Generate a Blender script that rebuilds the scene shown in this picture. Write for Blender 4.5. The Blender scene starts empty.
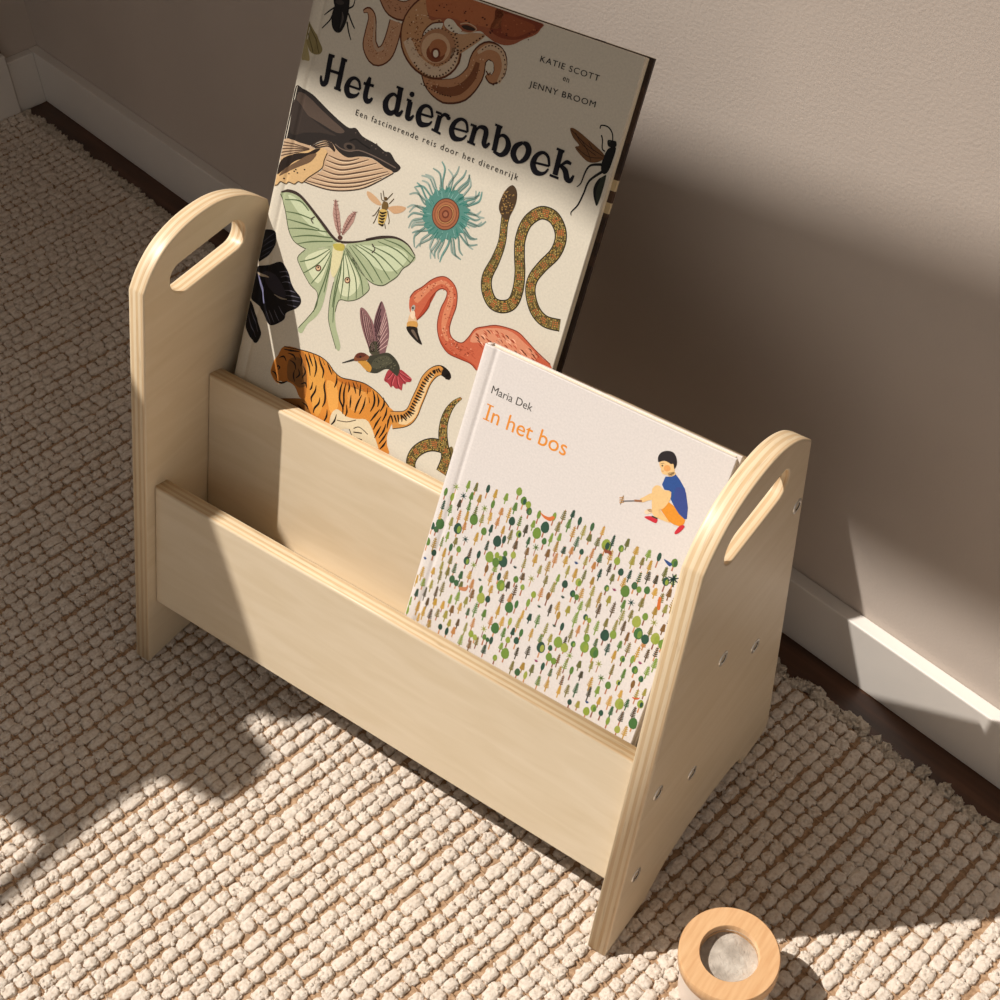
import bpy, bmesh, math, random
import numpy as np
from mathutils import Matrix, Vector, Euler
random.seed(7); rng=np.random.default_rng(7)
C=bpy.context.scene.collection
R=math.radians
ART1=[
('S','15131a',8,1,[253,2541,256,2471,260,2406,258,2357,233,2340,214,2365,209,2390],[41.2,41.2,41.2,33.6,22.9,13.7]),
('S','15131a',8,0,[234,2538,286,2539],[18.3]),
('S','15131a',8,1,[365,2542,367,2346],[41.2]),
('S','15131a',8,0,[343,2545,395,2542],[18.3]),
('S','15131a',8,0,[337,2345,397,2344],[18.3]),
('S','15131a',8,0,[267,2442,373,2447],[19.8]),
('S','15131a',8,0,[442,2392,551,2396],[15.3,15.3]),
('S','15131a',8,1,[551,2396,530,2441,489,2455,452,2428,439,2375,463,2337,502,2337,534,2353,549,2375],[18.3,21.4,21.4,33.6,45.8,42.7,30.5,18.3,12.2]),
('S','15131a',8,1,[609,2496,604,2453,603,2372,623,2343,650,2350,664,2374],[21.4,39.7,41.2,41.2,27.5,15.3]),
('S','15131a',8,0,[567,2444,654,2450],[19.8]),
('S','15131a',8,1,[868,2499,876,2384,876,2342,903,2336,924,2369],[41.2,41.2,41.2,30.5,13.7]),
('S','15131a',8,0,[833,2499,892,2499],[16.8]),
('S','15131a',8,1,[870,2430,829,2448,793,2423,776,2374,797,2332,838,2324,872,2355],[15.3,21.4,30.5,45.8,45.8,33.6,21.4]),
('P','15131a',8,0,[985,2494,986,2487,983,2480,978,2474,971,2471,963,2470,956,2472,950,2476,946,2482,946,2489,948,2496,953,2502,960,2505,968,2506,976,2505,982,2500]),
('S','15131a',8,1,[966,2442,969,2362,974,2338,997,2336,1018,2366],[41.2,41.2,41.2,27.5,13.7]),
('S','15131a',8,0,[935,2446,976,2445],[16.8]),
('S','15131a',8,0,[1055,2389,1163,2397],[15.3]),
('S','15131a',8,1,[1163,2397,1139,2443,1098,2454,1062,2425,1054,2371,1081,2331,1121,2334,1153,2350,1166,2372],[18.3,21.4,21.4,33.6,45.8,42.7,30.5,18.3,12.2]),
('S','15131a',8,0,[1217,2426,1214,2324],[38.3,38.3]),
('S','15131a',8,0,[1178,2324,1254,2316],[15.9]),
('S','15131a',8,0,[1179,2439,1227,2438],[15.9]),
('S','15131a',8,1,[1217,2397,1245,2441,1286,2436],[15.9,22.3,31.9]),
('P','15131a',8,0,[1302,2434,1302,2429,1300,2424,1295,2420,1289,2417,1283,2416,1276,2417,1272,2420,1269,2424,1269,2429,1271,2434,1276,2439,1282,2441,1288,2442,1294,2441,1299,2439]),
('S','15131a',8,0,[1328,2380,1452,2390],[14.4]),
('S','15131a',8,1,[1452,2390,1427,2442,1383,2453,1343,2422,1329,2369,1356,2328,1396,2325,1432,2341,1450,2369],[15.9,20.7,20.7,31.9,43.1,41.5,28.7,17.5,11.2]),
('S','15131a',8,0,[1500,2438,1496,2337],[38.3,38.3]),
('S','15131a',8,0,[1460,2443,1509,2443],[15.9]),
('S','15131a',8,0,[1467,2334,1531,2332],[15.9]),
('S','15131a',8,1,[1501,2401,1529,2447,1574,2450,1589,2422,1591,2365,1610,2346,1633,2376],[14.4,20.7,35.1,38.3,38.3,28.7,14.4]),
('S','15131a',8,0,[1671,2492,1679,2339],[38.3,38.3]),
('S','15131a',8,0,[1637,2498,1696,2496],[15.9]),
('S','15131a',8,1,[1677,2417,1706,2450,1746,2443,1771,2405,1764,2360,1729,2329,1675,2338],[14.4,19.1,28.7,43.1,41.5,25.5,19.1]),
('S','15131a',8,1,[1869,2454,1828,2418,1820,2370,1846,2338,1882,2332,1919,2373,1924,2421,1902,2449,1869,2454],[19.1,38.3,43.1,38.3,19.1,38.3,43.1,38.3,19.1]),
('S','15131a',8,0,[1975,2363,2096,2376],[14.4]),
('S','15131a',8,1,[2096,2376,2071,2427,2027,2441,1989,2409,1978,2355,2006,2316,2045,2311,2078,2328,2096,2359],[15.9,20.7,20.7,31.9,43.1,41.5,28.7,17.5,11.2]),
('S','15131a',8,0,[2147,2491,2152,2338],[38.3,38.3]),
('S','15131a',8,0,[2113,2494,2172,2493],[15.9]),
('S','15131a',8,0,[2116,2326,2183,2326],[15.9]),
('S','15131a',8,1,[2160,2388,2190,2424,2211,2440,2242,2437],[14.4,19.1,25.5,17.5]),
('S','15131a',8,1,[2171,2405,2213,2386,2240,2345,2268,2339,2280,2378],[19.1,38.3,41.5,28.7,14.4]),
('P','2c2623',1,1,[12,2258,81,2260,172,2249,269,2212,349,2181,460,2144,535,2129,587,2145,653,2111,740,2100,798,2091,859,2073,906,2077,958,2039,1015,2010,974,1962,889,1972,771,1995,665,1973,577,1937,503,1946,450,1969,403,1993,346,1991,284,1955,238,1912,152,1901,65,1896,1,1884,8,2076]),
('P','54463d',2,1,[47,2228,151,2220,264,2177,391,2134,502,2096,440,2066,290,2085,139,2106,60,2126]),
('P','3a312c',3,1,[26,2171,169,2104,325,2063,445,2045,308,2024,174,1982,52,1943]),
('P','4c4038',4,0,[620,2011,614,2000,602,1990,585,1984,565,1981,547,1982,531,1988,522,1997,520,2008,525,2019,537,2028,555,2035,574,2038,593,2036,608,2031,618,2022]),
('P','171312',5,0,[596,2010,593,2004,587,1999,578,1995,567,1994,558,1995,549,1998,544,2003,543,2008,546,2014,553,2020,562,2023,572,2025,582,2024,590,2021,595,2016]),
('S','6a5a50',5,1,[447,1990,508,1976,578,1982,654,2012,765,2015,878,2007,978,1996],[7.9]),
('S','1a1614',5,1,[559,2048,607,2075,668,2061,740,2051],[9.5]),
('P','5a4d46',6,0,[602,2117,600,2112,593,2110,589,2113,591,2118,597,2120]),
('P','5a4d46',6,0,[692,2096,690,2091,684,2089,679,2092,681,2097,688,2099]),
('P','5a4d46',6,0,[753,2077,752,2072,745,2070,741,2073,743,2078,749,2080]),
('P','5a4d46',6,0,[791,2067,789,2062,783,2060,778,2063,780,2069,787,2071]),
('P','5a4d46',6,0,[855,2061,854,2055,847,2053,843,2056,845,2062,851,2064]),
('P','5a4d46',6,0,[885,2054,883,2048,877,2046,872,2050,874,2055,881,2057]),
('P','5a4d46',6,0,[788,2099,787,2094,780,2092,776,2095,778,2101,784,2103]),
('P','c2a283',0,1,[347,1964,453,1970,588,1948,691,1980,577,1887,381,1868]),
('P','c2a283',2,1,[396,1918,465,1927,565,1928,666,1971,772,1993,889,1972,964,1961,896,1903,819,1832,725,1767,599,1713,464,1679,337,1665,246,1663,329,1743,389,1791]),
('S','5b4636',3,1,[415,1901,516,1900,596,1921,669,1961],[4.7,11.1,11.1,4.7]),
('S','e0c5a5',3,1,[418,1892,519,1891,598,1912,671,1954],[3.2,6.3,6.3,3.2]),
('S','5b4636',3,1,[404,1864,525,1870,627,1909,748,1978],[4.7,11.1,11.1,4.7]),
('S','e0c5a5',3,1,[407,1855,527,1860,630,1900,750,1971],[3.2,6.3,6.3,3.2]),
('S','5b4636',3,1,[400,1828,534,1837,661,1892,818,1977],[4.7,11.1,11.1,4.7]),
('S','e0c5a5',3,1,[402,1819,537,1827,663,1883,820,1970],[3.2,6.3,6.3,3.2]),
('S','5b4636',3,1,[389,1791,530,1801,695,1872,878,1963],[4.7,11.1,11.1,4.7]),
('S','e0c5a5',3,1,[391,1781,533,1792,698,1863,880,1956],[3.2,6.3,6.3,3.2]),
('S','5b4636',3,1,[357,1748,525,1768,729,1853,922,1953],[4.7,11.1,11.1,4.7]),
('S','e0c5a5',3,1,[360,1739,528,1759,731,1844,924,1946],[3.2,6.3,6.3,3.2]),
('S','5b4636',3,1,[310,1708,520,1738,738,1822,938,1945],[4.7,11.1,11.1,4.7]),
('S','e0c5a5',3,1,[313,1698,522,1729,740,1813,941,1937],[3.2,6.3,6.3,3.2]),
('S','5b4636',3,1,[275,1675,500,1705,720,1786,884,1896],[4.7,11.1,11.1,4.7]),
('S','e0c5a5',3,1,[277,1666,503,1696,723,1777,886,1889],[3.2,6.3,6.3,3.2]),
('S','3a2d24',4,1,[246,1661,352,1664,493,1680,625,1720,751,1778,843,1846,969,1958],[7.9]),
('P','bfa182',2,1,[1,1884,152,1905,267,1912,273,1889,156,1834,54,1773,-3,1737]),
('S','5a4637',3,1,[-1,1864,114,1881,243,1891],[7.9]),
('S','5a4637',3,1,[0,1839,118,1867,245,1887],[7.9]),
('S','5a4637',3,1,[1,1814,121,1854,246,1883],[7.9]),
('S','5a4637',3,1,[2,1789,125,1840,247,1879],[7.9]),
('S','5a4637',3,1,[3,1764,129,1827,248,1874],[7.9]),
('P','c8a988',3,1,[285,1927,324,1967,388,1996,453,1970,454,1942,406,1932]),
('S','3a2f29',4,1,[252,1914,297,1960,360,1991,421,1982,456,1950],[9.5]),
('S','3a2f29',4,1,[264,1913,308,1950,372,1981,430,1969,457,1947],[9.5]),
('S','3a2f29',4,1,[275,1913,320,1940,384,1970,440,1956,457,1944],[9.5]),
('S','3a2f29',4,1,[287,1912,331,1931,396,1959,449,1944,458,1941],[9.5]),
('P','d0ab7a',5,1,[290,1906,363,1932,400,1913,384,1857,384,1806,335,1750,283,1699,245,1651,208,1649,179,1620,127,1618,104,1595,58,1598,34,1563,-2,1551,3,1687,41,1768,156,1834]),
('P','2b211c',6,1,[291,1904,337,1921,282,1858,207,1811,138,1766,64,1684,11,1631,4,1693,42,1763,144,1827,237,1861]),
('P','6d543f',7,1,[242,1845,313,1879,280,1812,195,1750,108,1687,34,1628,75,1699,159,1772]),
('P','3a2a1e',8,0,[121,1674,118,1668,110,1665,104,1668,107,1674,115,1677]),
('P','3a2a1e',8,0,[164,1705,161,1699,153,1697,148,1700,151,1706,159,1709]),
('P','3a2a1e',8,0,[194,1704,192,1698,183,1695,178,1698,181,1704,189,1707]),
('P','3a2a1e',8,0,[249,1745,247,1739,238,1736,233,1740,236,1745,244,1748]),
('P','3a2a1e',8,0,[88,1628,86,1622,77,1620,72,1623,75,1629,83,1631]),
('P','3a2a1e',8,0,[175,1720,172,1714,164,1712,159,1715,161,1721,169,1724]),
('S','4a3828',8,1,[-2,1551,34,1563,58,1596,104,1593,128,1616,180,1618,209,1646,245,1649,284,1697,335,1748,385,1804,387,1858,400,1913],[6.3]),
('P','a5ae8a',1,1,[79,1510,93,1536,137,1555,205,1563,280,1545,361,1502,424,1475,505,1433,589,1380,644,1356,620,1320,548,1284,463,1240,385,1219,319,1229,265,1248,215,1298,179,1363,144,1428]),
('P','a5ae8a',1,1,[728,1370,785,1407,877,1456,970,1502,1064,1538,1137,1554,1219,1541,1281,1505,1304,1471,1267,1425,1217,1375,1197,1314,1148,1258,1096,1211,1021,1194,951,1206,875,1238,796,1275,733,1328]),
('P','a5ae8a',1,1,[614,1318,537,1274,451,1235,394,1212,345,1138,380,1089,444,1034,506,990,568,968,592,932,590,841,544,755,485,663,493,631,528,634,556,713,617,795,647,886,650,1022,641,1152,643,1263]),
('P','a5ae8a',1,1,[721,1346,691,1214,695,1083,699,973,713,866,739,785,799,695,842,643,870,632,876,669,837,733,801,787,765,886,773,979,849,1002,913,1037,960,1083,997,1141,985,1180,917,1232,815,1303]),
('P','c3cba8',2,1,[145,1527,259,1522,398,1471,550,1372,439,1376,284,1432]),
('P','c3cba8',2,1,[816,1391,961,1443,1130,1493,1241,1469,1185,1352,1055,1304,915,1329]),
('P','cdd1ae',2,1,[410,1156,516,1250,603,1282,603,1138,566,1024,467,1077]),
('P','cdd1ae',2,1,[736,1297,832,1244,913,1153,863,1046,774,1024,721,1137]),
('S','5c6b4a',3,1,[128,1488,259,1522,353,1483],[4.6,10.6,7.6]),
('S','5c6b4a',3,1,[160,1411,270,1432,408,1437],[4.6,10.6,7.6]),
('S','5c6b4a',3,1,[183,1364,326,1381,476,1390],[4.6,10.6,7.6]),
('S','5c6b4a',3,1,[213,1306,361,1355,569,1401],[4.6,10.6,7.6]),
('S','5c6b4a',3,1,[262,1259,399,1319,592,1370],[4.6,10.6,7.6]),
('S','5c6b4a',3,1,[319,1229,436,1287,611,1350],[4.6,10.6,7.6]),
('S','5c6b4a',3,1,[755,1369,902,1281,1018,1204],[4.6,10.6,7.6]),
('S','5c6b4a',3,1,[778,1383,942,1328,1093,1221],[4.6,10.6,7.6]),
('S','5c6b4a',3,1,[801,1396,984,1365,1145,1267],[4.6,10.6,7.6]),
('S','5c6b4a',3,1,[838,1409,1029,1392,1192,1328],[4.6,10.6,7.6]),
('S','5c6b4a',3,1,[937,1434,1097,1428,1226,1389],[4.6,10.6,7.6]),
('S','5c6b4a',3,1,[976,1481,1147,1478,1270,1437],[4.6,10.6,7.6]),
('S','5c6b4a',3,1,[1019,1512,1162,1515,1290,1476],[4.6,10.6,7.6]),
('S','5c6b4a',3,1,[601,1292,492,1186,372,1114],[4.6,10.6,6.1]),
('S','5c6b4a',3,1,[610,1284,529,1155,426,1050],[4.6,10.6,6.1]),
('S','5c6b4a',3,1,[619,1276,578,1129,509,1002],[4.6,10.6,6.1]),
('S','5c6b4a',3,1,[628,1268,618,1088,599,957,583,816],[4.6,10.6,6.1]),
('S','5c6b4a',3,1,[637,1261,634,1127,634,982],[4.6,10.6,6.1]),
('S','5c6b4a',3,1,[711,1288,733,1164,736,964,767,807],[4.6,10.6,6.1]),
('S','5c6b4a',3,1,[721,1302,767,1143,783,993],[4.6,10.6,6.1]),
('S','5c6b4a',3,1,[733,1306,819,1151,847,1007],[4.6,10.6,6.1]),
('S','5c6b4a',3,1,[745,1311,865,1179,912,1042],[4.6,10.6,6.1]),
('S','5c6b4a',3,1,[748,1323,898,1203,959,1088],[4.6,10.6,6.1]),
('S','5c6b4a',3,1,[727,1326,719,1070,732,907],[4.6,10.6,6.1]),
('S','3d312b',4,1,[81,1527,137,1555,212,1563,287,1544,408,1484,522,1422,603,1380,674,1370,808,1418,946,1491],[9.1,21.3,22.8,21.3,21.3,24.3,21.3,18.2,12.1,7.6]),
('S','3d312b',4,1,[877,1456,992,1516,1111,1555,1218,1544,1295,1494],[18.2,21.3,15.2,10.6,6.1]),
('S','4a5038',4,1,[1296,1489,1267,1423,1224,1375,1197,1312,1149,1255,1097,1207,1022,1192,951,1206],[6.1]),
('S','4a5038',4,1,[79,1510,144,1428,179,1363,215,1298,265,1246,320,1226,399,1219],[6.1]),
('S','4a5038',4,1,[394,1212,345,1138,380,1089,444,1034,506,990,571,967,593,921,588,838,486,657],[5.3]),
('S','4a5038',4,1,[765,886,774,977,849,1000,914,1035,961,1081,999,1142,979,1178],[5.3]),
('S','4a5038',4,1,[695,1083,696,972,711,865,739,785,844,638],[5.3]),
('P','d6cda0',5,1,[628,1340,703,1361,717,1268,709,1177,686,1113,650,1144,633,1237]),
('P','b9aa52',6,1,[622,1337,709,1365,715,1322,666,1304,634,1309]),
('P','55382f',6,0,[683,1404,683,1397,680,1391,675,1385,668,1381,660,1380,652,1381,647,1384,643,1390,643,1397,646,1403,651,1409,659,1413,666,1414,674,1413,680,1410]),
('P','5a3a30',5,0,[566,1138,566,1129,563,1120,556,1112,547,1107,537,1105,527,1107,520,1112,515,1120,515,1129,518,1138,525,1146,534,1151,544,1153,554,1151,561,1146]),
('P','d9b58e',6,0,[557,1135,557,1129,555,1124,551,1118,545,1115,538,1114,532,1115,527,1118,524,1123,524,1129,526,1135,531,1140,537,1143,543,1145,549,1143,554,1140]),
('P','2a1a18',7,0,[547,1137,546,1131,541,1127,535,1127,532,1131,532,1137,537,1141,543,1141]),
('P','5a3a30',5,0,[830,1146,830,1137,827,1128,820,1121,811,1115,802,1114,792,1115,785,1120,780,1128,780,1137,783,1146,790,1154,799,1159,809,1161,818,1159,825,1154]),
('P','d9b58e',6,0,[821,1143,821,1137,819,1132,815,1127,809,1123,803,1122,797,1123,792,1126,789,1131,789,1137,791,1143,795,1148,801,1151,807,1152,813,1151,818,1148]),
('P','2a1a18',7,0,[811,1145,810,1139,806,1135,800,1135,796,1140,797,1145,802,1149,807,1149]),
('S','4a4038',5,1,[415,1461,388,1433,415,1412],[9.1]),
('S','4a4038',5,1,[933,1449,967,1423,950,1390],[9.1]),
('S','b08a7e',5,1,[655,1410,620,1473,585,1547,554,1633],[12.1,51.6,60.7,12.1]),
('S','6f4a42',6,1,[655,1410,620,1473,585,1547,554,1633],[6.1,7.6,6.1,4.6]),
('S','7a554c',6,0,[625,1429,648,1422,668,1440],[3.8]),
('S','7a554c',6,0,[614,1448,637,1441,657,1459],[3.8]),
('S','7a554c',6,0,[603,1467,627,1460,646,1478],[3.8]),
('S','7a554c',6,0,[589,1494,613,1488,632,1505],[3.8]),
('S','7a554c',6,0,[578,1517,602,1510,621,1527],[3.8]),
('S','7a554c',6,0,[568,1539,592,1532,611,1550],[3.8]),
('S','7a554c',6,0,[555,1571,578,1564,598,1582],[3.8]),
('S','7a554c',6,0,[546,1597,569,1590,589,1608],[3.8]),
('S','7a554c',6,0,[537,1623,560,1616,580,1633],[3.8]),
('S','b08a7e',5,1,[675,1422,694,1488,716,1550,741,1610],[12.1,51.6,60.7,12.1]),
('S','6f4a42',6,1,[675,1422,694,1488,716,1550,741,1610],[6.1,7.6,6.1,4.6]),
('S','7a554c',6,0,[655,1442,679,1435,698,1453],[3.8]),
('S','7a554c',6,0,[661,1462,684,1455,704,1473],[3.8]),
('S','7a554c',6,0,[666,1482,690,1475,709,1492],[3.8]),
('S','7a554c',6,0,[675,1507,698,1500,717,1518],[3.8]),
('S','7a554c',6,0,[681,1526,705,1519,724,1536],[3.8]),
('S','7a554c',6,0,[688,1544,712,1537,731,1555],[3.8]),
('S','7a554c',6,0,[698,1569,721,1562,740,1579],[3.8]),
('S','7a554c',6,0,[705,1587,729,1580,748,1597],[3.8]),
('S','7a554c',6,0,[713,1605,736,1598,755,1615],[3.8]),
('P','5b4526',4,0,[970,1781,971,1775,969,1770,965,1766,960,1763,954,1762,949,1764,944,1767,942,1771,942,1776,943,1781,947,1785,952,1788,958,1789,963,1788,968,1785]),
('P','6d5530',3,1,[942,1750,979,1757,994,1726,977,1699,943,1703]),
('P','c9a85e',4,1,[938,1696,988,1703,999,1659,986,1601,964,1588,939,1606,930,1656]),
('S','2a2013',5,1,[934,1676,958,1674,989,1693],[7.6,15.2,7.6]),
('S','2a2013',5,1,[937,1656,963,1655,987,1672],[7.6,15.2,7.6]),
('S','2a2013',5,1,[940,1636,969,1636,986,1650],[7.6,15.2,7.6]),
('S','2a2013',5,1,[944,1616,975,1617,984,1628],[7.6,15.2,7.6]),
('S','2a2013',5,1,[947,1596,981,1597,983,1607],[7.6,15.2,7.6]),
('P','c9a27c',3,1,[794,1773,829,1775,887,1757,936,1727,900,1714,845,1722,805,1745]),
('P','c79e78',3,1,[989,1724,1038,1754,1097,1772,1133,1771,1109,1734,1053,1704,1012,1711]),
('S','4d3c22',4,1,[907,1801,926,1760,952,1759],[6.1]),
('S','4d3c22',4,1,[920,1821,943,1776],[6.1]),
('S','4d3c22',4,1,[1002,1830,976,1788,966,1769],[6.1]),
('S','4d3c22',4,1,[1022,1798,993,1752],[6.1]),
('S','4d3c22',4,1,[928,1708,901,1646,883,1629],[6.1]),
('S','4d3c22',4,1,[928,1687,912,1607,903,1583],[6.1]),
('S','4d3c22',4,1,[994,1705,1025,1647,1026,1621],[6.1]),
('S','4d3c22',4,1,[995,1615,1011,1584],[6.1]),
('S','97a59b',1,1,[1580,1887,1604,1896,1672,1909,1702,1947],[7.8,15.5,15.5,8.9]),
('S','4d6a60',2,1,[1584,1885,1609,1894,1677,1907],[3.3,4.4,3.3]),
('S','7a9188',1,1,[1584,1872,1606,1878,1675,1875,1712,1898],[7.8,15.5,15.5,8.9]),
('S','4d6a60',2,1,[1588,1870,1612,1876,1680,1873],[3.3,4.4,3.3]),
('S','7a9188',1,1,[1586,1845,1636,1848,1714,1850,1758,1896],[7.8,15.5,15.5,8.9]),
('S','4d6a60',2,1,[1591,1844,1642,1846,1719,1848],[3.3,4.4,3.3]),
('S','97a59b',1,1,[1585,1834,1617,1834,1687,1836,1729,1883],[7.8,15.5,15.5,8.9]),
('S','4d6a60',2,1,[1590,1833,1622,1832,1693,1834],[3.3,4.4,3.3]),
('S','7a9188',1,1,[1580,1808,1609,1802,1666,1762,1710,1760],[7.8,15.5,15.5,8.9]),
('S','4d6a60',2,1,[1584,1806,1615,1799,1672,1760],[3.3,4.4,3.3]),
('S','7a9188',1,1,[1573,1793,1610,1780,1674,1749,1728,1767],[7.8,15.5,15.5,8.9]),
('S','4d6a60',2,1,[1578,1791,1615,1778,1679,1747],[3.3,4.4,3.3]),
('S','97a59b',1,1,[1569,1785,1619,1763,1673,1704,1719,1691],[7.8,15.5,15.5,8.9]),
('S','4d6a60',2,1,[1574,1783,1625,1761,1678,1702],[3.3,4.4,3.3]),
('S','7a9188',1,1,[1558,1768,1603,1740,1672,1705,1741,1732],[7.8,15.5,15.5,8.9]),
('S','4d6a60',2,1,[1563,1766,1609,1738,1677,1702],[3.3,4.4,3.3]),
('S','7a9188',1,1,[1548,1755,1586,1724,1617,1652,1654,1625],[7.8,15.5,15.5,8.9]),
('S','4d6a60',2,1,[1552,1753,1591,1722,1623,1650],[3.3,4.4,3.3]),
('S','7a9188',1,1,[1524,1735,1560,1686,1593,1614,1648,1595],[7.8,15.5,15.5,8.9]),
('S','4d6a60',2,1,[1529,1733,1566,1684,1599,1611],[3.3,4.4,3.3]),
('S','8a9a90',1,1,[1513,1727,1538,1685,1568,1617,1626,1601],[7.8,15.5,15.5,8.9]),
('S','4d6a60',2,1,[1517,1726,1544,1683,1574,1615],[3.3,4.4,3.3]),
('S','6e938a',1,1,[1500,1720,1525,1665,1500,1572,1495,1521],[7.8,15.5,15.5,8.9]),
('S','4d6a60',2,1,[1504,1719,1531,1663,1506,1570],[3.3,4.4,3.3]),
('S','8a9a90',1,1,[1473,1711,1483,1662,1465,1581,1480,1537],[7.8,15.5,15.5,8.9]),
('S','4d6a60',2,1,[1478,1709,1489,1660,1471,1579],[3.3,4.4,3.3]),
('S','7a9188',1,1,[1458,1707,1463,1656,1438,1576,1452,1531],[7.8,15.5,15.5,8.9]),
('S','4d6a60',2,1,[1463,1706,1468,1654,1443,1574],[3.3,4.4,3.3]),
('S','97a59b',1,1,[1442,1706,1440,1646,1408,1565,1420,1517],[7.8,15.5,15.5,8.9]),
('S','4d6a60',2,1,[1447,1704,1446,1644,1413,1563],[3.3,4.4,3.3]),
('S','97a59b',1,1,[1413,1707,1402,1664,1391,1590,1440,1544],[7.8,15.5,15.5,8.9]),
('S','4d6a60',2,1,[1418,1705,1408,1662,1396,1588],[3.3,4.4,3.3]),
('S','8a9a90',1,1,[1403,1709,1383,1651,1311,1586,1283,1543],[7.8,15.5,15.5,8.9]),
('S','4d6a60',2,1,[1408,1707,1389,1649,1317,1584],[3.3,4.4,3.3]),
('S','8a9a90',1,1,[1384,1714,1365,1676,1314,1614,1315,1564],[7.8,15.5,15.5,8.9]),
('S','4d6a60',2,1,[1389,1712,1371,1674,1320,1612],[3.3,4.4,3.3]),
('S','7a9188',1,1,[1367,1722,1347,1692,1266,1657,1227,1631],[7.8,15.5,15.5,8.9]),
('S','4d6a60',2,1,[1372,1720,1353,1690,1272,1655],[3.3,4.4,3.3]),
('S','7a9188',1,1,[1348,1735,1304,1689,1252,1619,1273,1546],[7.8,15.5,15.5,8.9]),
('S','4d6a60',2,1,[1353,1733,1310,1686,1258,1617],[3.3,4.4,3.3]),
('S','8a9a90',1,1,[1339,1743,1314,1721,1241,1693,1211,1658],[7.8,15.5,15.5,8.9]),
('S','4d6a60',2,1,[1344,1742,1320,1719,1246,1691],[3.3,4.4,3.3]),
('S','97a59b',1,1,[1328,1757,1301,1738,1231,1709,1207,1665],[7.8,15.5,15.5,8.9]),
('S','4d6a60',2,1,[1333,1755,1307,1736,1237,1707],[3.3,4.4,3.3]),
('S','8a9a90',1,1,[1319,1771,1279,1750,1209,1712,1191,1650],[7.8,15.5,15.5,8.9]),
('S','4d6a60',2,1,[1324,1769,1285,1748,1214,1710],[3.3,4.4,3.3]),
('S','7a9188',1,1,[1312,1789,1275,1775,1199,1760,1165,1716],[7.8,15.5,15.5,8.9]),
('S','4d6a60',2,1,[1316,1787,1281,1773,1205,1757],[3.3,4.4,3.3]),
('S','97a59b',1,1,[1306,1814,1263,1807,1185,1810,1140,1778],[7.8,15.5,15.5,8.9]),
('S','4d6a60',2,1,[1311,1812,1269,1805,1191,1808],[3.3,4.4,3.3]),
('S','8a9a90',1,1,[1306,1824,1274,1821,1201,1808,1165,1752],[7.8,15.5,15.5,8.9]),
('S','4d6a60',2,1,[1310,1823,1280,1819,1207,1806],[3.3,4.4,3.3]),
('S','8a9a90',1,1,[1308,1847,1260,1850,1195,1904,1155,1926],[7.8,15.5,15.5,8.9]),
('S','4d6a60',2,1,[1312,1845,1266,1847,1201,1901],[3.3,4.4,3.3]),
('S','8a9a90',1,1,[1311,1862,1263,1871,1188,1893,1132,1867],[7.8,15.5,15.5,8.9]),
('S','4d6a60',2,1,[1316,1860,1268,1868,1194,1891],[3.3,4.4,3.3]),
('S','6e938a',1,1,[1316,1874,1268,1887,1210,1943,1167,1959],[7.8,15.5,15.5,8.9]),
('S','4d6a60',2,1,[1320,1872,1274,1885,1216,1941],[3.3,4.4,3.3]),
('S','6e938a',1,1,[1328,1897,1290,1916,1225,1950,1163,1929],[7.8,15.5,15.5,8.9]),
('S','4d6a60',2,1,[1332,1895,1296,1914,1231,1948],[3.3,4.4,3.3]),
('S','97a59b',1,1,[1337,1910,1305,1931,1255,1982,1202,1984],[7.8,15.5,15.5,8.9]),
('S','4d6a60',2,1,[1341,1908,1310,1929,1261,1980],[3.3,4.4,3.3]),
('S','97a59b',1,1,[1352,1926,1312,1964,1258,2018,1189,2014],[7.8,15.5,15.5,8.9]),
('S','4d6a60',2,1,[1357,1924,1318,1962,1264,2016],[3.3,4.4,3.3]),
('S','97a59b',1,1,[1360,1933,1327,1970,1280,2028,1215,2031],[7.8,15.5,15.5,8.9]),
('S','4d6a60',2,1,[1365,1931,1332,1968,1286,2026],[3.3,4.4,3.3]),
('S','7a9188',1,1,[1385,1950,1358,2001,1326,2071,1263,2088],[7.8,15.5,15.5,8.9]),
('S','4d6a60',2,1,[1390,1948,1363,1998,1331,2069],[3.3,4.4,3.3]),
('S','6e938a',1,1,[1394,1954,1362,2023,1355,2112,1317,2151],[7.8,15.5,15.5,8.9]),
('S','4d6a60',2,1,[1398,1952,1368,2021,1361,2110],[3.3,4.4,3.3]),
('S','8a9a90',1,1,[1424,1964,1413,2030,1450,2117,1455,2166],[7.8,15.5,15.5,8.9]),
('S','4d6a60',2,1,[1429,1962,1418,2028,1456,2115],[3.3,4.4,3.3]),
('S','97a59b',1,1,[1437,1966,1433,2013,1429,2086,1379,2120],[7.8,15.5,15.5,8.9]),
('S','4d6a60',2,1,[1441,1965,1439,2011,1435,2083],[3.3,4.4,3.3]),
('S','7a9188',1,1,[1454,1968,1457,2033,1506,2112,1515,2160],[7.8,15.5,15.5,8.9]),
('S','4d6a60',2,1,[1458,1966,1463,2031,1512,2110],[3.3,4.4,3.3]),
('S','7a9188',1,1,[1479,1966,1493,2023,1544,2093,1548,2140],[7.8,15.5,15.5,8.9]),
('S','4d6a60',2,1,[1483,1965,1499,2021,1550,2091],[3.3,4.4,3.3]),
('S','7a9188',1,1,[1491,1964,1508,2013,1553,2080,1547,2129],[7.8,15.5,15.5,8.9]),
('S','4d6a60',2,1,[1495,1962,1513,2011,1559,2078],[3.3,4.4,3.3]),
('S','97a59b',1,1,[1516,1956,1545,2005,1577,2077,1541,2137],[7.8,15.5,15.5,8.9]),
('S','4d6a60',2,1,[1520,1954,1551,2003,1583,2075],[3.3,4.4,3.3]),
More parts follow.
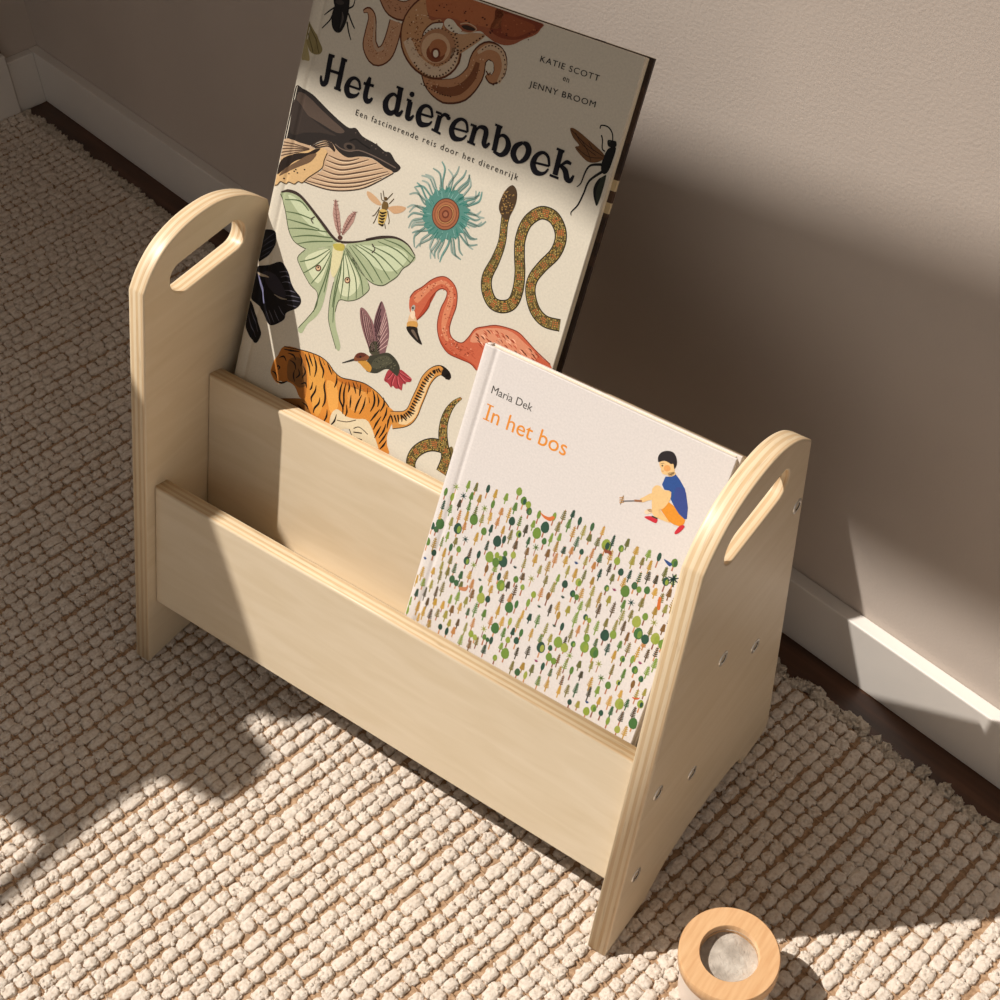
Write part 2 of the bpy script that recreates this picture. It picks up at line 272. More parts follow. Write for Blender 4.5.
('S','97a59b',1,1,[1530,1948,1554,1981,1630,2016,1664,2045],[7.8,15.5,15.5,8.9]),
('S','4d6a60',2,1,[1534,1947,1560,1979,1636,2014],[3.3,4.4,3.3]),
('S','6e938a',1,1,[1543,1939,1574,1971,1639,2014,1654,2061],[7.8,15.5,15.5,8.9]),
('S','4d6a60',2,1,[1548,1937,1580,1969,1645,2012],[3.3,4.4,3.3]),
('S','97a59b',1,1,[1558,1924,1584,1945,1634,1996,1625,2058],[7.8,15.5,15.5,8.9]),
('S','4d6a60',2,1,[1562,1923,1590,1943,1639,1994],[3.3,4.4,3.3]),
('S','6e938a',1,1,[1562,1920,1606,1952,1669,2002,1671,2067],[7.8,15.5,15.5,8.9]),
('S','4d6a60',2,1,[1566,1918,1612,1950,1675,2000],[3.3,4.4,3.3]),
('S','97a59b',1,1,[1576,1896,1614,1912,1695,1905,1739,1913],[7.8,15.5,15.5,8.9]),
('S','4d6a60',2,1,[1581,1894,1619,1910,1701,1903],[3.3,4.4,3.3]),
('P','55857b',3,0,[1598,1890,1638,1874,1619,1843,1628,1819,1605,1798,1611,1765,1580,1755,1573,1707,1543,1714,1525,1686,1494,1685,1475,1650,1445,1670,1408,1656,1398,1676,1351,1671,1335,1700,1305,1702,1306,1733,1273,1746,1286,1782,1258,1801,1285,1835,1264,1863,1291,1889,1290,1912,1314,1922,1320,1967,1351,1965,1367,1994,1401,1984,1420,2020,1450,1990,1485,2018,1506,1998,1535,2006,1548,1970,1584,1969,1578,1935,1625,1928]),
('S','3d7a6e',4,0,[1341,1744,1300,1719],[5.5]),
('S','3d7a6e',4,0,[1549,1736,1566,1706],[5.5]),
('S','2f7568',4,0,[1445,1973,1454,2024],[5.5]),
('S','3d7a6e',4,0,[1352,1715,1326,1697],[5.5]),
('S','3d7a6e',4,0,[1391,1730,1359,1687],[5.5]),
('S','7aa69c',4,0,[1596,1870,1647,1871],[5.5]),
('S','3d7a6e',4,0,[1458,1985,1469,2012],[5.5]),
('S','2f7568',4,0,[1577,1894,1631,1908],[5.5]),
('S','3d7a6e',4,0,[1413,1980,1416,2007],[5.5]),
('S','3d7a6e',4,0,[1309,1770,1277,1763],[5.5]),
('S','3d7a6e',4,0,[1440,1689,1429,1653],[5.5]),
('S','7aa69c',4,0,[1495,1720,1498,1689],[5.5]),
('S','7aa69c',4,0,[1498,1728,1507,1686],[5.5]),
('S','7aa69c',4,0,[1524,1941,1552,1966],[5.5]),
('S','2f7568',4,0,[1457,1712,1451,1688],[5.5]),
('S','7aa69c',4,0,[1525,1944,1556,1973],[5.5]),
('S','3d7a6e',4,0,[1365,1735,1344,1720],[5.5]),
('S','7aa69c',4,0,[1598,1826,1651,1812],[5.5]),
('S','7aa69c',4,0,[1329,1874,1307,1889],[5.5]),
('S','3d7a6e',4,0,[1317,1778,1277,1769],[5.5]),
('S','7aa69c',4,0,[1433,1950,1437,1981],[5.5]),
('S','3d7a6e',4,0,[1545,1786,1572,1763],[5.5]),
('S','7aa69c',4,0,[1357,1930,1328,1974],[5.5]),
('S','2f7568',4,0,[1567,1865,1615,1867],[5.5]),
('S','2f7568',4,0,[1571,1856,1599,1852],[5.5]),
('S','3d7a6e',4,0,[1516,1958,1545,1991],[5.5]),
('S','2f7568',4,0,[1367,1948,1350,1988],[5.5]),
('S','3d7a6e',4,0,[1517,1961,1545,1992],[5.5]),
('S','7aa69c',4,0,[1590,1885,1619,1885],[5.5]),
('S','2f7568',4,0,[1562,1754,1586,1725],[5.5]),
('S','3d7a6e',4,0,[1389,1732,1356,1689],[5.5]),
('S','7aa69c',4,0,[1367,1719,1329,1680],[5.5]),
('S','7aa69c',4,0,[1529,1764,1562,1722],[5.5]),
('S','2f7568',4,0,[1502,1936,1535,1980],[5.5]),
('S','2f7568',4,0,[1560,1816,1600,1801],[5.5]),
('S','3d7a6e',4,0,[1500,1719,1507,1681],[5.5]),
('S','3d7a6e',4,0,[1296,1816,1257,1820],[5.5]),
('S','7aa69c',4,0,[1366,1956,1346,2004],[5.5]),
('S','2f7568',4,0,[1417,1723,1399,1685],[5.5]),
('S','7aa69c',4,0,[1575,1795,1620,1770],[5.5]),
('S','3d7a6e',4,0,[1556,1938,1589,1956],[5.5]),
('S','3d7a6e',4,0,[1585,1853,1616,1848],[5.5]),
('S','7aa69c',4,0,[1306,1869,1271,1886],[5.5]),
('S','7aa69c',4,0,[1455,1949,1465,1979],[5.5]),
('S','3d7a6e',4,0,[1519,1957,1551,1991],[5.5]),
('S','2f7568',4,0,[1425,1709,1406,1656],[5.5]),
('S','3d7a6e',4,0,[1524,1761,1546,1728],[5.5]),
('S','7aa69c',4,0,[1389,1929,1373,1970],[5.5]),
('S','2f7568',4,0,[1433,1981,1439,2026],[5.5]),
('S','2f7568',4,0,[1300,1794,1248,1788],[5.5]),
('S','2f7568',4,0,[1567,1826,1597,1815],[5.5]),
('S','3d7a6e',4,0,[1532,1965,1552,1980],[5.5]),
('S','3d7a6e',4,0,[1550,1772,1588,1737],[5.5]),
('S','3d7a6e',4,0,[1400,1691,1374,1645],[5.5]),
('S','2f7568',4,0,[1340,1871,1309,1889],[5.5]),
('S','3d7a6e',4,0,[1408,1974,1408,2007],[5.5]),
('S','7aa69c',4,0,[1457,1721,1452,1674],[5.5]),
('S','7aa69c',4,0,[1525,1763,1555,1722],[5.5]),
('S','7aa69c',4,0,[1413,1692,1391,1641],[5.5]),
('S','3d7a6e',4,0,[1425,1703,1411,1673],[5.5]),
('S','3d7a6e',4,0,[1572,1813,1611,1797],[5.5]),
('S','2f7568',4,0,[1526,1926,1564,1956],[5.5]),
('S','3d7a6e',4,0,[1558,1933,1596,1955],[5.5]),
('S','3d7a6e',4,0,[1524,1715,1538,1673],[5.5]),
('S','7aa69c',4,0,[1334,1798,1298,1793],[5.5]),
('S','3d7a6e',4,0,[1327,1848,1301,1858],[5.5]),
('S','7aa69c',4,0,[1481,1947,1505,1997],[5.5]),
('S','3d7a6e',4,0,[1507,1959,1527,1981],[5.5]),
('S','3d7a6e',4,0,[1592,1819,1618,1807],[5.5]),
('S','3d7a6e',4,0,[1403,1968,1398,2015],[5.5]),
('P','4a2a20',5,0,[1552,1858,1551,1834,1546,1810,1535,1787,1520,1767,1501,1751,1480,1739,1457,1731,1433,1729,1410,1733,1388,1742,1370,1755,1355,1773,1346,1794,1341,1817,1341,1841,1347,1865,1358,1888,1373,1907,1392,1924,1414,1936,1437,1943,1461,1944,1484,1941,1505,1932,1523,1919,1537,1901,1547,1880]),
('P','9a5f42',6,0,[1546,1857,1546,1834,1541,1811,1531,1790,1516,1771,1499,1755,1478,1744,1456,1737,1434,1735,1412,1738,1391,1747,1374,1759,1360,1776,1351,1796,1346,1818,1347,1841,1353,1864,1363,1885,1377,1904,1395,1919,1416,1931,1438,1937,1460,1939,1482,1935,1502,1927,1519,1914,1532,1898,1542,1878]),
('P','7c4632',7,0,[1532,1854,1531,1834,1527,1815,1518,1797,1506,1781,1491,1768,1473,1758,1455,1752,1436,1750,1417,1753,1400,1760,1385,1771,1373,1785,1365,1802,1361,1821,1362,1840,1367,1860,1375,1878,1388,1894,1403,1907,1420,1917,1439,1922,1458,1924,1477,1921,1494,1914,1508,1903,1520,1889,1528,1872]),
('P','a66a48',8,0,[1526,1853,1526,1835,1522,1817,1514,1800,1502,1785,1488,1772,1472,1763,1454,1757,1436,1756,1419,1759,1403,1765,1389,1775,1378,1789,1371,1805,1367,1822,1367,1840,1372,1858,1380,1875,1391,1890,1406,1903,1422,1912,1440,1917,1457,1918,1475,1916,1490,1909,1504,1899,1515,1886,1522,1870]),
('P','6f3c2b',9,0,[1511,1850,1511,1835,1508,1821,1501,1807,1492,1794,1480,1784,1467,1777,1453,1772,1438,1771,1424,1773,1411,1779,1400,1787,1391,1798,1385,1811,1382,1825,1382,1840,1386,1854,1392,1868,1402,1880,1413,1890,1427,1898,1441,1902,1455,1903,1469,1901,1482,1896,1494,1887,1502,1877,1508,1864]),
('P','b98a56',10,0,[1508,1849,1507,1835,1504,1821,1498,1808,1489,1797,1478,1787,1466,1780,1452,1776,1439,1775,1425,1777,1413,1782,1402,1790,1394,1800,1388,1812,1386,1826,1386,1840,1389,1853,1396,1866,1404,1878,1415,1887,1428,1894,1441,1898,1455,1899,1468,1897,1480,1892,1491,1885,1499,1874,1505,1862]),
('P','7a4230',11,0,[1502,1848,1502,1835,1499,1823,1493,1811,1485,1801,1476,1792,1464,1785,1452,1782,1439,1781,1427,1782,1416,1787,1406,1794,1399,1804,1394,1815,1391,1827,1391,1839,1395,1852,1400,1864,1408,1874,1418,1883,1430,1889,1442,1893,1454,1894,1466,1892,1477,1887,1487,1880,1494,1871,1500,1860]),
('P','95583c',12,0,[1493,1846,1493,1836,1490,1825,1486,1815,1479,1807,1471,1799,1461,1794,1451,1791,1441,1790,1431,1792,1421,1796,1413,1801,1407,1809,1403,1818,1400,1828,1401,1839,1403,1850,1408,1859,1415,1868,1423,1875,1432,1881,1443,1884,1453,1884,1463,1883,1472,1879,1480,1873,1487,1865,1491,1856]),
('P','6a3626',13,0,[1475,1843,1474,1836,1473,1830,1470,1824,1466,1819,1461,1815,1456,1811,1449,1810,1443,1809,1437,1810,1432,1812,1427,1816,1423,1821,1420,1826,1419,1832,1419,1838,1421,1845,1424,1851,1428,1856,1432,1860,1438,1863,1444,1865,1451,1866,1457,1865,1462,1862,1467,1859,1471,1854,1473,1849]),
('P','9c6248',14,0,[1463,1841,1463,1837,1463,1833,1461,1830,1458,1826,1455,1824,1452,1822,1448,1821,1445,1820,1441,1821,1438,1822,1435,1824,1432,1827,1431,1831,1430,1834,1430,1838,1431,1842,1433,1845,1435,1848,1438,1851,1442,1853,1445,1854,1449,1854,1453,1854,1456,1852,1459,1850,1461,1848,1463,1844]),
('K','main',2,1,[1882,2050,1892,1936,1913,1809,1901,1685,1875,1564,1899,1477,1964,1414,2044,1416,2108,1466,2121,1561,2100,1673,2062,1778,2037,1878,2051,1992,2123,2080,2215,2090,2285,2041,2317,1970,2306,1875,2245,1768,2204,1669,2214,1579,2281,1484,2373,1442,2485,1457],[81.1,56.4,59.9,70.5,81.1,88.1,88.1,88.1,84.6,84.6,81.1,81.1,81.1,81.1,84.6,88.1,88.1,88.1,84.6,81.1,77.5,77.5,81.1,81.1,81.1]),
('P','4a3826',6,1,[1875,2180,1919,2154,1936,2085,1923,2005,1899,1955,1840,1985,1819,2037,1834,2125]),
('P','231a12',7,0,[1836,2095,1834,2090,1827,2089,1825,2094,1831,2097]),
('P','a5824c',7,0,[1904,2054,1901,2049,1894,2048,1893,2053,1899,2057]),
('P','8a6a3c',7,0,[1930,2031,1927,2026,1920,2025,1919,2030,1924,2034]),
('P','8a6a3c',7,0,[1849,2104,1847,2099,1840,2099,1838,2103,1844,2107]),
('P','8a6a3c',7,0,[1909,2008,1907,2003,1900,2002,1898,2007,1904,2010]),
('P','a5824c',7,0,[1868,2036,1865,2031,1858,2030,1857,2034,1863,2038]),
('P','8a6a3c',7,0,[1886,2042,1883,2037,1876,2036,1875,2041,1881,2045]),
('P','a5824c',7,0,[1882,2022,1879,2017,1872,2016,1871,2020,1877,2024]),
('P','231a12',7,0,[1886,2061,1883,2056,1876,2055,1875,2060,1881,2063]),
('P','8a6a3c',7,0,[1872,2073,1869,2068,1862,2068,1861,2072,1867,2076]),
('P','8a6a3c',7,0,[1853,2018,1850,2013,1843,2012,1842,2016,1848,2020]),
('P','231a12',7,0,[1861,2081,1859,2076,1852,2075,1850,2079,1856,2083]),
('P','a5824c',7,0,[1860,2048,1857,2043,1850,2042,1849,2046,1855,2050]),
('P','a5824c',7,0,[1878,2038,1875,2033,1868,2032,1867,2037,1872,2041]),
('P','8a6a3c',7,0,[1922,2049,1920,2044,1913,2043,1911,2048,1917,2051]),
('P','a5824c',7,0,[1871,1988,1869,1983,1862,1982,1860,1987,1866,1991]),
('P','8a6a3c',7,0,[1836,2094,1833,2089,1826,2088,1825,2092,1831,2096]),
('P','231a12',7,0,[1890,2100,1888,2095,1881,2094,1879,2098,1885,2102]),
('P','8a6a3c',7,0,[1894,2005,1892,2000,1885,1999,1883,2004,1889,2007]),
('P','231a12',7,0,[1918,2011,1916,2006,1909,2005,1907,2010,1913,2014]),
('P','a5824c',7,0,[1910,2126,1907,2121,1901,2120,1899,2125,1905,2128]),
('P','231a12',7,0,[1869,2067,1866,2062,1860,2062,1858,2066,1864,2070]),
('P','a5824c',7,0,[1883,2037,1880,2032,1874,2031,1872,2036,1878,2039]),
('P','231a12',7,0,[1908,2033,1905,2028,1898,2027,1897,2032,1903,2035]),
('P','a5824c',7,0,[1860,2102,1857,2097,1850,2096,1849,2101,1855,2104]),
('P','231a12',7,0,[1914,2069,1911,2064,1904,2063,1903,2067,1909,2071]),
('P','8a6a3c',7,0,[1885,2118,1882,2113,1876,2112,1874,2117,1880,2120]),
('P','a5824c',7,0,[1881,2114,1878,2109,1871,2108,1870,2112,1876,2116]),
('P','a5824c',7,0,[1839,2077,1836,2072,1829,2071,1828,2075,1834,2079]),
('P','a5824c',7,0,[1862,2131,1860,2126,1853,2125,1851,2130,1857,2133]),
('P','8a6a3c',7,0,[1835,2104,1832,2099,1825,2099,1824,2103,1830,2107]),
('P','a5824c',7,0,[1864,2044,1861,2039,1854,2039,1853,2043,1859,2047]),
('P','8a6a3c',7,0,[1886,2096,1884,2091,1877,2090,1875,2094,1881,2098]),
('P','a5824c',7,0,[1922,2046,1919,2041,1912,2040,1911,2044,1917,2048]),
('P','231a12',7,0,[1892,2046,1889,2041,1882,2040,1881,2045,1887,2048]),
('P','a5824c',7,0,[1861,2096,1859,2090,1852,2090,1850,2094,1856,2098]),
('P','a5824c',7,0,[1840,2122,1838,2117,1831,2116,1829,2121,1835,2124]),
('P','231a12',7,0,[1868,2007,1866,2002,1859,2001,1857,2006,1863,2010]),
('P','a5824c',7,0,[1858,2009,1855,2004,1848,2003,1847,2007,1853,2011]),
('P','8a6a3c',7,0,[1922,2066,1920,2061,1913,2060,1911,2065,1917,2068]),
('P','8a6a3c',7,0,[1855,2049,1852,2044,1845,2044,1844,2048,1850,2052]),
('P','8a6a3c',7,0,[1871,2057,1868,2052,1861,2051,1860,2055,1865,2059]),
('P','a5824c',7,0,[1852,2025,1849,2020,1843,2019,1841,2024,1847,2027]),
('P','a5824c',7,0,[1846,2106,1843,2101,1836,2101,1835,2105,1841,2109]),
('P','231a12',7,0,[1866,2127,1864,2122,1857,2121,1855,2126,1861,2130]),
('P','231a12',7,0,[1871,2106,1868,2101,1861,2100,1860,2105,1866,2108]),
('P','8a6a3c',7,0,[1902,2069,1899,2064,1893,2063,1891,2068,1897,2071]),
('P','231a12',7,0,[1876,2006,1874,2001,1867,2000,1865,2005,1871,2009]),
('P','a5824c',7,0,[1856,2125,1853,2120,1846,2120,1845,2124,1851,2128]),
('P','8a6a3c',7,0,[1919,2026,1916,2021,1909,2020,1908,2025,1914,2028]),
('P','231a12',7,0,[1886,2113,1884,2108,1877,2107,1875,2111,1881,2115]),
('P','8a6a3c',7,0,[1853,2013,1851,2008,1844,2007,1842,2012,1848,2016]),
('P','8a6a3c',7,0,[1927,2030,1925,2025,1918,2024,1916,2029,1922,2033]),
('P','8a6a3c',7,0,[1905,2119,1903,2114,1896,2113,1894,2118,1900,2121]),
('P','8a6a3c',7,0,[1858,1983,1855,1978,1848,1977,1847,1982,1853,1986]),
('P','a5824c',7,0,[1897,2003,1894,1998,1887,1997,1885,2002,1891,2005]),
('P','a5824c',7,0,[1847,2066,1845,2061,1838,2060,1836,2065,1842,2068]),
('P','8a6a3c',7,0,[1851,2080,1848,2075,1841,2074,1840,2079,1846,2082]),
('P','a5824c',7,0,[1886,2066,1883,2061,1876,2060,1875,2065,1880,2068]),
('P','8a6a3c',7,0,[1840,2118,1838,2113,1831,2112,1829,2116,1835,2120]),
('K','coil',2,1,[1720,46,1678,112,1687,190,1738,263,1807,312,1884,332],[66.1,80.3,85.0,89.7,94.5,94.5]),
('K','up',2,1,[1928,713,1885,658,1857,583,1850,499,1866,416,1900,340,1941,266,1934,153],[18.9,37.8,56.7,66.1,75.6,79.3,85.0,89.7]),
('P','6a5a34',1,1,[1956,365,1980,339,1993,281,1966,250,1930,317]),
('P','cf8638',1,1,[402,481,462,491,549,512,647,528,736,532,808,515,875,477,947,460,1031,477,1135,497,1212,492,1282,476,1345,447,1391,421,1458,394,1444,296,1435,218,1455,152,1487,101,1415,68,1344,159,1285,227,1229,250,1113,195,980,190,950,101,904,62,787,73,723,137,693,162,642,178,569,233,497,241,449,203,392,198,341,234,326,266,339,348,362,394,387,452]),
('P','a8682c',2,1,[402,481,549,512,607,466,655,335,683,196,632,174,569,233,497,241,426,202,361,224,332,268,362,394]),
('P','7a5028',3,1,[465,399,554,453,626,399,667,293,613,242,551,255,490,267]),
('P','d8c8a8',3,1,[938,181,981,227,1065,207,1149,224,1228,254,1285,227,1344,159,1400,81,1342,55,1307,63,1261,66,1195,66,1146,82,1115,130,1031,93,965,88,937,105]),
('P','8a5a2a',2,1,[690,170,634,166,446,86,440,65,542,79,660,72,767,60,785,77,730,130]),
('P','d89a48',2,1,[633,457,699,503,813,382,845,189,814,99,744,184,688,302]),
('P','e0a050',2,1,[833,390,925,382,976,244,928,177,866,273]),
('P','d8954a',2,1,[1027,415,1149,448,1212,382,1154,283,1065,282]),
('P','b56a28',2,1,[908,440,1032,473,1136,493,1214,488,1193,447,1066,431,958,423]),
('S','1d1610',5,1,[592,501,618,470,652,428,681,365],[2.6,15.4,15.4,5.1]),
('S','1d1610',5,1,[621,518,648,482,683,440],[2.6,15.4,5.1]),
('S','1d1610',5,1,[664,526,701,476,720,428,719,371],[2.6,15.4,15.4,5.1]),
('S','1d1610',5,1,[714,532,752,478,784,444,788,390],[2.6,15.4,15.4,5.1]),
('S','1d1610',5,1,[750,523,782,490],[2.6,5.1]),
('S','1d1610',5,1,[797,515,829,482,861,448],[2.6,15.4,5.1]),
('S','1d1610',5,1,[847,498,869,461],[2.6,5.1]),
('S','1d1610',5,1,[818,384,820,338,846,283,856,231,845,189],[2.6,15.4,15.4,15.4,5.1]),
('S','1d1610',5,1,[751,319,753,272,734,217,746,184],[2.6,15.4,15.4,5.1]),
('S','1d1610',5,1,[806,247,808,201,782,152,781,114],[2.6,15.4,15.4,5.1]),
('S','1d1610',5,1,[714,331,715,285,705,262],[2.6,15.4,5.1]),
('S','1d1610',5,1,[890,189,900,136,879,70],[2.6,15.4,5.1]),
('S','1d1610',5,1,[980,190,975,131,948,86],[2.6,15.4,5.1]),
('S','1d1610',5,1,[901,465,915,415,907,365],[2.6,15.4,5.1]),
('S','1d1610',5,1,[965,436,962,369,976,301,1016,261,1030,211],[2.6,15.4,15.4,15.4,5.1]),
('S','1d1610',5,1,[995,448,997,365,1016,299,1021,244],[2.6,15.4,15.4,5.1]),
('S','1d1610',5,1,[1015,456,1032,417,1031,380],[2.6,15.4,5.1]),
('S','1d1610',5,1,[1049,470,1076,435,1098,398],[2.6,15.4,5.1]),
('S','1d1610',5,1,[1074,481,1105,448],[2.6,5.1]),
('S','1d1610',5,1,[1118,480,1127,429,1132,394],[2.6,15.4,5.1]),
('S','1d1610',5,1,[1061,373,1070,322,1078,278],[2.6,15.4,5.1]),
('S','1d1610',5,1,[1149,411,1134,349,1127,299,1127,262],[2.6,15.4,15.4,5.1]),
('S','1d1610',5,1,[1183,406,1186,343,1168,270],[2.6,15.4,5.1]),
('S','1d1610',5,1,[1041,290,1060,243,1055,203],[2.6,15.4,5.1]),
('S','1d1610',5,1,[1183,480,1191,437],[2.6,5.1]),
('S','1d1610',5,1,[1227,480,1256,437,1266,386,1251,324],[2.6,15.4,15.4,5.1]),
('S','1d1610',5,1,[1268,470,1297,427,1300,382],[2.6,15.4,5.1]),
('S','1d1610',5,1,[1212,419,1229,380],[2.6,5.1]),
('S','1d1610',5,1,[1324,374,1297,316,1271,258],[2.6,15.4,5.1]),
('S','1d1610',5,1,[1348,329,1324,263,1312,211],[2.6,15.4,5.1]),
('S','1d1610',5,1,[1328,467,1347,421,1329,357],[2.6,15.4,5.1]),
('S','1d1610',5,1,[1376,414,1381,361,1367,300],[2.6,15.4,5.1]),
('S','1d1610',5,1,[1367,263,1351,209,1339,157],[2.6,15.4,5.1]),
('S','1d1610',5,1,[1401,296,1397,238,1373,172],[2.6,15.4,5.1]),
('S','1d1610',5,1,[1420,378,1415,321,1420,267],[2.6,15.4,5.1]),
('S','1d1610',5,1,[1428,243,1411,189,1385,131],[2.6,15.4,5.1]),
('S','1d1610',5,1,[1440,183,1426,139,1405,102],[2.6,15.4,5.1]),
('S','1d1610',5,1,[402,458,467,474,542,495],[2.6,15.4,5.1]),
('S','1d1610',5,1,[377,382,416,407,447,382],[2.6,15.4,5.1]),
('S','1d1610',5,1,[441,445,497,449,527,424],[2.6,15.4,5.1]),
('S','1d1610',5,1,[475,403,524,394,546,356],[2.6,15.4,5.1]),
('S','1d1610',5,1,[547,478,579,445,580,399],[2.6,15.4,5.1]),
('S','1d1610',5,1,[601,407,633,373,614,318],[2.6,15.4,5.1]),
('S','1d1610',5,1,[564,373,587,335,563,297],[2.6,15.4,5.1]),
('S','1d1610',5,1,[380,326,401,316,390,292],[2.6,15.4,5.1]),
('S','1d1610',5,1,[339,262,376,258,395,228],[2.6,15.4,5.1]),
('S','1d1610',5,1,[390,207,447,211,496,246],[2.6,15.4,5.1]),
('S','1d1610',5,1,[536,352,537,306,559,267],[2.6,15.4,5.1]),
('S','1d1610',5,1,[616,272,655,297,674,268],[2.6,15.4,5.1]),
('S','1d1610',5,1,[625,114,676,98,691,66],[2.6,15.4,5.1]),
('S','1d1610',5,1,[558,105,597,92],[2.6,5.1]),
('S','1d1610',5,1,[480,91,527,92],[2.6,5.1]),
('S','1d1610',5,1,[662,149,710,141,728,120],[2.6,15.4,5.1]),
('S','3a2d22',5,1,[1149,149,1195,179,1278,159],[6.4]),
('S','3a2d22',5,1,[1115,130,1168,82,1247,79],[6.4]),
('S','5a4a38',5,1,[993,148,1076,169,1151,216],[6.4]),
('S','3a2d22',5,1,[1156,124,1227,146],[9.0]),
('S','3a2d22',5,1,[1188,91,1241,100],[9.0]),
('S','3a2d22',5,1,[1237,75,1291,79],[9.0]),
('S','2a1d12',6,1,[402,481,462,491,549,512,647,528,736,532,808,515,875,477,947,460,1031,477,1135,497,1212,492,1282,476,1345,447,1391,421],[6.4]),
('P','e0cfae',4,1,[413,207,438,203,457,216,443,224]),
('P','1a120c',6,0,[391,321,389,315,382,311,376,312,374,317,379,323,387,325]),
('S','231a12',4,1,[1438,340,1540,393,1584,457,1599,545,1614,633,1629,720,1668,794,1718,832,1772,823,1794,801],[130.2,113.0,100.7,95.8,90.9,88.4,78.6,68.8,61.4,44.2]),
('S','c98a44',5,1,[1438,340,1540,393,1584,457,1599,545,1614,633,1629,720,1668,794,1718,832,1728,833,1730,832],[120.3,103.1,90.9,86.0,81.0,78.6,68.8,58.9,12.3,2.5]),
('S','e0c090',6,1,[1499,352,1552,380,1601,451,1616,539,1631,627,1646,714,1676,785],[24.6,49.1,44.2,36.8,31.9,24.6,17.2]),
('S','1f170f',7,1,[1426,369,1449,339,1455,326],[14.7,11.1,3.7]),
('S','1f170f',7,1,[1451,382,1475,352,1482,340],[14.7,11.1,3.7]),
('S','1f170f',7,1,[1477,396,1495,363,1497,349],[14.7,11.1,3.7]),
('S','1f170f',7,1,[1502,409,1521,377,1522,362],[14.7,11.1,3.7]),
('S','1f170f',7,1,[1512,405,1548,391,1560,387],[14.7,11.1,3.7]),
('S','1f170f',7,1,[1523,422,1553,404,1559,398],[14.7,11.1,3.7]),
('S','1f170f',7,1,[1534,438,1569,423,1580,418],[14.7,11.1,3.7]),
('S','1f170f',7,1,[1545,454,1580,439,1591,434],[14.7,11.1,3.7]),
('S','1f170f',7,1,[1553,456,1591,455,1605,459],[14.7,11.1,3.7]),
('S','1f170f',7,1,[1557,478,1595,477,1608,481],[14.7,11.1,3.7]),
('S','1f170f',7,1,[1561,500,1592,496,1598,497],[14.7,11.1,3.7]),
('S','1f170f',7,1,[1565,522,1596,518,1603,520],[14.7,11.1,3.7]),
('S','1f170f',7,1,[1571,544,1602,541,1610,544],[14.7,11.1,3.7]),
('S','1f170f',7,1,[1575,566,1610,565,1622,569],[14.7,11.1,3.7]),
('S','1f170f',7,1,[1579,588,1616,588,1629,592],[14.7,11.1,3.7]),
('S','1f170f',7,1,[1583,610,1617,609,1629,612],[14.7,11.1,3.7]),
('S','1f170f',7,1,[1589,632,1625,632,1639,638],[14.7,11.1,3.7]),
('S','1f170f',7,1,[1593,654,1620,650,1625,652],[14.7,11.1,3.7]),
('S','1f170f',7,1,[1597,676,1626,673,1633,676],[14.7,11.1,3.7]),
('S','1f170f',7,1,[1601,697,1631,695,1639,698],[14.7,11.1,3.7]),
('S','1f170f',7,1,[1610,726,1640,719,1651,721],[14.7,11.1,3.7]),
('S','1f170f',7,1,[1619,744,1644,735,1649,734],[14.7,11.1,3.7]),
('S','1f170f',7,1,[1629,763,1660,756,1671,758],[14.7,11.1,3.7]),
('S','1f170f',7,1,[1639,781,1670,775,1681,776],[14.7,11.1,3.7]),
('S','1f170f',7,1,[1658,806,1675,791,1676,787],[14.7,11.1,3.7]),
('S','1f170f',7,1,[1670,816,1681,798,1676,791],[14.7,11.1,3.7]),
('S','1f170f',7,1,[1683,825,1700,810,1701,806],[14.7,11.1,3.7]),
('S','1f170f',7,1,[1695,835,1717,822,1722,819],[14.7,11.1,3.7]),
('P','1d1814',7,0,[1787,813,1779,805,1768,800,1756,799,1745,802,1736,808,1731,817,1731,828,1735,838,1743,846,1754,851,1766,852,1777,849,1786,843,1791,834,1791,823]),
('P','1d1814',7,0,[1802,796,1795,793,1787,792,1779,794,1772,800,1768,806,1767,814,1769,822,1774,828,1781,831,1789,832,1796,829,1803,824,1807,817,1808,809,1806,802]),
('P','7d5a5c',2,1,[1119,1103,1161,1066,1206,1000,1241,925,1253,867,1253,796,1248,758,1191,735,1152,792,1117,876,1100,950,1103,1031]),
('P','86605f',3,1,[964,991,1005,998,1064,962,1102,924,1133,838,1172,763,1193,727,1146,712,1095,768,1037,836,987,914]),
('S','3a2528',4,1,[1121,1095,1112,963,1119,904],[8.4,6.0]),
('S','3a2528',4,1,[1132,1051,1126,929,1131,878],[8.4,6.0]),
('S','3a2528',4,1,[1143,1006,1139,894,1143,852],[8.4,6.0]),
('S','3a2528',4,1,[1154,962,1153,859,1155,827],[8.4,6.0]),
('S','3a2528',4,1,[1165,917,1166,824,1167,801],[8.4,6.0]),
('S','3a2528',4,1,[1177,873,1180,789,1179,775],[8.4,6.0]),
('S','3a2528',4,1,[1188,828,1194,754,1191,749],[8.4,6.0]),
('S','d0aaa2',4,1,[1174,1058,1167,923,1155,855],[4.8,3.6]),
('S','d0aaa2',4,1,[1189,1021,1174,899,1160,838],[4.8,3.6]),
('S','d0aaa2',4,1,[1203,984,1181,875,1165,820],[4.8,3.6]),
('S','d0aaa2',4,1,[1217,948,1189,851,1171,802],[4.8,3.6]),
('S','d0aaa2',4,1,[1231,911,1196,827,1176,785],[4.8,3.6]),
('S','d0aaa2',4,1,[1246,873,1203,803,1181,767],[4.8,3.6]),
('S','d0aaa2',4,1,[1260,836,1210,779,1187,749],[4.8,3.6]),
('S','40292b',4,1,[976,982,1032,870,1133,730],[6.0,7.2]),
('S','40292b',4,1,[998,972,1052,868,1142,733],[6.0,7.2]),
('S','40292b',4,1,[1020,963,1072,867,1150,737],[6.0,7.2]),
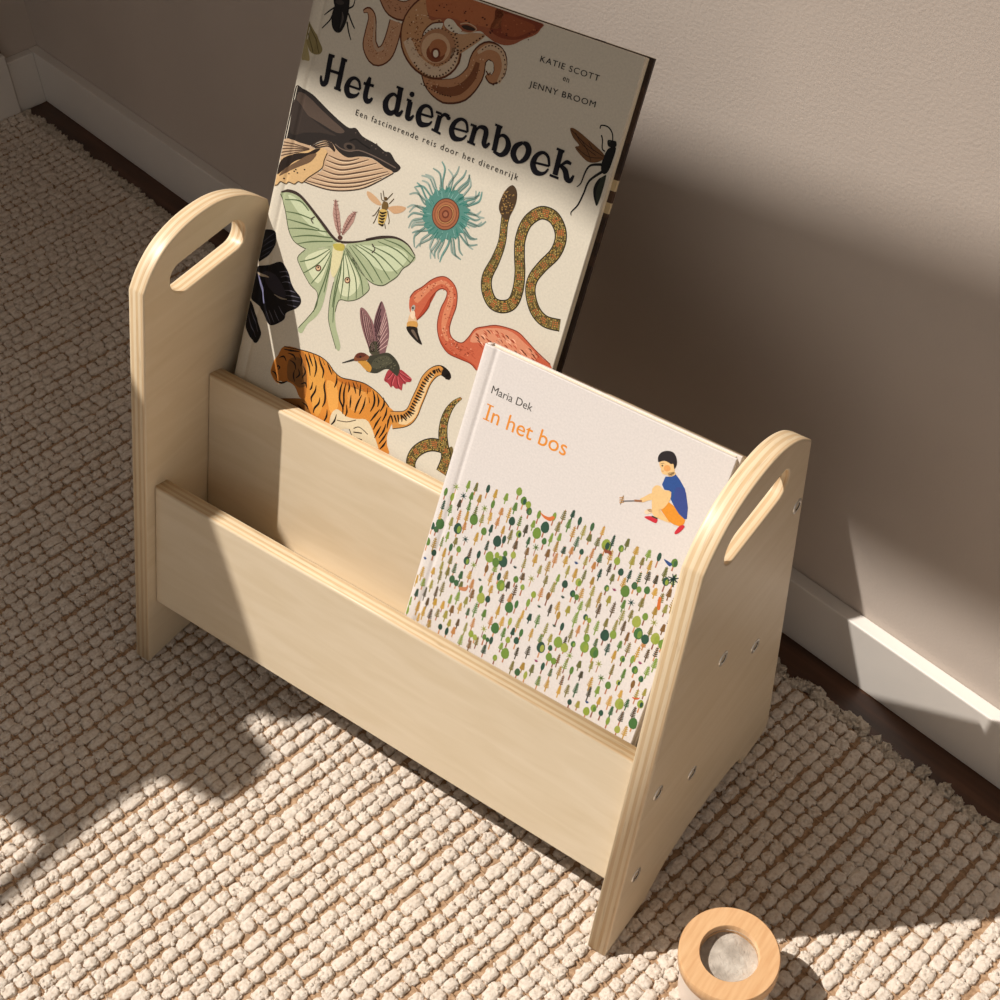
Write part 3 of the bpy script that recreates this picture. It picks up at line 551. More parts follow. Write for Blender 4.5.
('S','40292b',4,1,[1042,954,1092,866,1159,740],[6.0,7.2]),
('S','40292b',4,1,[1064,945,1111,865,1168,744],[6.0,7.2]),
('S','c9a29b',4,1,[990,978,1052,859,1137,741],[3.6,3.6]),
('S','c9a29b',4,1,[1013,966,1069,866,1146,744],[3.6,3.6]),
('S','c9a29b',4,1,[1036,953,1086,873,1155,748],[3.6,3.6]),
('S','c9a29b',4,1,[1059,941,1104,880,1163,751],[3.6,3.6]),
('P','3c3a2e',5,1,[1128,692,1182,727,1264,778,1317,777,1367,752,1400,712,1396,656,1363,661,1316,673,1278,658,1228,610,1169,590,1129,597]),
('P','4e4c3c',6,1,[1188,707,1270,758,1329,737,1299,698,1229,642,1167,635]),
('P','4a4636',4,1,[1123,726,1121,797,1177,819,1210,743,1185,719]),
('P','6e6a52',7,0,[1362,725,1360,720,1354,719,1353,723,1358,727]),
('P','6e6a52',7,0,[1347,766,1345,761,1339,760,1338,764,1343,767]),
('P','25231b',7,0,[1243,711,1241,707,1235,706,1234,709,1239,713]),
('P','6e6a52',7,0,[1315,719,1313,715,1307,714,1306,718,1311,721]),
('P','6e6a52',7,0,[1248,663,1246,658,1240,657,1239,661,1244,664]),
('P','25231b',7,0,[1256,666,1254,661,1248,660,1247,664,1252,667]),
('P','6e6a52',7,0,[1296,742,1293,737,1288,736,1286,740,1291,744]),
('P','6e6a52',7,0,[1222,639,1219,635,1214,634,1212,638,1217,641]),
('P','25231b',7,0,[1272,746,1270,741,1264,740,1263,744,1268,747]),
('P','25231b',7,0,[1348,719,1346,715,1340,714,1339,718,1344,721]),
('P','25231b',7,0,[1226,709,1223,704,1217,703,1216,707,1221,711]),
('P','6e6a52',7,0,[1263,689,1261,685,1255,684,1254,688,1259,691]),
('P','6e6a52',7,0,[1234,726,1231,722,1225,721,1224,725,1229,728]),
('P','25231b',7,0,[1199,715,1197,711,1191,710,1190,714,1195,717]),
('P','25231b',7,0,[1253,727,1250,723,1245,722,1244,726,1249,729]),
('P','25231b',7,0,[1301,674,1298,669,1293,668,1292,672,1297,675]),
('P','6e6a52',7,0,[1290,678,1288,674,1282,672,1281,676,1286,680]),
('P','25231b',7,0,[1190,684,1188,679,1182,678,1181,682,1186,685]),
('P','6e6a52',7,0,[1292,714,1289,709,1284,708,1282,712,1287,715]),
('P','6e6a52',7,0,[1279,744,1276,740,1271,739,1269,743,1274,746]),
('P','25231b',7,0,[1205,688,1203,683,1197,682,1196,686,1201,690]),
('P','25231b',7,0,[1313,758,1310,754,1305,753,1303,756,1308,760]),
('P','25231b',7,0,[1214,685,1212,681,1206,680,1205,683,1210,687]),
('P','6e6a52',7,0,[1333,695,1330,691,1325,690,1324,693,1329,697]),
('P','6e6a52',7,0,[1258,716,1255,712,1250,711,1249,715,1254,718]),
('P','6e6a52',7,0,[1353,717,1350,713,1345,712,1344,715,1349,719]),
('P','6e6a52',7,0,[1356,696,1354,691,1348,690,1347,694,1352,698]),
('P','25231b',7,0,[1314,728,1312,723,1306,722,1305,726,1310,729]),
('P','6e6a52',7,0,[1346,728,1344,724,1338,723,1337,726,1342,730]),
('P','25231b',7,0,[1347,754,1344,750,1339,749,1338,753,1343,756]),
('P','6e6a52',7,0,[1286,709,1283,704,1278,703,1277,707,1282,710]),
('P','25231b',7,0,[1306,694,1303,689,1298,688,1296,692,1301,695]),
('P','25231b',7,0,[1340,746,1338,741,1332,740,1331,744,1336,747]),
('P','6e6a52',7,0,[1270,701,1267,697,1262,696,1261,699,1266,703]),
('P','25231b',7,0,[1289,672,1287,667,1281,666,1280,670,1285,674]),
('P','6e6a52',7,0,[1324,729,1321,724,1316,723,1315,727,1320,730]),
('P','6e6a52',7,0,[1223,700,1221,696,1215,695,1214,698,1219,702]),
('P','25231b',7,0,[1244,674,1242,669,1236,668,1235,672,1240,676]),
('P','6e6a52',7,0,[1333,703,1331,699,1325,698,1324,702,1329,705]),
('P','6e6a52',7,0,[1359,718,1356,714,1351,713,1349,717,1354,720]),
('P','c08a3c',6,1,[1050,624,1095,656,1140,651,1174,629,1168,592,1124,595,1074,615]),
('P','7d4a30',6,1,[1011,626,1021,667,1056,696,1098,702,1133,694,1116,659,1068,636,1024,618]),
('P','5e2f24',7,1,[1019,656,1056,695,1103,703,1089,676,1043,648]),
('P','17120f',8,0,[1071,668,1070,663,1064,658,1057,658,1053,661,1054,667,1060,671,1067,672]),
('S','33302c',7,1,[1016,626,971,595,924,563],[15.6,10.8,4.8]),
('P','a03a40',4,1,[1309,661,1337,677,1387,652,1402,708,1468,699,1513,682,1507,657,1479,645,1474,626,1454,622,1458,574,1431,576,1407,566,1378,576,1367,558,1335,577,1301,581,1298,611]),
('S','6a2027',5,1,[1351,665,1325,609,1306,585],[4.8,7.2,4.8]),
('S','d0686a',5,1,[1360,668,1335,613,1311,598],[3.6,7.2,3.6]),
('S','6a2027',5,1,[1370,655,1363,607,1367,568],[4.8,7.2,4.8]),
('S','d0686a',5,1,[1379,658,1373,611,1373,581],[3.6,7.2,3.6]),
('S','6a2027',5,1,[1393,650,1411,608,1436,578],[4.8,7.2,4.8]),
('S','d0686a',5,1,[1401,654,1420,612,1441,591],[3.6,7.2,3.6]),
('S','6a2027',5,1,[1403,668,1441,648,1472,634],[4.8,7.2,4.8]),
('S','d0686a',5,1,[1412,672,1450,652,1477,647],[3.6,7.2,3.6]),
('S','6a2027',5,1,[1403,686,1459,678,1508,671],[4.8,7.2,4.8]),
('S','d0686a',5,1,[1411,690,1468,681,1513,684],[3.6,7.2,3.6]),
('P','bf6044',1,1,[1336,1210,1360,1259,1412,1313,1460,1377,1514,1422,1575,1443,1641,1422,1684,1371,1704,1287,1696,1205,1695,1135,1720,1087,1767,1066,1824,1077,1860,1131,1891,1201,1957,1240,2036,1280,2133,1298,2210,1298,2283,1271,2372,1233,2444,1206,2500,1190,2514,1145,2365,1061,2137,967,1987,941,1925,967,1832,965,1737,967,1663,1007,1617,1070,1594,1142,1593,1233,1610,1309,1606,1352,1574,1361,1534,1337,1499,1272,1499,1209,1472,1141,1434,1085,1388,1097,1352,1141]),
('P','d0825f',2,1,[1367,1234,1457,1342,1556,1418,1637,1393,1673,1321,1672,1218,1671,1114,1717,1052,1693,1042,1640,1102,1621,1199,1631,1305,1624,1371,1551,1389,1470,1301,1406,1197]),
('P','a8432c',2,1,[1465,1184,1489,1262,1529,1329,1502,1221,1467,1133,1432,1091]),
('P','b04a30',2,1,[1638,1044,1731,988,1866,984,1965,966,1981,938,1925,967,1833,963,1738,965,1665,1002]),
('P','d28c6c',2,1,[1906,1195,2041,1265,2163,1285,2277,1252,2393,1208,2339,1141,2145,1142,1978,1133,1881,1105]),
('S','f0b596',3,1,[2076,1207,2095,1204,2112,1192],[3.0,9.0,3.0]),
('S','e8a080',3,1,[2297,1169,2316,1165,2332,1154],[3.0,9.0,3.0]),
('S','5a2a20',3,1,[2215,1176,2235,1172,2251,1161],[3.0,9.0,3.0]),
('S','5a2a20',3,1,[1977,1227,1997,1223,2014,1212],[3.0,9.0,3.0]),
('S','9a4028',3,1,[2040,1248,2059,1244,2076,1233],[3.0,9.0,3.0]),
('S','e8a080',3,1,[2295,1220,2314,1217,2331,1205],[3.0,9.0,3.0]),
('S','e8a080',3,1,[2346,1172,2365,1168,2381,1157],[3.0,9.0,3.0]),
('S','f0b596',3,1,[2325,1165,2344,1162,2361,1150],[3.0,9.0,3.0]),
('S','9a4028',3,1,[2133,1183,2152,1180,2169,1168],[3.0,9.0,3.0]),
('S','f0b596',3,1,[2027,1153,2047,1150,2063,1138],[3.0,9.0,3.0]),
('S','9a4028',3,1,[2171,1235,2190,1231,2207,1220],[3.0,9.0,3.0]),
('S','9a4028',3,1,[1902,1176,1921,1172,1938,1161],[3.0,9.0,3.0]),
('S','b85a40',3,1,[1998,1235,2018,1232,2034,1220],[3.0,9.0,3.0]),
('S','b85a40',3,1,[2057,1229,2077,1225,2094,1214],[3.0,9.0,3.0]),
('S','e8a080',3,1,[2208,1175,2227,1172,2244,1160],[3.0,9.0,3.0]),
('S','5a2a20',3,1,[2253,1171,2272,1167,2289,1156],[3.0,9.0,3.0]),
('S','e8a080',3,1,[2016,1233,2035,1229,2052,1218],[3.0,9.0,3.0]),
('S','b85a40',3,1,[2362,1222,2381,1218,2398,1207],[3.0,9.0,3.0]),
('S','f0b596',3,1,[1950,1133,1969,1129,1986,1118],[3.0,9.0,3.0]),
('S','f0b596',3,1,[2148,1215,2168,1211,2184,1200],[3.0,9.0,3.0]),
('S','f0b596',3,1,[2408,1146,2427,1142,2444,1131],[3.0,9.0,3.0]),
('S','b85a40',3,1,[2355,1156,2374,1152,2390,1141],[3.0,9.0,3.0]),
('S','b85a40',3,1,[2268,1196,2287,1193,2303,1181],[3.0,9.0,3.0]),
('S','9a4028',3,1,[2373,1215,2392,1212,2408,1200],[3.0,9.0,3.0]),
('S','5a2a20',3,1,[1930,1135,1950,1131,1967,1120],[3.0,9.0,3.0]),
('S','b85a40',3,1,[2358,1175,2377,1172,2394,1160],[3.0,9.0,3.0]),
('S','9a4028',3,1,[2086,1205,2106,1201,2122,1189],[3.0,9.0,3.0]),
('S','5a2a20',3,1,[2344,1205,2363,1201,2379,1190],[3.0,9.0,3.0]),
('S','5a2a20',3,1,[1909,1155,1929,1151,1946,1139],[3.0,9.0,3.0]),
('S','f0b596',3,1,[2075,1184,2094,1180,2111,1169],[3.0,9.0,3.0]),
('S','9a4028',3,1,[1994,1143,2014,1139,2031,1128],[3.0,9.0,3.0]),
('S','5a2a20',3,1,[2260,1201,2279,1197,2295,1186],[3.0,9.0,3.0]),
('S','9a4028',3,1,[1961,1200,1980,1197,1997,1185],[3.0,9.0,3.0]),
('S','f0b596',3,1,[2178,1243,2197,1239,2213,1228],[3.0,9.0,3.0]),
('S','5a2a20',3,1,[2313,1230,2332,1227,2348,1215],[3.0,9.0,3.0]),
('S','5a2a20',3,1,[2123,1248,2142,1244,2158,1233],[3.0,9.0,3.0]),
('S','9a4028',3,1,[1905,1169,1924,1165,1941,1154],[3.0,9.0,3.0]),
('S','e8a080',3,1,[2295,1217,2314,1213,2330,1202],[3.0,9.0,3.0]),
('S','e8a080',3,1,[2195,1221,2215,1217,2231,1206],[3.0,9.0,3.0]),
('S','5a2a20',3,1,[1909,1154,1929,1151,1946,1139],[3.0,9.0,3.0]),
('S','5a2a20',3,1,[2335,1157,2354,1153,2371,1142],[3.0,9.0,3.0]),
('S','9a4028',3,1,[2363,1193,2382,1189,2398,1178],[3.0,9.0,3.0]),
('S','9a4028',3,1,[2349,1180,2368,1176,2385,1165],[3.0,9.0,3.0]),
('S','e8a080',3,1,[1997,1146,2017,1142,2034,1131],[3.0,9.0,3.0]),
('S','9a4028',3,1,[2301,1142,2320,1138,2336,1127],[3.0,9.0,3.0]),
('S','5a2a20',3,1,[2282,1191,2302,1187,2318,1176],[3.0,9.0,3.0]),
('S','e8a080',3,1,[2067,1192,2087,1188,2103,1177],[3.0,9.0,3.0]),
('S','b85a40',3,1,[2199,1205,2218,1201,2234,1190],[3.0,9.0,3.0]),
('S','f0b596',3,1,[2100,1160,2119,1156,2136,1145],[3.0,9.0,3.0]),
('S','e8a080',3,1,[2325,1184,2344,1180,2360,1169],[3.0,9.0,3.0]),
('S','e8a080',3,1,[1990,1149,2010,1146,2027,1134],[3.0,9.0,3.0]),
('S','5a2a20',3,1,[2308,1144,2327,1140,2344,1129],[3.0,9.0,3.0]),
('S','b85a40',3,1,[2160,1203,2179,1200,2196,1188],[3.0,9.0,3.0]),
('S','5a2a20',3,1,[1946,1172,1966,1168,1983,1157],[3.0,9.0,3.0]),
('S','f0b596',3,1,[1950,1182,1970,1179,1987,1167],[3.0,9.0,3.0]),
('S','9a4028',3,1,[1986,1172,2005,1168,2022,1156],[3.0,9.0,3.0]),
('S','f0b596',3,1,[2254,1193,2273,1189,2290,1178],[3.0,9.0,3.0]),
('S','b85a40',3,1,[2066,1190,2086,1186,2103,1174],[3.0,9.0,3.0]),
('S','b85a40',3,1,[2166,1233,2185,1229,2201,1218],[3.0,9.0,3.0]),
('S','b85a40',3,1,[2046,1223,2065,1220,2082,1208],[3.0,9.0,3.0]),
('S','5a2a20',3,1,[2014,1166,2033,1163,2050,1151],[3.0,9.0,3.0]),
('S','9a4028',3,1,[1949,1111,1969,1108,1986,1096],[3.0,9.0,3.0]),
('S','5a2a20',3,1,[2305,1151,2324,1147,2340,1136],[3.0,9.0,3.0]),
('S','f0b596',3,1,[2146,1228,2165,1225,2182,1213],[3.0,9.0,3.0]),
('S','b85a40',3,1,[1955,1214,1975,1210,1991,1199],[3.0,9.0,3.0]),
('S','e8a080',3,1,[2109,1221,2128,1218,2145,1206],[3.0,9.0,3.0]),
('S','f0b596',3,1,[2120,1217,2140,1214,2156,1202],[3.0,9.0,3.0]),
('S','b85a40',3,1,[2084,1249,2103,1245,2120,1234],[3.0,9.0,3.0]),
('S','9a4028',3,1,[2098,1235,2118,1231,2134,1220],[3.0,9.0,3.0]),
('S','b85a40',3,1,[2293,1143,2312,1139,2328,1128],[3.0,9.0,3.0]),
('S','9a3c26',3,0,[1804,1023,1820,1023],[3.0,6.0,3.0]),
('S','9a3c26',3,0,[1756,1040,1772,1039],[3.0,6.0,3.0]),
('S','9a3c26',3,0,[1860,1056,1877,1056],[3.0,6.0,3.0]),
('S','9a3c26',3,0,[1880,1027,1896,1027],[3.0,6.0,3.0]),
('S','9a3c26',3,0,[1882,1023,1898,1022],[3.0,6.0,3.0]),
('S','9a3c26',3,0,[1890,1037,1906,1037],[3.0,6.0,3.0]),
('S','9a3c26',3,0,[1765,1002,1781,1001],[3.0,6.0,3.0]),
('S','9a3c26',3,0,[1754,994,1770,994],[3.0,6.0,3.0]),
('S','9a3c26',3,0,[1900,1049,1916,1049],[3.0,6.0,3.0]),
('S','9a3c26',3,0,[1938,1015,1955,1014],[3.0,6.0,3.0]),
('S','9a3c26',3,0,[1794,1024,1810,1024],[3.0,6.0,3.0]),
('S','9a3c26',3,0,[1921,1038,1937,1038],[3.0,6.0,3.0]),
('S','9a3c26',3,0,[1910,1051,1926,1051],[3.0,6.0,3.0]),
('S','9a3c26',3,0,[1798,1022,1814,1022],[3.0,6.0,3.0]),
('S','9a3c26',3,0,[1913,1029,1929,1028],[3.0,6.0,3.0]),
('S','9a3c26',3,0,[1743,1025,1759,1025],[3.0,6.0,3.0]),
('S','9a3c26',3,0,[1817,1012,1833,1011],[3.0,6.0,3.0]),
('S','9a3c26',3,0,[1817,1031,1833,1031],[3.0,6.0,3.0]),
('S','9a3c26',3,0,[1859,999,1875,998],[3.0,6.0,3.0]),
('S','9a3c26',3,0,[1819,1052,1836,1052],[3.0,6.0,3.0]),
('S','9a3c26',3,0,[1920,1021,1936,1020],[3.0,6.0,3.0]),
('S','9a3c26',3,0,[1876,1024,1892,1024],[3.0,6.0,3.0]),
('S','9a3c26',3,0,[1830,1052,1846,1051],[3.0,6.0,3.0]),
('S','9a3c26',3,0,[1879,1029,1895,1029],[3.0,6.0,3.0]),
('S','9a3c26',3,0,[1778,1029,1794,1028],[3.0,6.0,3.0]),
('S','9a3c26',3,0,[1740,1004,1756,1003],[3.0,6.0,3.0]),
('S','7a2f1e',4,1,[1336,1210,1359,1262,1411,1316,1460,1379,1513,1424,1574,1445,1644,1423,1687,1372,1706,1288,1699,1206,1698,1136,1722,1088,1769,1067,1824,1075,1860,1131,1891,1201,1956,1242,2035,1282,2133,1300,2212,1301,2285,1274,2373,1236,2499,1193],[6.0]),
('S','7a2f1e',4,1,[1434,1085,1472,1141,1501,1210,1502,1273,1536,1338,1573,1363,1608,1353,1612,1309,1595,1234,1595,1143,1618,1070,1665,1008,1738,965,1833,963,1926,965,1985,940],[6.0]),
('P','d9b48e',4,1,[1368,1095,1387,1125,1434,1085,1448,1039,1377,1013,1368,1042]),
('P','e8cdb0',5,1,[1373,1149,1407,1127,1411,1082,1376,1092]),
('P','c99550',5,1,[1369,1048,1437,1075,1449,1036,1377,1011]),
('P','241c17',6,1,[1371,1014,1447,1038,1466,1011,1495,975,1523,942,1484,942,1430,961,1385,985]),
('P','6a5a4c',7,1,[1411,1001,1436,1010,1486,960,1455,971]),
('P','a8a49a',6,0,[1399,1155,1398,1147,1394,1139,1389,1133,1383,1131,1378,1131,1373,1136,1369,1142,1368,1151,1370,1160,1373,1167,1378,1173,1384,1176,1390,1175,1395,1171,1398,1164]),
('P','3a2a28',7,0,[1389,1155,1388,1148,1384,1144,1378,1144,1374,1149,1374,1156,1379,1161,1385,1160]),
('P','b0553c',3,0,[1827,981,1826,976,1822,976,1820,981,1824,984]),
('P','9a4630',3,0,[1508,1377,1505,1371,1498,1371,1496,1376,1502,1381]),
('P','e0a484',3,0,[1661,1065,1658,1058,1651,1058,1649,1064,1655,1068]),
('P','7a3424',3,0,[1565,1378,1562,1373,1555,1372,1553,1376,1560,1380]),
('P','7a3424',3,0,[1694,1290,1691,1285,1684,1284,1683,1288,1689,1292]),
('P','e0a484',3,0,[1687,1110,1686,1104,1680,1104,1678,1110,1683,1114]),
('P','e0a484',3,0,[1788,985,1787,979,1782,979,1781,984,1785,988]),
('P','e0a484',3,0,[1557,1409,1556,1405,1551,1405,1550,1408,1554,1411]),
('P','7a3424',3,0,[1417,1296,1415,1292,1410,1292,1409,1296,1413,1299]),
('P','e0a484',3,0,[1521,1373,1517,1368,1510,1367,1509,1371,1516,1374]),
('P','9a4630',3,0,[1612,1362,1609,1357,1602,1356,1601,1360,1607,1364]),
('P','9a4630',3,0,[1457,1332,1454,1327,1447,1326,1446,1330,1452,1334]),
('P','9a4630',3,0,[1654,1320,1653,1316,1648,1315,1647,1319,1651,1322]),
('P','b0553c',3,0,[1675,1338,1673,1333,1668,1333,1666,1337,1671,1341]),
('P','7a3424',3,0,[1378,1223,1377,1218,1371,1217,1370,1223,1374,1226]),
('P','9a4630',3,0,[1770,1050,1768,1044,1762,1044,1761,1050,1765,1053]),
('P','b0553c',3,0,[1658,1111,1656,1107,1651,1106,1650,1110,1655,1113]),
('P','e0a484',3,0,[1614,1400,1612,1396,1608,1396,1606,1399,1610,1402]),
('P','b0553c',3,0,[1683,1269,1680,1264,1675,1264,1674,1268,1678,1271]),
('P','9a4630',3,0,[1686,1266,1685,1261,1680,1261,1679,1265,1683,1268]),
('P','7a3424',3,0,[1634,1368,1632,1363,1626,1362,1624,1367,1630,1370]),
('P','9a4630',3,0,[1790,1035,1787,1029,1780,1028,1779,1034,1784,1038]),
('P','e0a484',3,0,[1646,1397,1644,1392,1638,1392,1637,1397,1642,1400]),
('P','7a3424',3,0,[1693,1075,1692,1070,1687,1070,1686,1075,1690,1078]),
('P','9a4630',3,0,[1760,1043,1757,1038,1750,1037,1748,1040,1755,1044]),
('P','9a4630',3,0,[1646,1286,1645,1281,1640,1281,1639,1287,1642,1290]),
('P','9a4630',3,0,[1434,1281,1432,1275,1427,1275,1425,1281,1430,1284]),
('P','9a4630',3,0,[1883,1052,1882,1047,1878,1047,1876,1051,1880,1054]),
('P','9a4630',3,0,[1474,1356,1472,1351,1468,1351,1466,1355,1470,1358]),
('P','7a3424',3,0,[1809,984,1807,978,1802,978,1800,983,1804,987]),
('P','7a3424',3,0,[1429,1259,1427,1253,1419,1252,1417,1258,1424,1262]),
('P','e0a484',3,0,[1548,1413,1545,1409,1538,1408,1536,1411,1543,1415]),
('P','9a4630',3,0,[1381,1229,1379,1224,1373,1223,1372,1228,1377,1232]),
('P','9a4630',3,0,[1663,1080,1661,1075,1655,1074,1654,1078,1659,1082]),
('P','9a4630',3,0,[1838,1029,1837,1023,1831,1023,1829,1029,1834,1032]),
('P','e0a484',3,0,[1895,1012,1893,1008,1888,1007,1887,1011,1891,1014]),
('P','7a3424',3,0,[1677,1362,1675,1356,1667,1355,1666,1361,1672,1365]),
('P','7a3424',3,0,[1456,1326,1454,1321,1448,1320,1447,1325,1452,1328]),
('P','9a4630',3,0,[1705,1038,1703,1032,1696,1032,1695,1037,1700,1040]),
('P','b0553c',3,0,[1807,1025,1805,1020,1800,1020,1799,1025,1803,1028]),
('P','b0553c',3,0,[1659,1367,1657,1362,1651,1361,1649,1365,1654,1369]),
('P','7a3424',3,0,[1873,1009,1871,1004,1866,1004,1865,1007,1869,1010]),
('P','b0553c',3,0,[1749,1029,1747,1024,1741,1023,1739,1028,1744,1031]),
('P','e0a484',3,0,[1371,1274,1368,1269,1361,1268,1360,1272,1366,1275]),
('P','9a4630',3,0,[1597,1380,1596,1375,1590,1374,1588,1380,1593,1384]),
('P','e0a484',3,0,[1758,1029,1755,1024,1748,1023,1747,1027,1753,1031]),
('P','e0a484',3,0,[1729,1067,1726,1062,1720,1061,1719,1065,1724,1068]),
('P','7a3424',3,0,[1874,1013,1872,1009,1867,1008,1866,1012,1870,1015]),
('P','e0a484',3,0,[1799,1031,1797,1026,1791,1025,1789,1030,1794,1034]),
('P','b0553c',3,0,[1395,1292,1392,1286,1385,1285,1384,1291,1390,1294]),
('P','b0553c',3,0,[1497,1359,1494,1354,1487,1353,1486,1357,1492,1361]),
('P','7a3424',3,0,[1646,1269,1644,1264,1640,1264,1638,1269,1642,1273]),
('P','9a4630',3,0,[1677,1088,1674,1082,1667,1081,1665,1086,1671,1090]),
('P','e0a484',3,0,[1683,1339,1681,1334,1676,1333,1674,1339,1678,1343]),
('P','e0a484',3,0,[1906,1062,1904,1057,1898,1056,1896,1061,1902,1064]),
('P','e0a484',3,0,[1654,1249,1652,1243,1645,1242,1644,1248,1649,1252]),
('P','e0a484',3,0,[1662,1126,1661,1120,1656,1120,1655,1126,1658,1129]),
('P','9a4630',3,0,[1658,1303,1655,1298,1648,1297,1646,1302,1652,1306]),
('P','e0a484',3,0,[1771,1060,1768,1055,1761,1053,1760,1057,1766,1061]),
('P','e0a484',3,0,[1753,1039,1750,1033,1744,1033,1743,1037,1748,1041]),
('P','b0553c',3,0,[1834,996,1831,990,1824,989,1823,994,1829,998]),
('P','7a3424',3,0,[1663,1273,1662,1269,1657,1268,1655,1272,1660,1275]),
('P','b0553c',3,0,[1842,1031,1840,1026,1835,1026,1834,1031,1838,1034]),
('P','b0553c',3,0,[1670,1197,1668,1192,1662,1191,1661,1195,1666,1198]),
('P','e0a484',3,0,[1632,1335,1630,1330,1623,1329,1622,1334,1627,1337]),
('P','7a3424',3,0,[1491,1324,1490,1319,1485,1319,1484,1324,1487,1327]),
('P','e0a484',3,0,[1741,1065,1739,1059,1733,1059,1731,1065,1736,1068]),
('P','b0553c',3,0,[1374,1252,1372,1246,1366,1246,1364,1252,1369,1256]),
('P','9a4630',3,0,[1714,1023,1711,1017,1705,1016,1703,1021,1709,1025]),
('P','7a3424',3,0,[1708,1017,1706,1011,1699,1010,1697,1015,1703,1019]),
('P','9a4630',3,0,[1588,1402,1586,1398,1580,1397,1579,1401,1584,1404]),
('P','b0553c',3,0,[1734,1043,1731,1036,1724,1036,1722,1042,1728,1046]),
('P','e0a484',3,0,[1598,1401,1597,1396,1592,1396,1590,1401,1594,1404]),
('P','9a4630',3,0,[1653,1332,1650,1327,1643,1326,1642,1330,1648,1333]),
('P','b0553c',3,0,[1503,1354,1500,1349,1494,1348,1492,1352,1498,1355]),
('P','7a3424',3,0,[1831,1026,1829,1019,1822,1019,1820,1025,1826,1029]),
('P','7a3424',3,0,[1793,1053,1791,1047,1784,1047,1782,1052,1788,1057]),
('P','7a3424',3,0,[1660,1111,1658,1105,1651,1104,1650,1110,1655,1114]),
('P','7a3424',3,0,[1895,1027,1894,1023,1890,1022,1888,1027,1892,1030]),
('P','b0553c',3,0,[1560,1415,1558,1409,1554,1409,1552,1415,1556,1418]),
('P','b0553c',3,0,[1865,1037,1862,1032,1856,1031,1854,1035,1860,1039]),
('P','9a4630',3,0,[1698,1139,1695,1133,1689,1133,1687,1138,1692,1143]),
('P','9a4630',3,0,[1685,1217,1684,1212,1679,1212,1678,1216,1682,1219]),
('P','7a3424',3,0,[1793,1046,1791,1040,1786,1040,1785,1045,1789,1049]),
('P','9a4630',3,0,[1504,1360,1501,1355,1494,1354,1493,1357,1499,1361]),
('P','7a3424',3,0,[1681,1198,1679,1193,1675,1193,1673,1199,1677,1202]),
('P','e0a484',3,0,[1462,1343,1460,1337,1455,1337,1453,1343,1457,1346]),
('P','e0a484',3,0,[1660,1306,1659,1302,1653,1301,1652,1306,1656,1309]),
('P','e0a484',3,0,[1498,1370,1496,1365,1492,1365,1490,1370,1494,1373]),
('P','9a4630',3,0,[1613,1377,1611,1372,1606,1371,1604,1376,1609,1380]),
('P','b0553c',3,0,[1689,1159,1686,1154,1680,1153,1679,1158,1684,1162]),
('P','b0553c',3,0,[1484,1321,1482,1315,1475,1315,1474,1320,1479,1324]),
('P','b0553c',3,0,[1439,1306,1437,1301,1431,1301,1430,1305,1435,1308]),
('P','e0a484',3,0,[1656,1324,1654,1319,1650,1319,1648,1324,1652,1327]),
('P','e0a484',3,0,[1444,1297,1442,1292,1436,1292,1435,1296,1440,1300]),
('P','7a3424',3,0,[1640,1205,1639,1200,1634,1200,1633,1205,1637,1208]),
('P','b0553c',3,0,[1585,1358,1583,1353,1578,1353,1577,1358,1581,1361]),
('P','9a4630',3,0,[1656,1185,1654,1180,1648,1179,1647,1183,1652,1187]),
('P','b0553c',3,0,[1669,1051,1667,1045,1661,1044,1659,1050,1664,1054]),
('P','7a3424',3,0,[1498,1341,1497,1335,1492,1336,1490,1341,1494,1345]),
('P','e0a484',3,0,[1436,1287,1434,1283,1428,1282,1427,1286,1432,1289]),
('P','e0a484',3,0,[1640,1310,1638,1305,1632,1304,1631,1309,1635,1312]),
('P','b0553c',3,0,[1626,1399,1624,1393,1617,1393,1615,1398,1621,1402]),
('P','9a4630',3,0,[1659,1267,1658,1263,1653,1262,1651,1267,1655,1270]),
('P','e0a484',3,0,[1443,1316,1441,1311,1435,1311,1433,1316,1438,1319]),
('P','e0a484',3,0,[1657,1100,1655,1094,1648,1094,1646,1099,1652,1103]),
('P','7a3424',3,0,[1812,1038,1809,1033,1804,1032,1802,1037,1807,1040]),
('P','e0a484',3,0,[1392,1287,1391,1282,1386,1282,1384,1287,1388,1290]),
('P','9a4630',3,0,[1598,1413,1595,1409,1589,1407,1588,1411,1593,1415]),
('P','b0553c',3,0,[1646,1209,1645,1203,1639,1202,1637,1208,1642,1212]),
('S','5e3320',1,1,[435,2881,475,2900,516,2861,531,2763,548,2689,615,2636,684,2680,707,2773,711,2891],[22.5,44.9,67.4,98.8,123.6,125.8,123.6,116.8,112.3]),
('S','b98d6c',2,1,[438,2881,476,2897,516,2861,531,2763,548,2689,615,2638,683,2681,707,2773,711,2891],[9.0,29.2,51.7,80.9,105.6,107.8,105.6,98.8,94.4]),
('S','b99b80',3,1,[530,2872,553,2816,568,2734,613,2679,660,2709],[4.5,15.7,18.0,22.5,22.5]),
('S','5e3320',1,1,[580,3026,658,2969,775,2978,935,3097],[112.3,123.6,125.8,123.6]),
('S','b08060',2,1,[580,3026,657,2971,774,2981,935,3099],[94.4,105.6,107.8,101.1]),
('S','5e3320',3,1,[1075,3082,937,3030,854,2915,870,2796,974,2716,1114,2710,1194,2796,1161,2901,1063,2935],[190.9,190.9,188.7,179.7,168.5,157.3,146.0,123.6,101.1]),
('S','b5875f',4,1,[1075,3082,937,3028,856,2915,873,2796,977,2719,1113,2714,1189,2796,1155,2896,1063,2931],[168.5,168.5,168.5,159.5,148.3,137.0,125.8,105.6,83.1]),
('S','cbb297',5,1,[827,2807,937,2706,1096,2674,1207,2753,1207,2861],[67.4,71.9,67.4,62.9,56.2]),
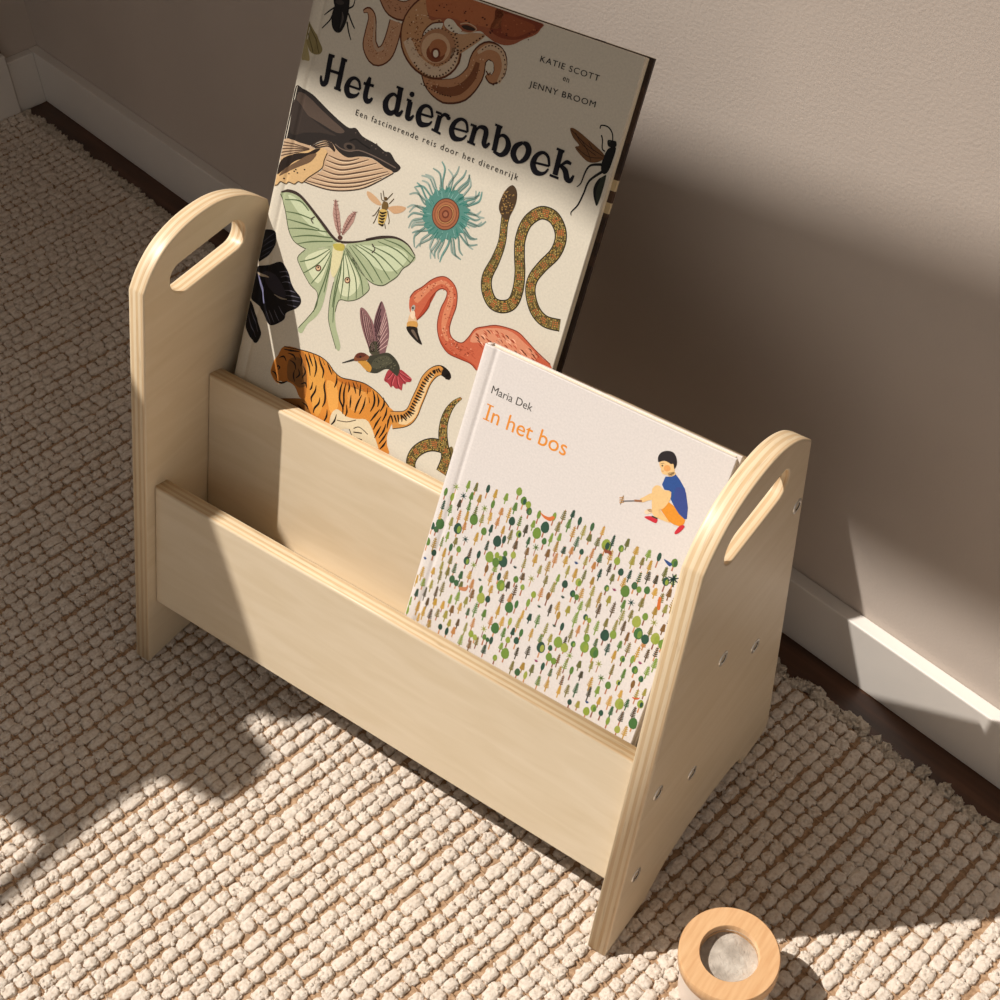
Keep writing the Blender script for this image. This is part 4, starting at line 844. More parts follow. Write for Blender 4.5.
('P','a87a58',5,0,[1205,2868,1209,2839,1204,2810,1190,2782,1167,2757,1138,2737,1105,2723,1069,2717,1033,2718,999,2727,971,2743,949,2765,936,2791,932,2820,938,2850,953,2878,976,2903,1005,2922,1039,2936,1075,2942,1110,2940,1143,2931,1171,2915,1192,2894]),
('P','c4a07e',6,0,[1168,2849,1171,2826,1167,2801,1156,2778,1138,2758,1115,2741,1088,2730,1059,2725,1030,2726,1003,2734,980,2747,963,2766,952,2788,949,2812,953,2837,965,2860,983,2880,1006,2896,1033,2907,1062,2912,1090,2910,1117,2903,1140,2889,1157,2871]),
('P','7c4428',7,0,[1141,2811,1142,2788,1132,2765,1113,2746,1087,2734,1058,2730,1031,2736,1009,2750,997,2770,996,2793,1006,2816,1025,2835,1052,2847,1080,2851,1107,2845,1129,2831]),
('P','a56a45',8,0,[1145,2843,1147,2821,1137,2800,1119,2782,1095,2771,1068,2767,1042,2773,1022,2786,1011,2805,1010,2827,1019,2848,1037,2866,1062,2877,1089,2880,1114,2875,1134,2862]),
('P','6a3520',9,0,[1106,2797,1108,2783,1103,2770,1094,2759,1081,2753,1066,2751,1052,2755,1041,2764,1034,2777,1033,2790,1037,2804,1047,2814,1060,2821,1074,2822,1088,2818,1099,2809]),
('P','d8cdb8',10,0,[1090,2791,1092,2782,1090,2773,1085,2767,1078,2763,1070,2762,1062,2765,1055,2772,1051,2780,1050,2789,1052,2798,1057,2804,1064,2808,1072,2809,1080,2806,1086,2799]),
('P','4a2c1c',11,0,[921,2679,920,2685,927,2691,934,2691,935,2685,928,2679]),
('P','4a2c1c',11,0,[942,2663,940,2669,946,2676,953,2677,955,2671,949,2664]),
('P','4a2c1c',11,0,[965,2650,963,2656,967,2663,974,2665,977,2659,972,2652]),
('P','4a2c1c',11,0,[990,2641,987,2646,990,2653,997,2656,1001,2651,997,2643]),
('P','4a2c1c',11,0,[1017,2634,1012,2639,1014,2646,1021,2650,1025,2645,1023,2638]),
('P','4a2c1c',11,0,[1043,2632,1038,2636,1039,2643,1045,2647,1050,2643,1049,2636]),
('P','4a2c1c',11,0,[1070,2633,1065,2636,1064,2643,1069,2648,1075,2645,1076,2637]),
('P','4a2c1c',11,0,[1097,2638,1091,2640,1089,2647,1093,2652,1100,2650,1102,2643]),
('P','4a2c1c',11,0,[1123,2646,1116,2647,1113,2654,1116,2659,1123,2658,1126,2651]),
('P','4a2c1c',11,0,[1147,2657,1140,2658,1135,2664,1138,2670,1145,2669,1149,2663]),
('P','4a2c1c',11,0,[1169,2672,1162,2671,1156,2677,1158,2683,1165,2683,1171,2678]),
('P','4a2c1c',11,0,[1189,2689,1181,2688,1175,2693,1176,2699,1183,2700,1189,2695]),
('P','4a2c1c',11,0,[1206,2709,1199,2707,1191,2711,1191,2717,1198,2719,1206,2715]),
('P','4a2c1c',11,0,[1220,2730,1213,2728,1205,2731,1204,2737,1211,2739,1219,2736]),
('P','4a2c1c',11,0,[1230,2754,1224,2751,1216,2753,1213,2758,1220,2761,1228,2759]),
('P','4a2c1c',11,0,[1238,2778,1232,2774,1223,2776,1220,2781,1226,2785,1235,2783]),
('P','4a2c1c',11,0,[1241,2804,1236,2799,1227,2799,1223,2804,1228,2808,1237,2808]),
('P','4a2c1c',11,0,[1241,2829,1237,2824,1227,2823,1223,2827,1227,2832,1236,2833]),
('P','4a2c1c',11,0,[1237,2854,1234,2849,1225,2847,1219,2850,1223,2856,1232,2857]),
('P','4a2c1c',11,0,[1230,2878,1227,2873,1218,2870,1212,2873,1215,2878,1224,2881]),
('P','4a2c1c',11,0,[1219,2902,1217,2896,1209,2892,1203,2894,1204,2900,1212,2903]),
('P','4a2c1c',11,0,[1205,2923,1204,2917,1197,2912,1190,2914,1190,2919,1198,2924]),
('P','4a2c1c',11,0,[1188,2942,1188,2937,1181,2931,1174,2932,1174,2937,1181,2943]),
('P','4a2c1c',11,0,[1168,2959,1169,2954,1163,2948,1156,2947,1155,2953,1161,2959]),
('P','4a2c1c',11,0,[1146,2973,1148,2968,1143,2962,1136,2960,1134,2966,1139,2972]),
('P','4a2c1c',11,0,[1122,2985,1126,2980,1122,2973,1115,2971,1112,2976,1115,2983]),
('P','5a3826',11,0,[939,2824,936,2819,928,2817,923,2819,926,2824,934,2826]),
('P','5a3826',11,0,[942,2846,939,2842,931,2839,926,2842,929,2847,937,2849]),
('P','5a3826',11,0,[951,2869,948,2864,940,2861,934,2864,937,2869,945,2871]),
('P','5a3826',11,0,[964,2889,961,2884,953,2882,948,2885,951,2890,959,2892]),
('P','5a3826',11,0,[982,2908,979,2903,971,2901,966,2903,969,2908,977,2910]),
('P','5a3826',11,0,[1004,2924,1001,2919,993,2916,988,2919,991,2924,999,2926]),
('P','5a3826',11,0,[1029,2936,1026,2931,1018,2929,1013,2931,1015,2936,1024,2938]),
('P','5a3826',11,0,[1055,2944,1052,2939,1044,2937,1039,2939,1042,2944,1050,2946]),
('P','5a3826',11,0,[1083,2947,1080,2943,1072,2940,1067,2943,1070,2948,1078,2950]),
('P','5a3826',11,0,[1110,2947,1107,2942,1099,2940,1094,2942,1097,2947,1105,2949]),
('P','5a3826',11,0,[1136,2942,1133,2937,1125,2935,1120,2937,1123,2942,1131,2944]),
('P','5a3826',11,0,[1160,2932,1157,2928,1149,2925,1144,2928,1146,2933,1154,2935]),
('P','5a3826',11,0,[1180,2919,1177,2915,1169,2912,1164,2915,1167,2920,1175,2922]),
('P','5a3826',11,0,[1196,2903,1194,2898,1186,2896,1180,2898,1183,2903,1191,2905]),
('P','5a3826',11,0,[1208,2884,1205,2879,1197,2877,1192,2879,1195,2884,1203,2886]),
('P','5a3826',11,0,[1215,2863,1212,2858,1204,2856,1199,2858,1202,2863,1210,2865]),
('P','5a3826',11,0,[1216,2841,1213,2836,1205,2834,1200,2836,1203,2841,1211,2843]),
('P','5a3826',11,0,[1212,2818,1209,2814,1201,2811,1196,2814,1199,2819,1207,2821]),
('P','5a3826',11,0,[1202,2797,1199,2792,1191,2790,1186,2792,1189,2797,1197,2799]),
('P','5a3826',11,0,[1188,2776,1185,2772,1177,2769,1172,2772,1175,2777,1183,2779]),
('P','5a3826',11,0,[1169,2758,1166,2754,1158,2751,1153,2754,1156,2759,1164,2761]),
('P','5a3826',11,0,[1146,2744,1144,2739,1136,2736,1130,2739,1133,2744,1141,2746]),
('P','94553a',6,1,[915,3130,1294,3231,1318,3185,1432,3179,1578,3182,1779,3178,1778,3141,1752,3097,1678,3047,1619,3001,1553,2976,1479,2976,1408,2993,1356,3009,1288,2982,1226,2969,1166,2948,1097,2952,1044,2998,963,2976]),
('P','a8643f',7,1,[920,3116,1229,3199,1314,3169,1473,3168,1526,3116,1472,3056,1364,3041,1236,3028,1122,3027,956,2997]),
('P','7a3a24',7,1,[1434,3172,1580,3179,1772,3173,1770,3139,1734,3096,1660,3046,1577,3018,1485,3015,1420,3042,1437,3106]),
('P','8e4a2c',8,1,[1496,3152,1623,3157,1736,3145,1698,3097,1606,3042,1510,3052]),
('P','9a5434',9,0,[1341,3060,1339,3056,1334,3055,1330,3057,1332,3061,1337,3062]),
('P','9a5434',9,0,[1269,3108,1266,3102,1258,3100,1252,3103,1255,3109,1263,3111]),
('P','9a5434',9,0,[1105,3110,1102,3106,1095,3104,1090,3106,1093,3109,1101,3111]),
('P','a8603c',9,0,[1216,3082,1212,3078,1203,3075,1197,3077,1201,3080,1211,3083]),
('P','4a2014',9,0,[1375,3090,1372,3084,1364,3082,1359,3085,1362,3091,1370,3093]),
('P','4a2014',9,0,[1043,2988,1040,2983,1033,2981,1028,2984,1031,2988,1038,2990]),
('P','9a5434',9,0,[1329,3041,1328,3036,1322,3035,1318,3038,1320,3043,1325,3044]),
('P','9a5434',9,0,[1617,3064,1615,3058,1608,3057,1603,3060,1605,3065,1612,3067]),
('P','4a2014',9,0,[1557,3049,1554,3045,1545,3042,1539,3044,1543,3048,1552,3050]),
('P','a8603c',9,0,[973,3059,970,3054,961,3052,956,3054,959,3059,967,3062]),
('P','4a2014',9,0,[1243,3044,1239,3039,1230,3036,1224,3039,1228,3044,1237,3047]),
('P','4a2014',9,0,[1713,3094,1712,3090,1708,3088,1704,3091,1705,3095,1710,3097]),
('P','a8603c',9,0,[1206,3051,1204,3046,1198,3044,1194,3047,1196,3053,1202,3054]),
('P','a8603c',9,0,[1476,3082,1473,3076,1465,3074,1460,3077,1462,3083,1470,3085]),
('P','4a2014',9,0,[1020,3078,1018,3072,1010,3070,1005,3073,1007,3079,1015,3081]),
('P','4a2014',9,0,[1095,3065,1094,3060,1089,3059,1085,3063,1086,3068,1091,3069]),
('P','9a5434',9,0,[1206,3093,1205,3088,1200,3086,1196,3090,1197,3095,1202,3097]),
('P','a8603c',9,0,[1518,3047,1516,3042,1510,3041,1506,3044,1507,3049,1513,3050]),
('P','4a2014',9,0,[1434,3025,1432,3021,1425,3019,1420,3021,1423,3026,1429,3028]),
('P','a8603c',9,0,[986,3049,983,3044,976,3042,971,3045,974,3049,981,3051]),
('P','9a5434',9,0,[1138,3037,1136,3033,1131,3032,1128,3034,1129,3038,1134,3039]),
('P','a8603c',9,0,[1323,3015,1320,3010,1312,3008,1307,3010,1310,3015,1318,3017]),
('P','a8603c',9,0,[1090,3102,1087,3097,1079,3094,1073,3097,1076,3102,1084,3105]),
('P','4a2014',9,0,[1557,3074,1554,3070,1548,3069,1544,3070,1547,3074,1553,3076]),
('P','4a2014',9,0,[1758,3125,1757,3122,1752,3120,1748,3123,1750,3126,1755,3128]),
('P','4a2014',9,0,[1440,3021,1439,3015,1432,3013,1427,3017,1429,3023,1436,3025]),
('P','4a2014',9,0,[1718,3057,1716,3053,1712,3052,1708,3054,1710,3058,1714,3060]),
('P','9a5434',9,0,[1490,3041,1487,3037,1479,3035,1475,3036,1478,3041,1485,3043]),
('P','9a5434',9,0,[1153,3007,1151,3003,1145,3001,1141,3003,1143,3007,1149,3009]),
('P','9a5434',9,0,[1244,3117,1242,3112,1237,3110,1233,3114,1234,3119,1239,3121]),
('P','a8603c',9,0,[964,3059,963,3053,957,3051,953,3056,954,3061,960,3063]),
('P','9a5434',9,0,[1257,3010,1255,3005,1250,3004,1245,3007,1247,3012,1253,3014]),
('P','4a2014',9,0,[1069,3095,1067,3091,1062,3090,1058,3092,1060,3096,1065,3097]),
('P','4a2014',9,0,[1300,3004,1298,2999,1293,2997,1289,3001,1290,3006,1296,3007]),
('P','a8603c',9,0,[1640,3137,1638,3132,1631,3130,1626,3133,1628,3138,1635,3140]),
('P','9a5434',9,0,[1735,3099,1732,3095,1725,3093,1720,3095,1723,3099,1730,3101]),
('P','a8603c',9,0,[1735,3123,1733,3118,1728,3116,1724,3120,1725,3124,1731,3126]),
('P','a8603c',9,0,[1298,3036,1295,3030,1288,3028,1282,3032,1285,3037,1292,3039]),
('P','9a5434',9,0,[986,2976,984,2973,977,2971,973,2973,976,2976,982,2978]),
('P','4a2014',9,0,[1266,3040,1263,3035,1254,3033,1249,3035,1252,3039,1260,3042]),
('P','a8603c',9,0,[1064,3073,1062,3069,1056,3068,1052,3070,1054,3074,1060,3075]),
('P','9a5434',9,0,[1034,3092,1033,3088,1028,3086,1025,3090,1026,3095,1031,3096]),
('P','4a2014',9,0,[1126,3065,1123,3061,1115,3059,1110,3060,1113,3064,1121,3066]),
('P','4a2014',9,0,[1559,3040,1557,3035,1550,3033,1545,3036,1547,3041,1554,3043]),
('P','9a5434',9,0,[1523,3089,1521,3084,1514,3082,1510,3085,1512,3091,1519,3092]),
('P','9a5434',9,0,[1613,3055,1611,3050,1606,3049,1602,3052,1604,3056,1609,3058]),
('P','4a2014',9,0,[1450,3036,1447,3030,1438,3028,1432,3031,1435,3037,1444,3040]),
('P','9a5434',9,0,[1340,3027,1337,3022,1328,3020,1322,3022,1325,3027,1334,3030]),
('P','a8603c',9,0,[1028,3082,1025,3076,1017,3073,1011,3077,1014,3083,1022,3085]),
('P','4a2014',9,0,[1056,3075,1053,3071,1047,3069,1042,3072,1045,3076,1051,3078]),
('P','a8603c',9,0,[1239,3050,1237,3046,1229,3044,1225,3046,1227,3051,1235,3053]),
('P','9a5434',9,0,[1749,3126,1746,3121,1737,3119,1731,3121,1734,3126,1743,3129]),
('P','a8603c',9,0,[1583,3138,1581,3134,1576,3133,1572,3135,1574,3139,1579,3140]),
('P','a8603c',9,0,[1611,3122,1609,3118,1602,3116,1598,3118,1600,3123,1607,3124]),
('P','a8603c',9,0,[1518,3045,1516,3042,1511,3040,1507,3043,1509,3046,1514,3048]),
('P','a8603c',9,0,[1105,2986,1102,2982,1094,2979,1089,2982,1092,2986,1100,2988]),
('P','9a5434',9,0,[1406,3038,1404,3033,1397,3031,1392,3034,1394,3039,1401,3041]),
('P','a8603c',9,0,[1675,3100,1673,3094,1664,3092,1659,3095,1661,3101,1670,3103]),
('P','4a2014',9,0,[1401,3060,1398,3055,1389,3053,1384,3055,1387,3060,1396,3062]),
('P','9a5434',9,0,[1479,3107,1476,3103,1469,3101,1465,3104,1467,3108,1474,3110]),
('P','4a2014',9,0,[1006,3043,1003,3038,996,3036,990,3039,993,3044,1001,3046]),
('P','a8603c',9,0,[1717,3076,1715,3072,1708,3070,1703,3072,1706,3077,1712,3079]),
('P','9a5434',9,0,[1530,3059,1529,3056,1524,3054,1520,3057,1522,3060,1527,3061]),
('P','4a2014',9,0,[1222,3095,1220,3091,1213,3089,1208,3091,1211,3096,1218,3098]),
('P','9a5434',9,0,[1524,3124,1521,3120,1514,3118,1509,3119,1512,3123,1519,3125]),
('P','9a5434',9,0,[1138,3099,1136,3094,1132,3093,1128,3096,1129,3101,1134,3102]),
('P','a8603c',9,0,[1537,3092,1535,3087,1528,3085,1523,3088,1525,3093,1532,3095]),
('P','4a2014',9,0,[1358,3094,1355,3089,1346,3086,1340,3089,1343,3095,1352,3097]),
('P','4a2014',9,0,[1218,3084,1215,3079,1207,3077,1202,3080,1205,3085,1213,3088]),
('P','a8603c',9,0,[1099,3084,1098,3079,1093,3078,1089,3082,1090,3087,1095,3088]),
('P','cfc4b0',10,1,[1076,2988,1096,3016,1139,3017,1180,2994,1222,2975,1193,2952,1147,2947,1094,2962]),
('P','3a2a20',10,1,[1211,3002,1249,3017,1307,3014,1320,3003,1276,2990,1234,2990]),
('S','c0a080',10,1,[1199,3010,1255,3030,1325,3015,1290,2979,1225,2971],[7.3]),
('P','b58c68',5,1,[1170,2934,1239,2957,1324,2989,1397,2998,1380,2963,1308,2890,1241,2832,1207,2861]),
('P','4a2c1c',11,0,[1240,2843,1241,2838,1234,2832,1227,2832,1227,2838,1233,2843]),
('P','4a2c1c',11,0,[1260,2862,1260,2856,1254,2850,1247,2851,1246,2856,1252,2862]),
('P','4a2c1c',11,0,[1279,2880,1279,2875,1273,2869,1266,2869,1265,2875,1272,2880]),
('P','4a2c1c',11,0,[1298,2899,1298,2893,1292,2887,1285,2887,1284,2893,1291,2899]),
('P','4a2c1c',11,0,[1317,2917,1317,2911,1311,2906,1304,2906,1303,2911,1310,2917]),
('P','4a2c1c',11,0,[1335,2935,1336,2929,1330,2924,1323,2924,1322,2930,1328,2935]),
('P','4a2c1c',11,0,[1354,2953,1355,2948,1348,2942,1341,2942,1341,2948,1347,2953]),
('P','4a2c1c',11,0,[1373,2971,1374,2966,1367,2960,1360,2960,1360,2966,1366,2972]),
('P','4a2c1c',11,0,[1392,2990,1392,2984,1386,2978,1379,2978,1378,2984,1385,2990]),
('P','8a5636',4,0,[1367,2668,1365,2665,1361,2665,1360,2668,1364,2670]),
('P','5e3420',4,0,[1072,2592,1069,2587,1062,2586,1060,2592,1066,2595]),
('P','8a5636',4,0,[1410,2737,1408,2734,1402,2733,1401,2735,1406,2738]),
('P','8a5636',4,0,[1217,2555,1215,2550,1208,2550,1207,2554,1212,2557]),
('P','8a5636',4,0,[999,2653,998,2648,993,2648,992,2653,995,2656]),
('P','5e3420',4,0,[1053,2659,1052,2654,1047,2654,1046,2659,1049,2662]),
('P','5e3420',4,0,[1153,2605,1151,2600,1146,2600,1145,2605,1149,2607]),
('P','8a5636',4,0,[1049,2608,1048,2605,1044,2605,1043,2608,1046,2610]),
('P','d2b494',4,0,[1091,2602,1090,2598,1086,2599,1085,2602,1088,2605]),
('P','d2b494',4,0,[1228,2612,1225,2608,1220,2608,1219,2611,1224,2614]),
('P','5e3420',4,0,[1073,2611,1071,2605,1066,2606,1064,2611,1068,2615]),
('P','d2b494',4,0,[1332,2667,1330,2662,1326,2662,1324,2667,1328,2670]),
('P','8a5636',4,0,[1050,2628,1049,2624,1045,2624,1044,2629,1047,2631]),
('P','d2b494',4,0,[1410,2763,1408,2757,1402,2757,1401,2763,1405,2766]),
('P','5e3420',4,0,[1018,2648,1017,2643,1014,2644,1012,2650,1014,2653]),
('P','8a5636',4,0,[1116,2615,1113,2610,1106,2609,1105,2613,1111,2616]),
('P','8a5636',4,0,[1271,2628,1270,2623,1265,2624,1263,2629,1267,2632]),
('P','5e3420',4,0,[1035,2649,1034,2646,1031,2646,1030,2649,1032,2651]),
('P','5e3420',4,0,[1155,2571,1152,2566,1146,2566,1144,2571,1150,2574]),
('P','5e3420',4,0,[1410,2747,1409,2742,1405,2743,1403,2748,1406,2750]),
('P','5e3420',4,0,[1297,2659,1295,2655,1289,2655,1288,2659,1293,2662]),
('P','d2b494',4,0,[1360,2769,1359,2764,1356,2765,1354,2770,1356,2773]),
('P','5e3420',4,0,[1195,2569,1192,2565,1187,2565,1185,2568,1190,2571]),
('P','5e3420',4,0,[1377,2864,1375,2861,1372,2861,1371,2864,1374,2866]),
('P','7a4a2e',4,0,[1422,2759,1419,2756,1415,2755,1414,2758,1418,2760]),
('P','5e3420',4,0,[980,2679,977,2675,972,2675,971,2679,976,2681]),
('P','5e3420',4,0,[1380,2747,1378,2743,1373,2743,1372,2746,1376,2748]),
('P','7a4a2e',4,0,[1038,2625,1036,2619,1029,2619,1027,2625,1033,2629]),
('P','5e3420',4,0,[1064,2589,1061,2585,1053,2584,1052,2588,1059,2591]),
('P','d2b494',4,0,[1336,2646,1333,2642,1327,2641,1326,2645,1331,2648]),
('P','5e3420',4,0,[1018,2653,1017,2648,1013,2649,1012,2654,1015,2657]),
('P','7a4a2e',4,0,[1397,2762,1395,2758,1389,2758,1388,2761,1393,2763]),
('P','5e3420',4,0,[1007,2651,1004,2647,997,2646,996,2650,1002,2653]),
('P','7a4a2e',4,0,[1051,2648,1049,2645,1046,2645,1045,2648,1048,2650]),
('P','5e3420',4,0,[1102,2578,1101,2573,1096,2573,1094,2578,1098,2580]),
('P','5e3420',4,0,[1064,2576,1062,2572,1056,2571,1055,2575,1060,2578]),
('P','8a5636',4,0,[1397,2796,1396,2791,1391,2791,1389,2796,1393,2799]),
('P','8a5636',4,0,[1205,2571,1204,2567,1200,2567,1198,2571,1202,2573]),
('P','7a4a2e',4,0,[1335,2668,1332,2662,1325,2662,1324,2667,1329,2670]),
('P','d2b494',4,0,[1141,2608,1139,2603,1133,2603,1132,2607,1137,2610]),
('P','8a5636',4,0,[1168,2577,1165,2574,1159,2573,1158,2576,1164,2579]),
('P','5e3420',4,0,[985,2669,984,2665,981,2665,979,2670,982,2673]),
('P','5e3420',4,0,[1191,2572,1187,2569,1181,2568,1180,2570,1186,2573]),
('P','5e3420',4,0,[1043,2641,1042,2636,1038,2636,1036,2642,1039,2645]),
('P','5e3420',4,0,[1190,2590,1188,2587,1183,2586,1182,2590,1186,2593]),
('P','d2b494',4,0,[1414,2849,1411,2844,1405,2843,1403,2848,1409,2851]),
('P','d2b494',4,0,[1148,2559,1146,2553,1141,2553,1139,2559,1143,2563]),
('P','7a4a2e',4,0,[1422,2847,1421,2842,1417,2843,1416,2847,1419,2850]),
('P','d2b494',4,0,[1367,2796,1366,2791,1362,2792,1361,2797,1364,2799]),
('P','5e3420',4,0,[1038,2633,1035,2628,1029,2628,1027,2632,1033,2635]),
('P','7a4a2e',4,0,[1418,2728,1415,2722,1408,2722,1406,2727,1413,2730]),
('P','8a5636',4,0,[1388,2809,1386,2806,1382,2806,1381,2809,1385,2811]),
('P','8a5636',4,0,[1394,2775,1392,2771,1386,2771,1385,2775,1390,2778]),
('P','5e3420',4,0,[1354,2696,1352,2693,1347,2692,1346,2695,1350,2698]),
('P','7a4a2e',4,0,[1061,2647,1058,2642,1052,2642,1050,2647,1056,2650]),
('P','d2b494',4,0,[1364,2829,1364,2825,1360,2825,1358,2830,1361,2832]),
('P','5e3420',4,0,[1271,2653,1270,2648,1265,2649,1264,2654,1267,2657]),
('P','8a5636',4,0,[1382,2742,1380,2736,1374,2737,1372,2742,1377,2745]),
('P','d2b494',4,0,[1141,2590,1139,2586,1133,2586,1133,2589,1137,2591]),
('P','d2b494',4,0,[1316,2656,1313,2652,1306,2651,1304,2655,1310,2659]),
('P','d2b494',4,0,[1434,2852,1432,2847,1425,2847,1424,2852,1429,2855]),
('P','d2b494',4,0,[1344,2723,1341,2717,1334,2717,1333,2722,1339,2726]),
('P','d2b494',4,0,[1101,2586,1100,2581,1096,2582,1094,2587,1097,2589]),
('P','7a4a2e',4,0,[1323,2627,1322,2623,1318,2624,1317,2627,1320,2630]),
('P','5e3420',4,0,[1426,2781,1424,2776,1418,2776,1416,2781,1421,2784]),
('P','7a4a2e',4,0,[1367,2695,1364,2691,1358,2690,1357,2694,1363,2697]),
('P','7a4a2e',4,0,[1080,2618,1078,2614,1072,2614,1071,2618,1076,2620]),
('P','7a4a2e',4,0,[1369,2753,1367,2748,1361,2748,1360,2752,1365,2755]),
('P','5e3420',4,0,[1383,2768,1381,2764,1375,2764,1374,2768,1379,2770]),
('P','5e3420',4,0,[1025,2682,1022,2679,1016,2678,1015,2681,1020,2683]),
('P','8a5636',3,0,[547,2784,545,2781,540,2780,539,2783,543,2785]),
('P','6a3c24',3,0,[722,2736,720,2732,716,2732,715,2736,719,2738]),
('P','6a3c24',3,0,[724,2736,722,2733,718,2733,717,2736,720,2738]),
('P','6a3c24',3,0,[546,2801,543,2798,537,2797,536,2800,541,2803]),
('P','8a5636',3,0,[523,2792,521,2789,517,2788,516,2791,520,2793]),
('P','8a5636',3,0,[604,2635,602,2630,597,2631,596,2635,600,2638]),
('P','8a5636',3,0,[574,2694,571,2691,566,2690,565,2693,570,2695]),
('P','cdb090',3,0,[689,2728,688,2723,684,2724,683,2729,686,2731]),
('P','8a5636',3,0,[714,2772,711,2769,705,2768,704,2771,710,2773]),
('P','cdb090',3,0,[527,2713,525,2708,518,2708,517,2712,522,2716]),
('P','8a5636',3,0,[732,2867,730,2863,725,2863,724,2866,728,2868]),
('P','cdb090',3,0,[659,2633,656,2628,650,2627,648,2632,654,2636]),
('P','8a5636',3,0,[533,2718,532,2715,528,2715,527,2718,530,2720]),
('P','8a5636',3,0,[723,2857,720,2853,714,2853,713,2856,718,2858]),
('P','8a5636',3,0,[530,2715,528,2710,522,2710,520,2715,525,2718]),
('P','8a5636',3,0,[528,2790,526,2787,521,2787,521,2790,525,2792]),
('P','cdb090',3,0,[731,2896,728,2892,723,2892,722,2896,727,2898]),
('P','8a5636',3,0,[525,2871,523,2867,518,2867,517,2870,521,2872]),
('P','8a5636',3,0,[509,2843,507,2839,503,2839,502,2843,506,2845]),
('P','cdb090',3,0,[526,2711,524,2707,521,2707,520,2711,523,2713]),
('P','8a5636',3,0,[689,2783,687,2779,682,2779,681,2783,685,2786]),
('P','8a5636',3,0,[551,2738,549,2733,542,2733,541,2737,547,2740]),
('P','cdb090',3,0,[572,2656,571,2651,567,2652,566,2656,569,2658]),
('P','cdb090',3,0,[693,2759,690,2756,684,2755,683,2758,688,2761]),
('P','cdb090',3,0,[683,2707,682,2702,678,2703,677,2708,680,2710]),
('P','cdb090',3,0,[536,2818,535,2813,531,2814,529,2819,533,2821]),
('P','6a3c24',3,0,[546,2688,543,2685,538,2685,537,2687,542,2690]),
('P','6a3c24',3,0,[511,2752,509,2749,505,2748,504,2751,508,2753]),
('P','8a5636',3,0,[586,2656,585,2652,581,2652,580,2656,583,2658]),
('P','8a5636',3,0,[623,2665,621,2662,617,2662,616,2665,620,2666]),
('P','8a5636',3,0,[695,2851,692,2847,686,2847,685,2849,691,2852]),
('P','cdb090',3,0,[739,2881,737,2877,732,2877,731,2881,735,2884]),
('P','cdb090',3,0,[708,2833,705,2828,698,2828,697,2832,703,2835]),
('P','6a3c24',3,0,[560,2752,558,2748,553,2748,552,2752,556,2754]),
('P','cdb090',3,0,[531,2743,528,2739,522,2739,521,2743,526,2746]),
('P','cdb090',3,0,[552,2689,549,2685,543,2684,542,2688,548,2691]),
('P','6a3c24',3,0,[555,2721,553,2717,546,2716,545,2721,550,2724]),
('P','6a3c24',3,0,[697,2836,695,2832,690,2832,689,2836,693,2839]),
('P','cdb090',3,0,[669,2722,667,2718,663,2718,662,2722,666,2724]),
('P','6a3c24',3,0,[665,2683,663,2678,658,2678,656,2683,661,2686]),
('P','6a3c24',3,0,[738,2893,736,2889,730,2889,729,2892,734,2895]),
('P','6a3c24',3,0,[555,2655,553,2650,547,2650,546,2655,551,2658]),
('P','8a5636',3,0,[690,2796,689,2792,685,2792,684,2797,687,2799]),
('P','cdb090',3,0,[712,2741,711,2737,707,2737,706,2741,709,2743]),
('P','8a5636',3,0,[685,2735,683,2731,678,2731,677,2734,681,2736]),
('P','8a5636',3,0,[689,2726,686,2722,680,2721,679,2725,684,2727]),
('P','8a5636',3,0,[559,2683,556,2678,550,2678,549,2683,554,2686]),
('P','cdb090',3,0,[548,2731,546,2728,541,2728,540,2731,544,2733]),
('P','6a3c24',3,0,[542,2799,541,2795,537,2795,535,2799,539,2802]),
('P','8a5636',3,0,[572,2667,571,2664,567,2664,566,2668,569,2670]),
('P','cdb090',3,0,[676,2644,674,2640,669,2640,668,2644,672,2647]),
('P','6a3c24',3,0,[709,2818,707,2814,702,2814,701,2818,705,2820]),
('P','8a5636',3,0,[618,2655,616,2650,610,2650,609,2655,613,2658]),
('P','8a5636',3,0,[711,2845,708,2840,702,2840,700,2845,706,2848]),
('P','8a5636',3,0,[539,2686,537,2681,533,2682,532,2686,535,2689]),
('P','cdb090',3,0,[622,2670,620,2666,616,2666,615,2669,619,2671]),
('P','6a3c24',3,0,[686,2695,684,2691,680,2691,679,2695,683,2697]),
('P','cdb090',3,0,[536,2688,533,2684,527,2684,527,2686,532,2689]),
('P','8a5636',3,0,[536,2699,534,2696,529,2695,528,2698,532,2700]),
('P','8a5636',3,0,[574,2656,571,2652,565,2651,564,2655,570,2657]),
('P','8a5636',3,0,[540,2805,538,2802,534,2802,533,2804,537,2806]),
('P','cdb090',3,0,[633,2655,631,2651,625,2651,624,2655,629,2658]),
('P','cdb090',3,0,[635,2638,633,2633,627,2633,626,2638,631,2641]),
('P','6a3c24',3,0,[700,2795,699,2792,695,2792,694,2795,697,2797]),
('P','6a3c24',3,0,[625,2657,624,2653,619,2653,618,2658,622,2660]),
('P','cdb090',3,0,[701,2698,700,2693,695,2694,693,2699,697,2701]),
('P','6a3c24',3,0,[691,2675,689,2670,684,2670,683,2675,687,2677]),
('P','cdb090',3,0,[517,2829,516,2825,512,2826,510,2830,513,2832]),
('P','cdb090',3,0,[507,2840,506,2836,501,2836,499,2841,503,2843]),
('P','8a5636',3,0,[712,2776,711,2773,708,2773,706,2777,709,2779]),
('P','cdb090',3,0,[685,2696,683,2692,678,2692,677,2696,681,2699]),
('P','cdb090',3,0,[691,2838,689,2833,684,2833,682,2838,687,2841]),
('P','cdb090',3,0,[732,2806,730,2801,725,2801,724,2806,728,2808]),
('P','6a3c24',3,0,[668,2690,667,2687,663,2687,662,2691,665,2693]),
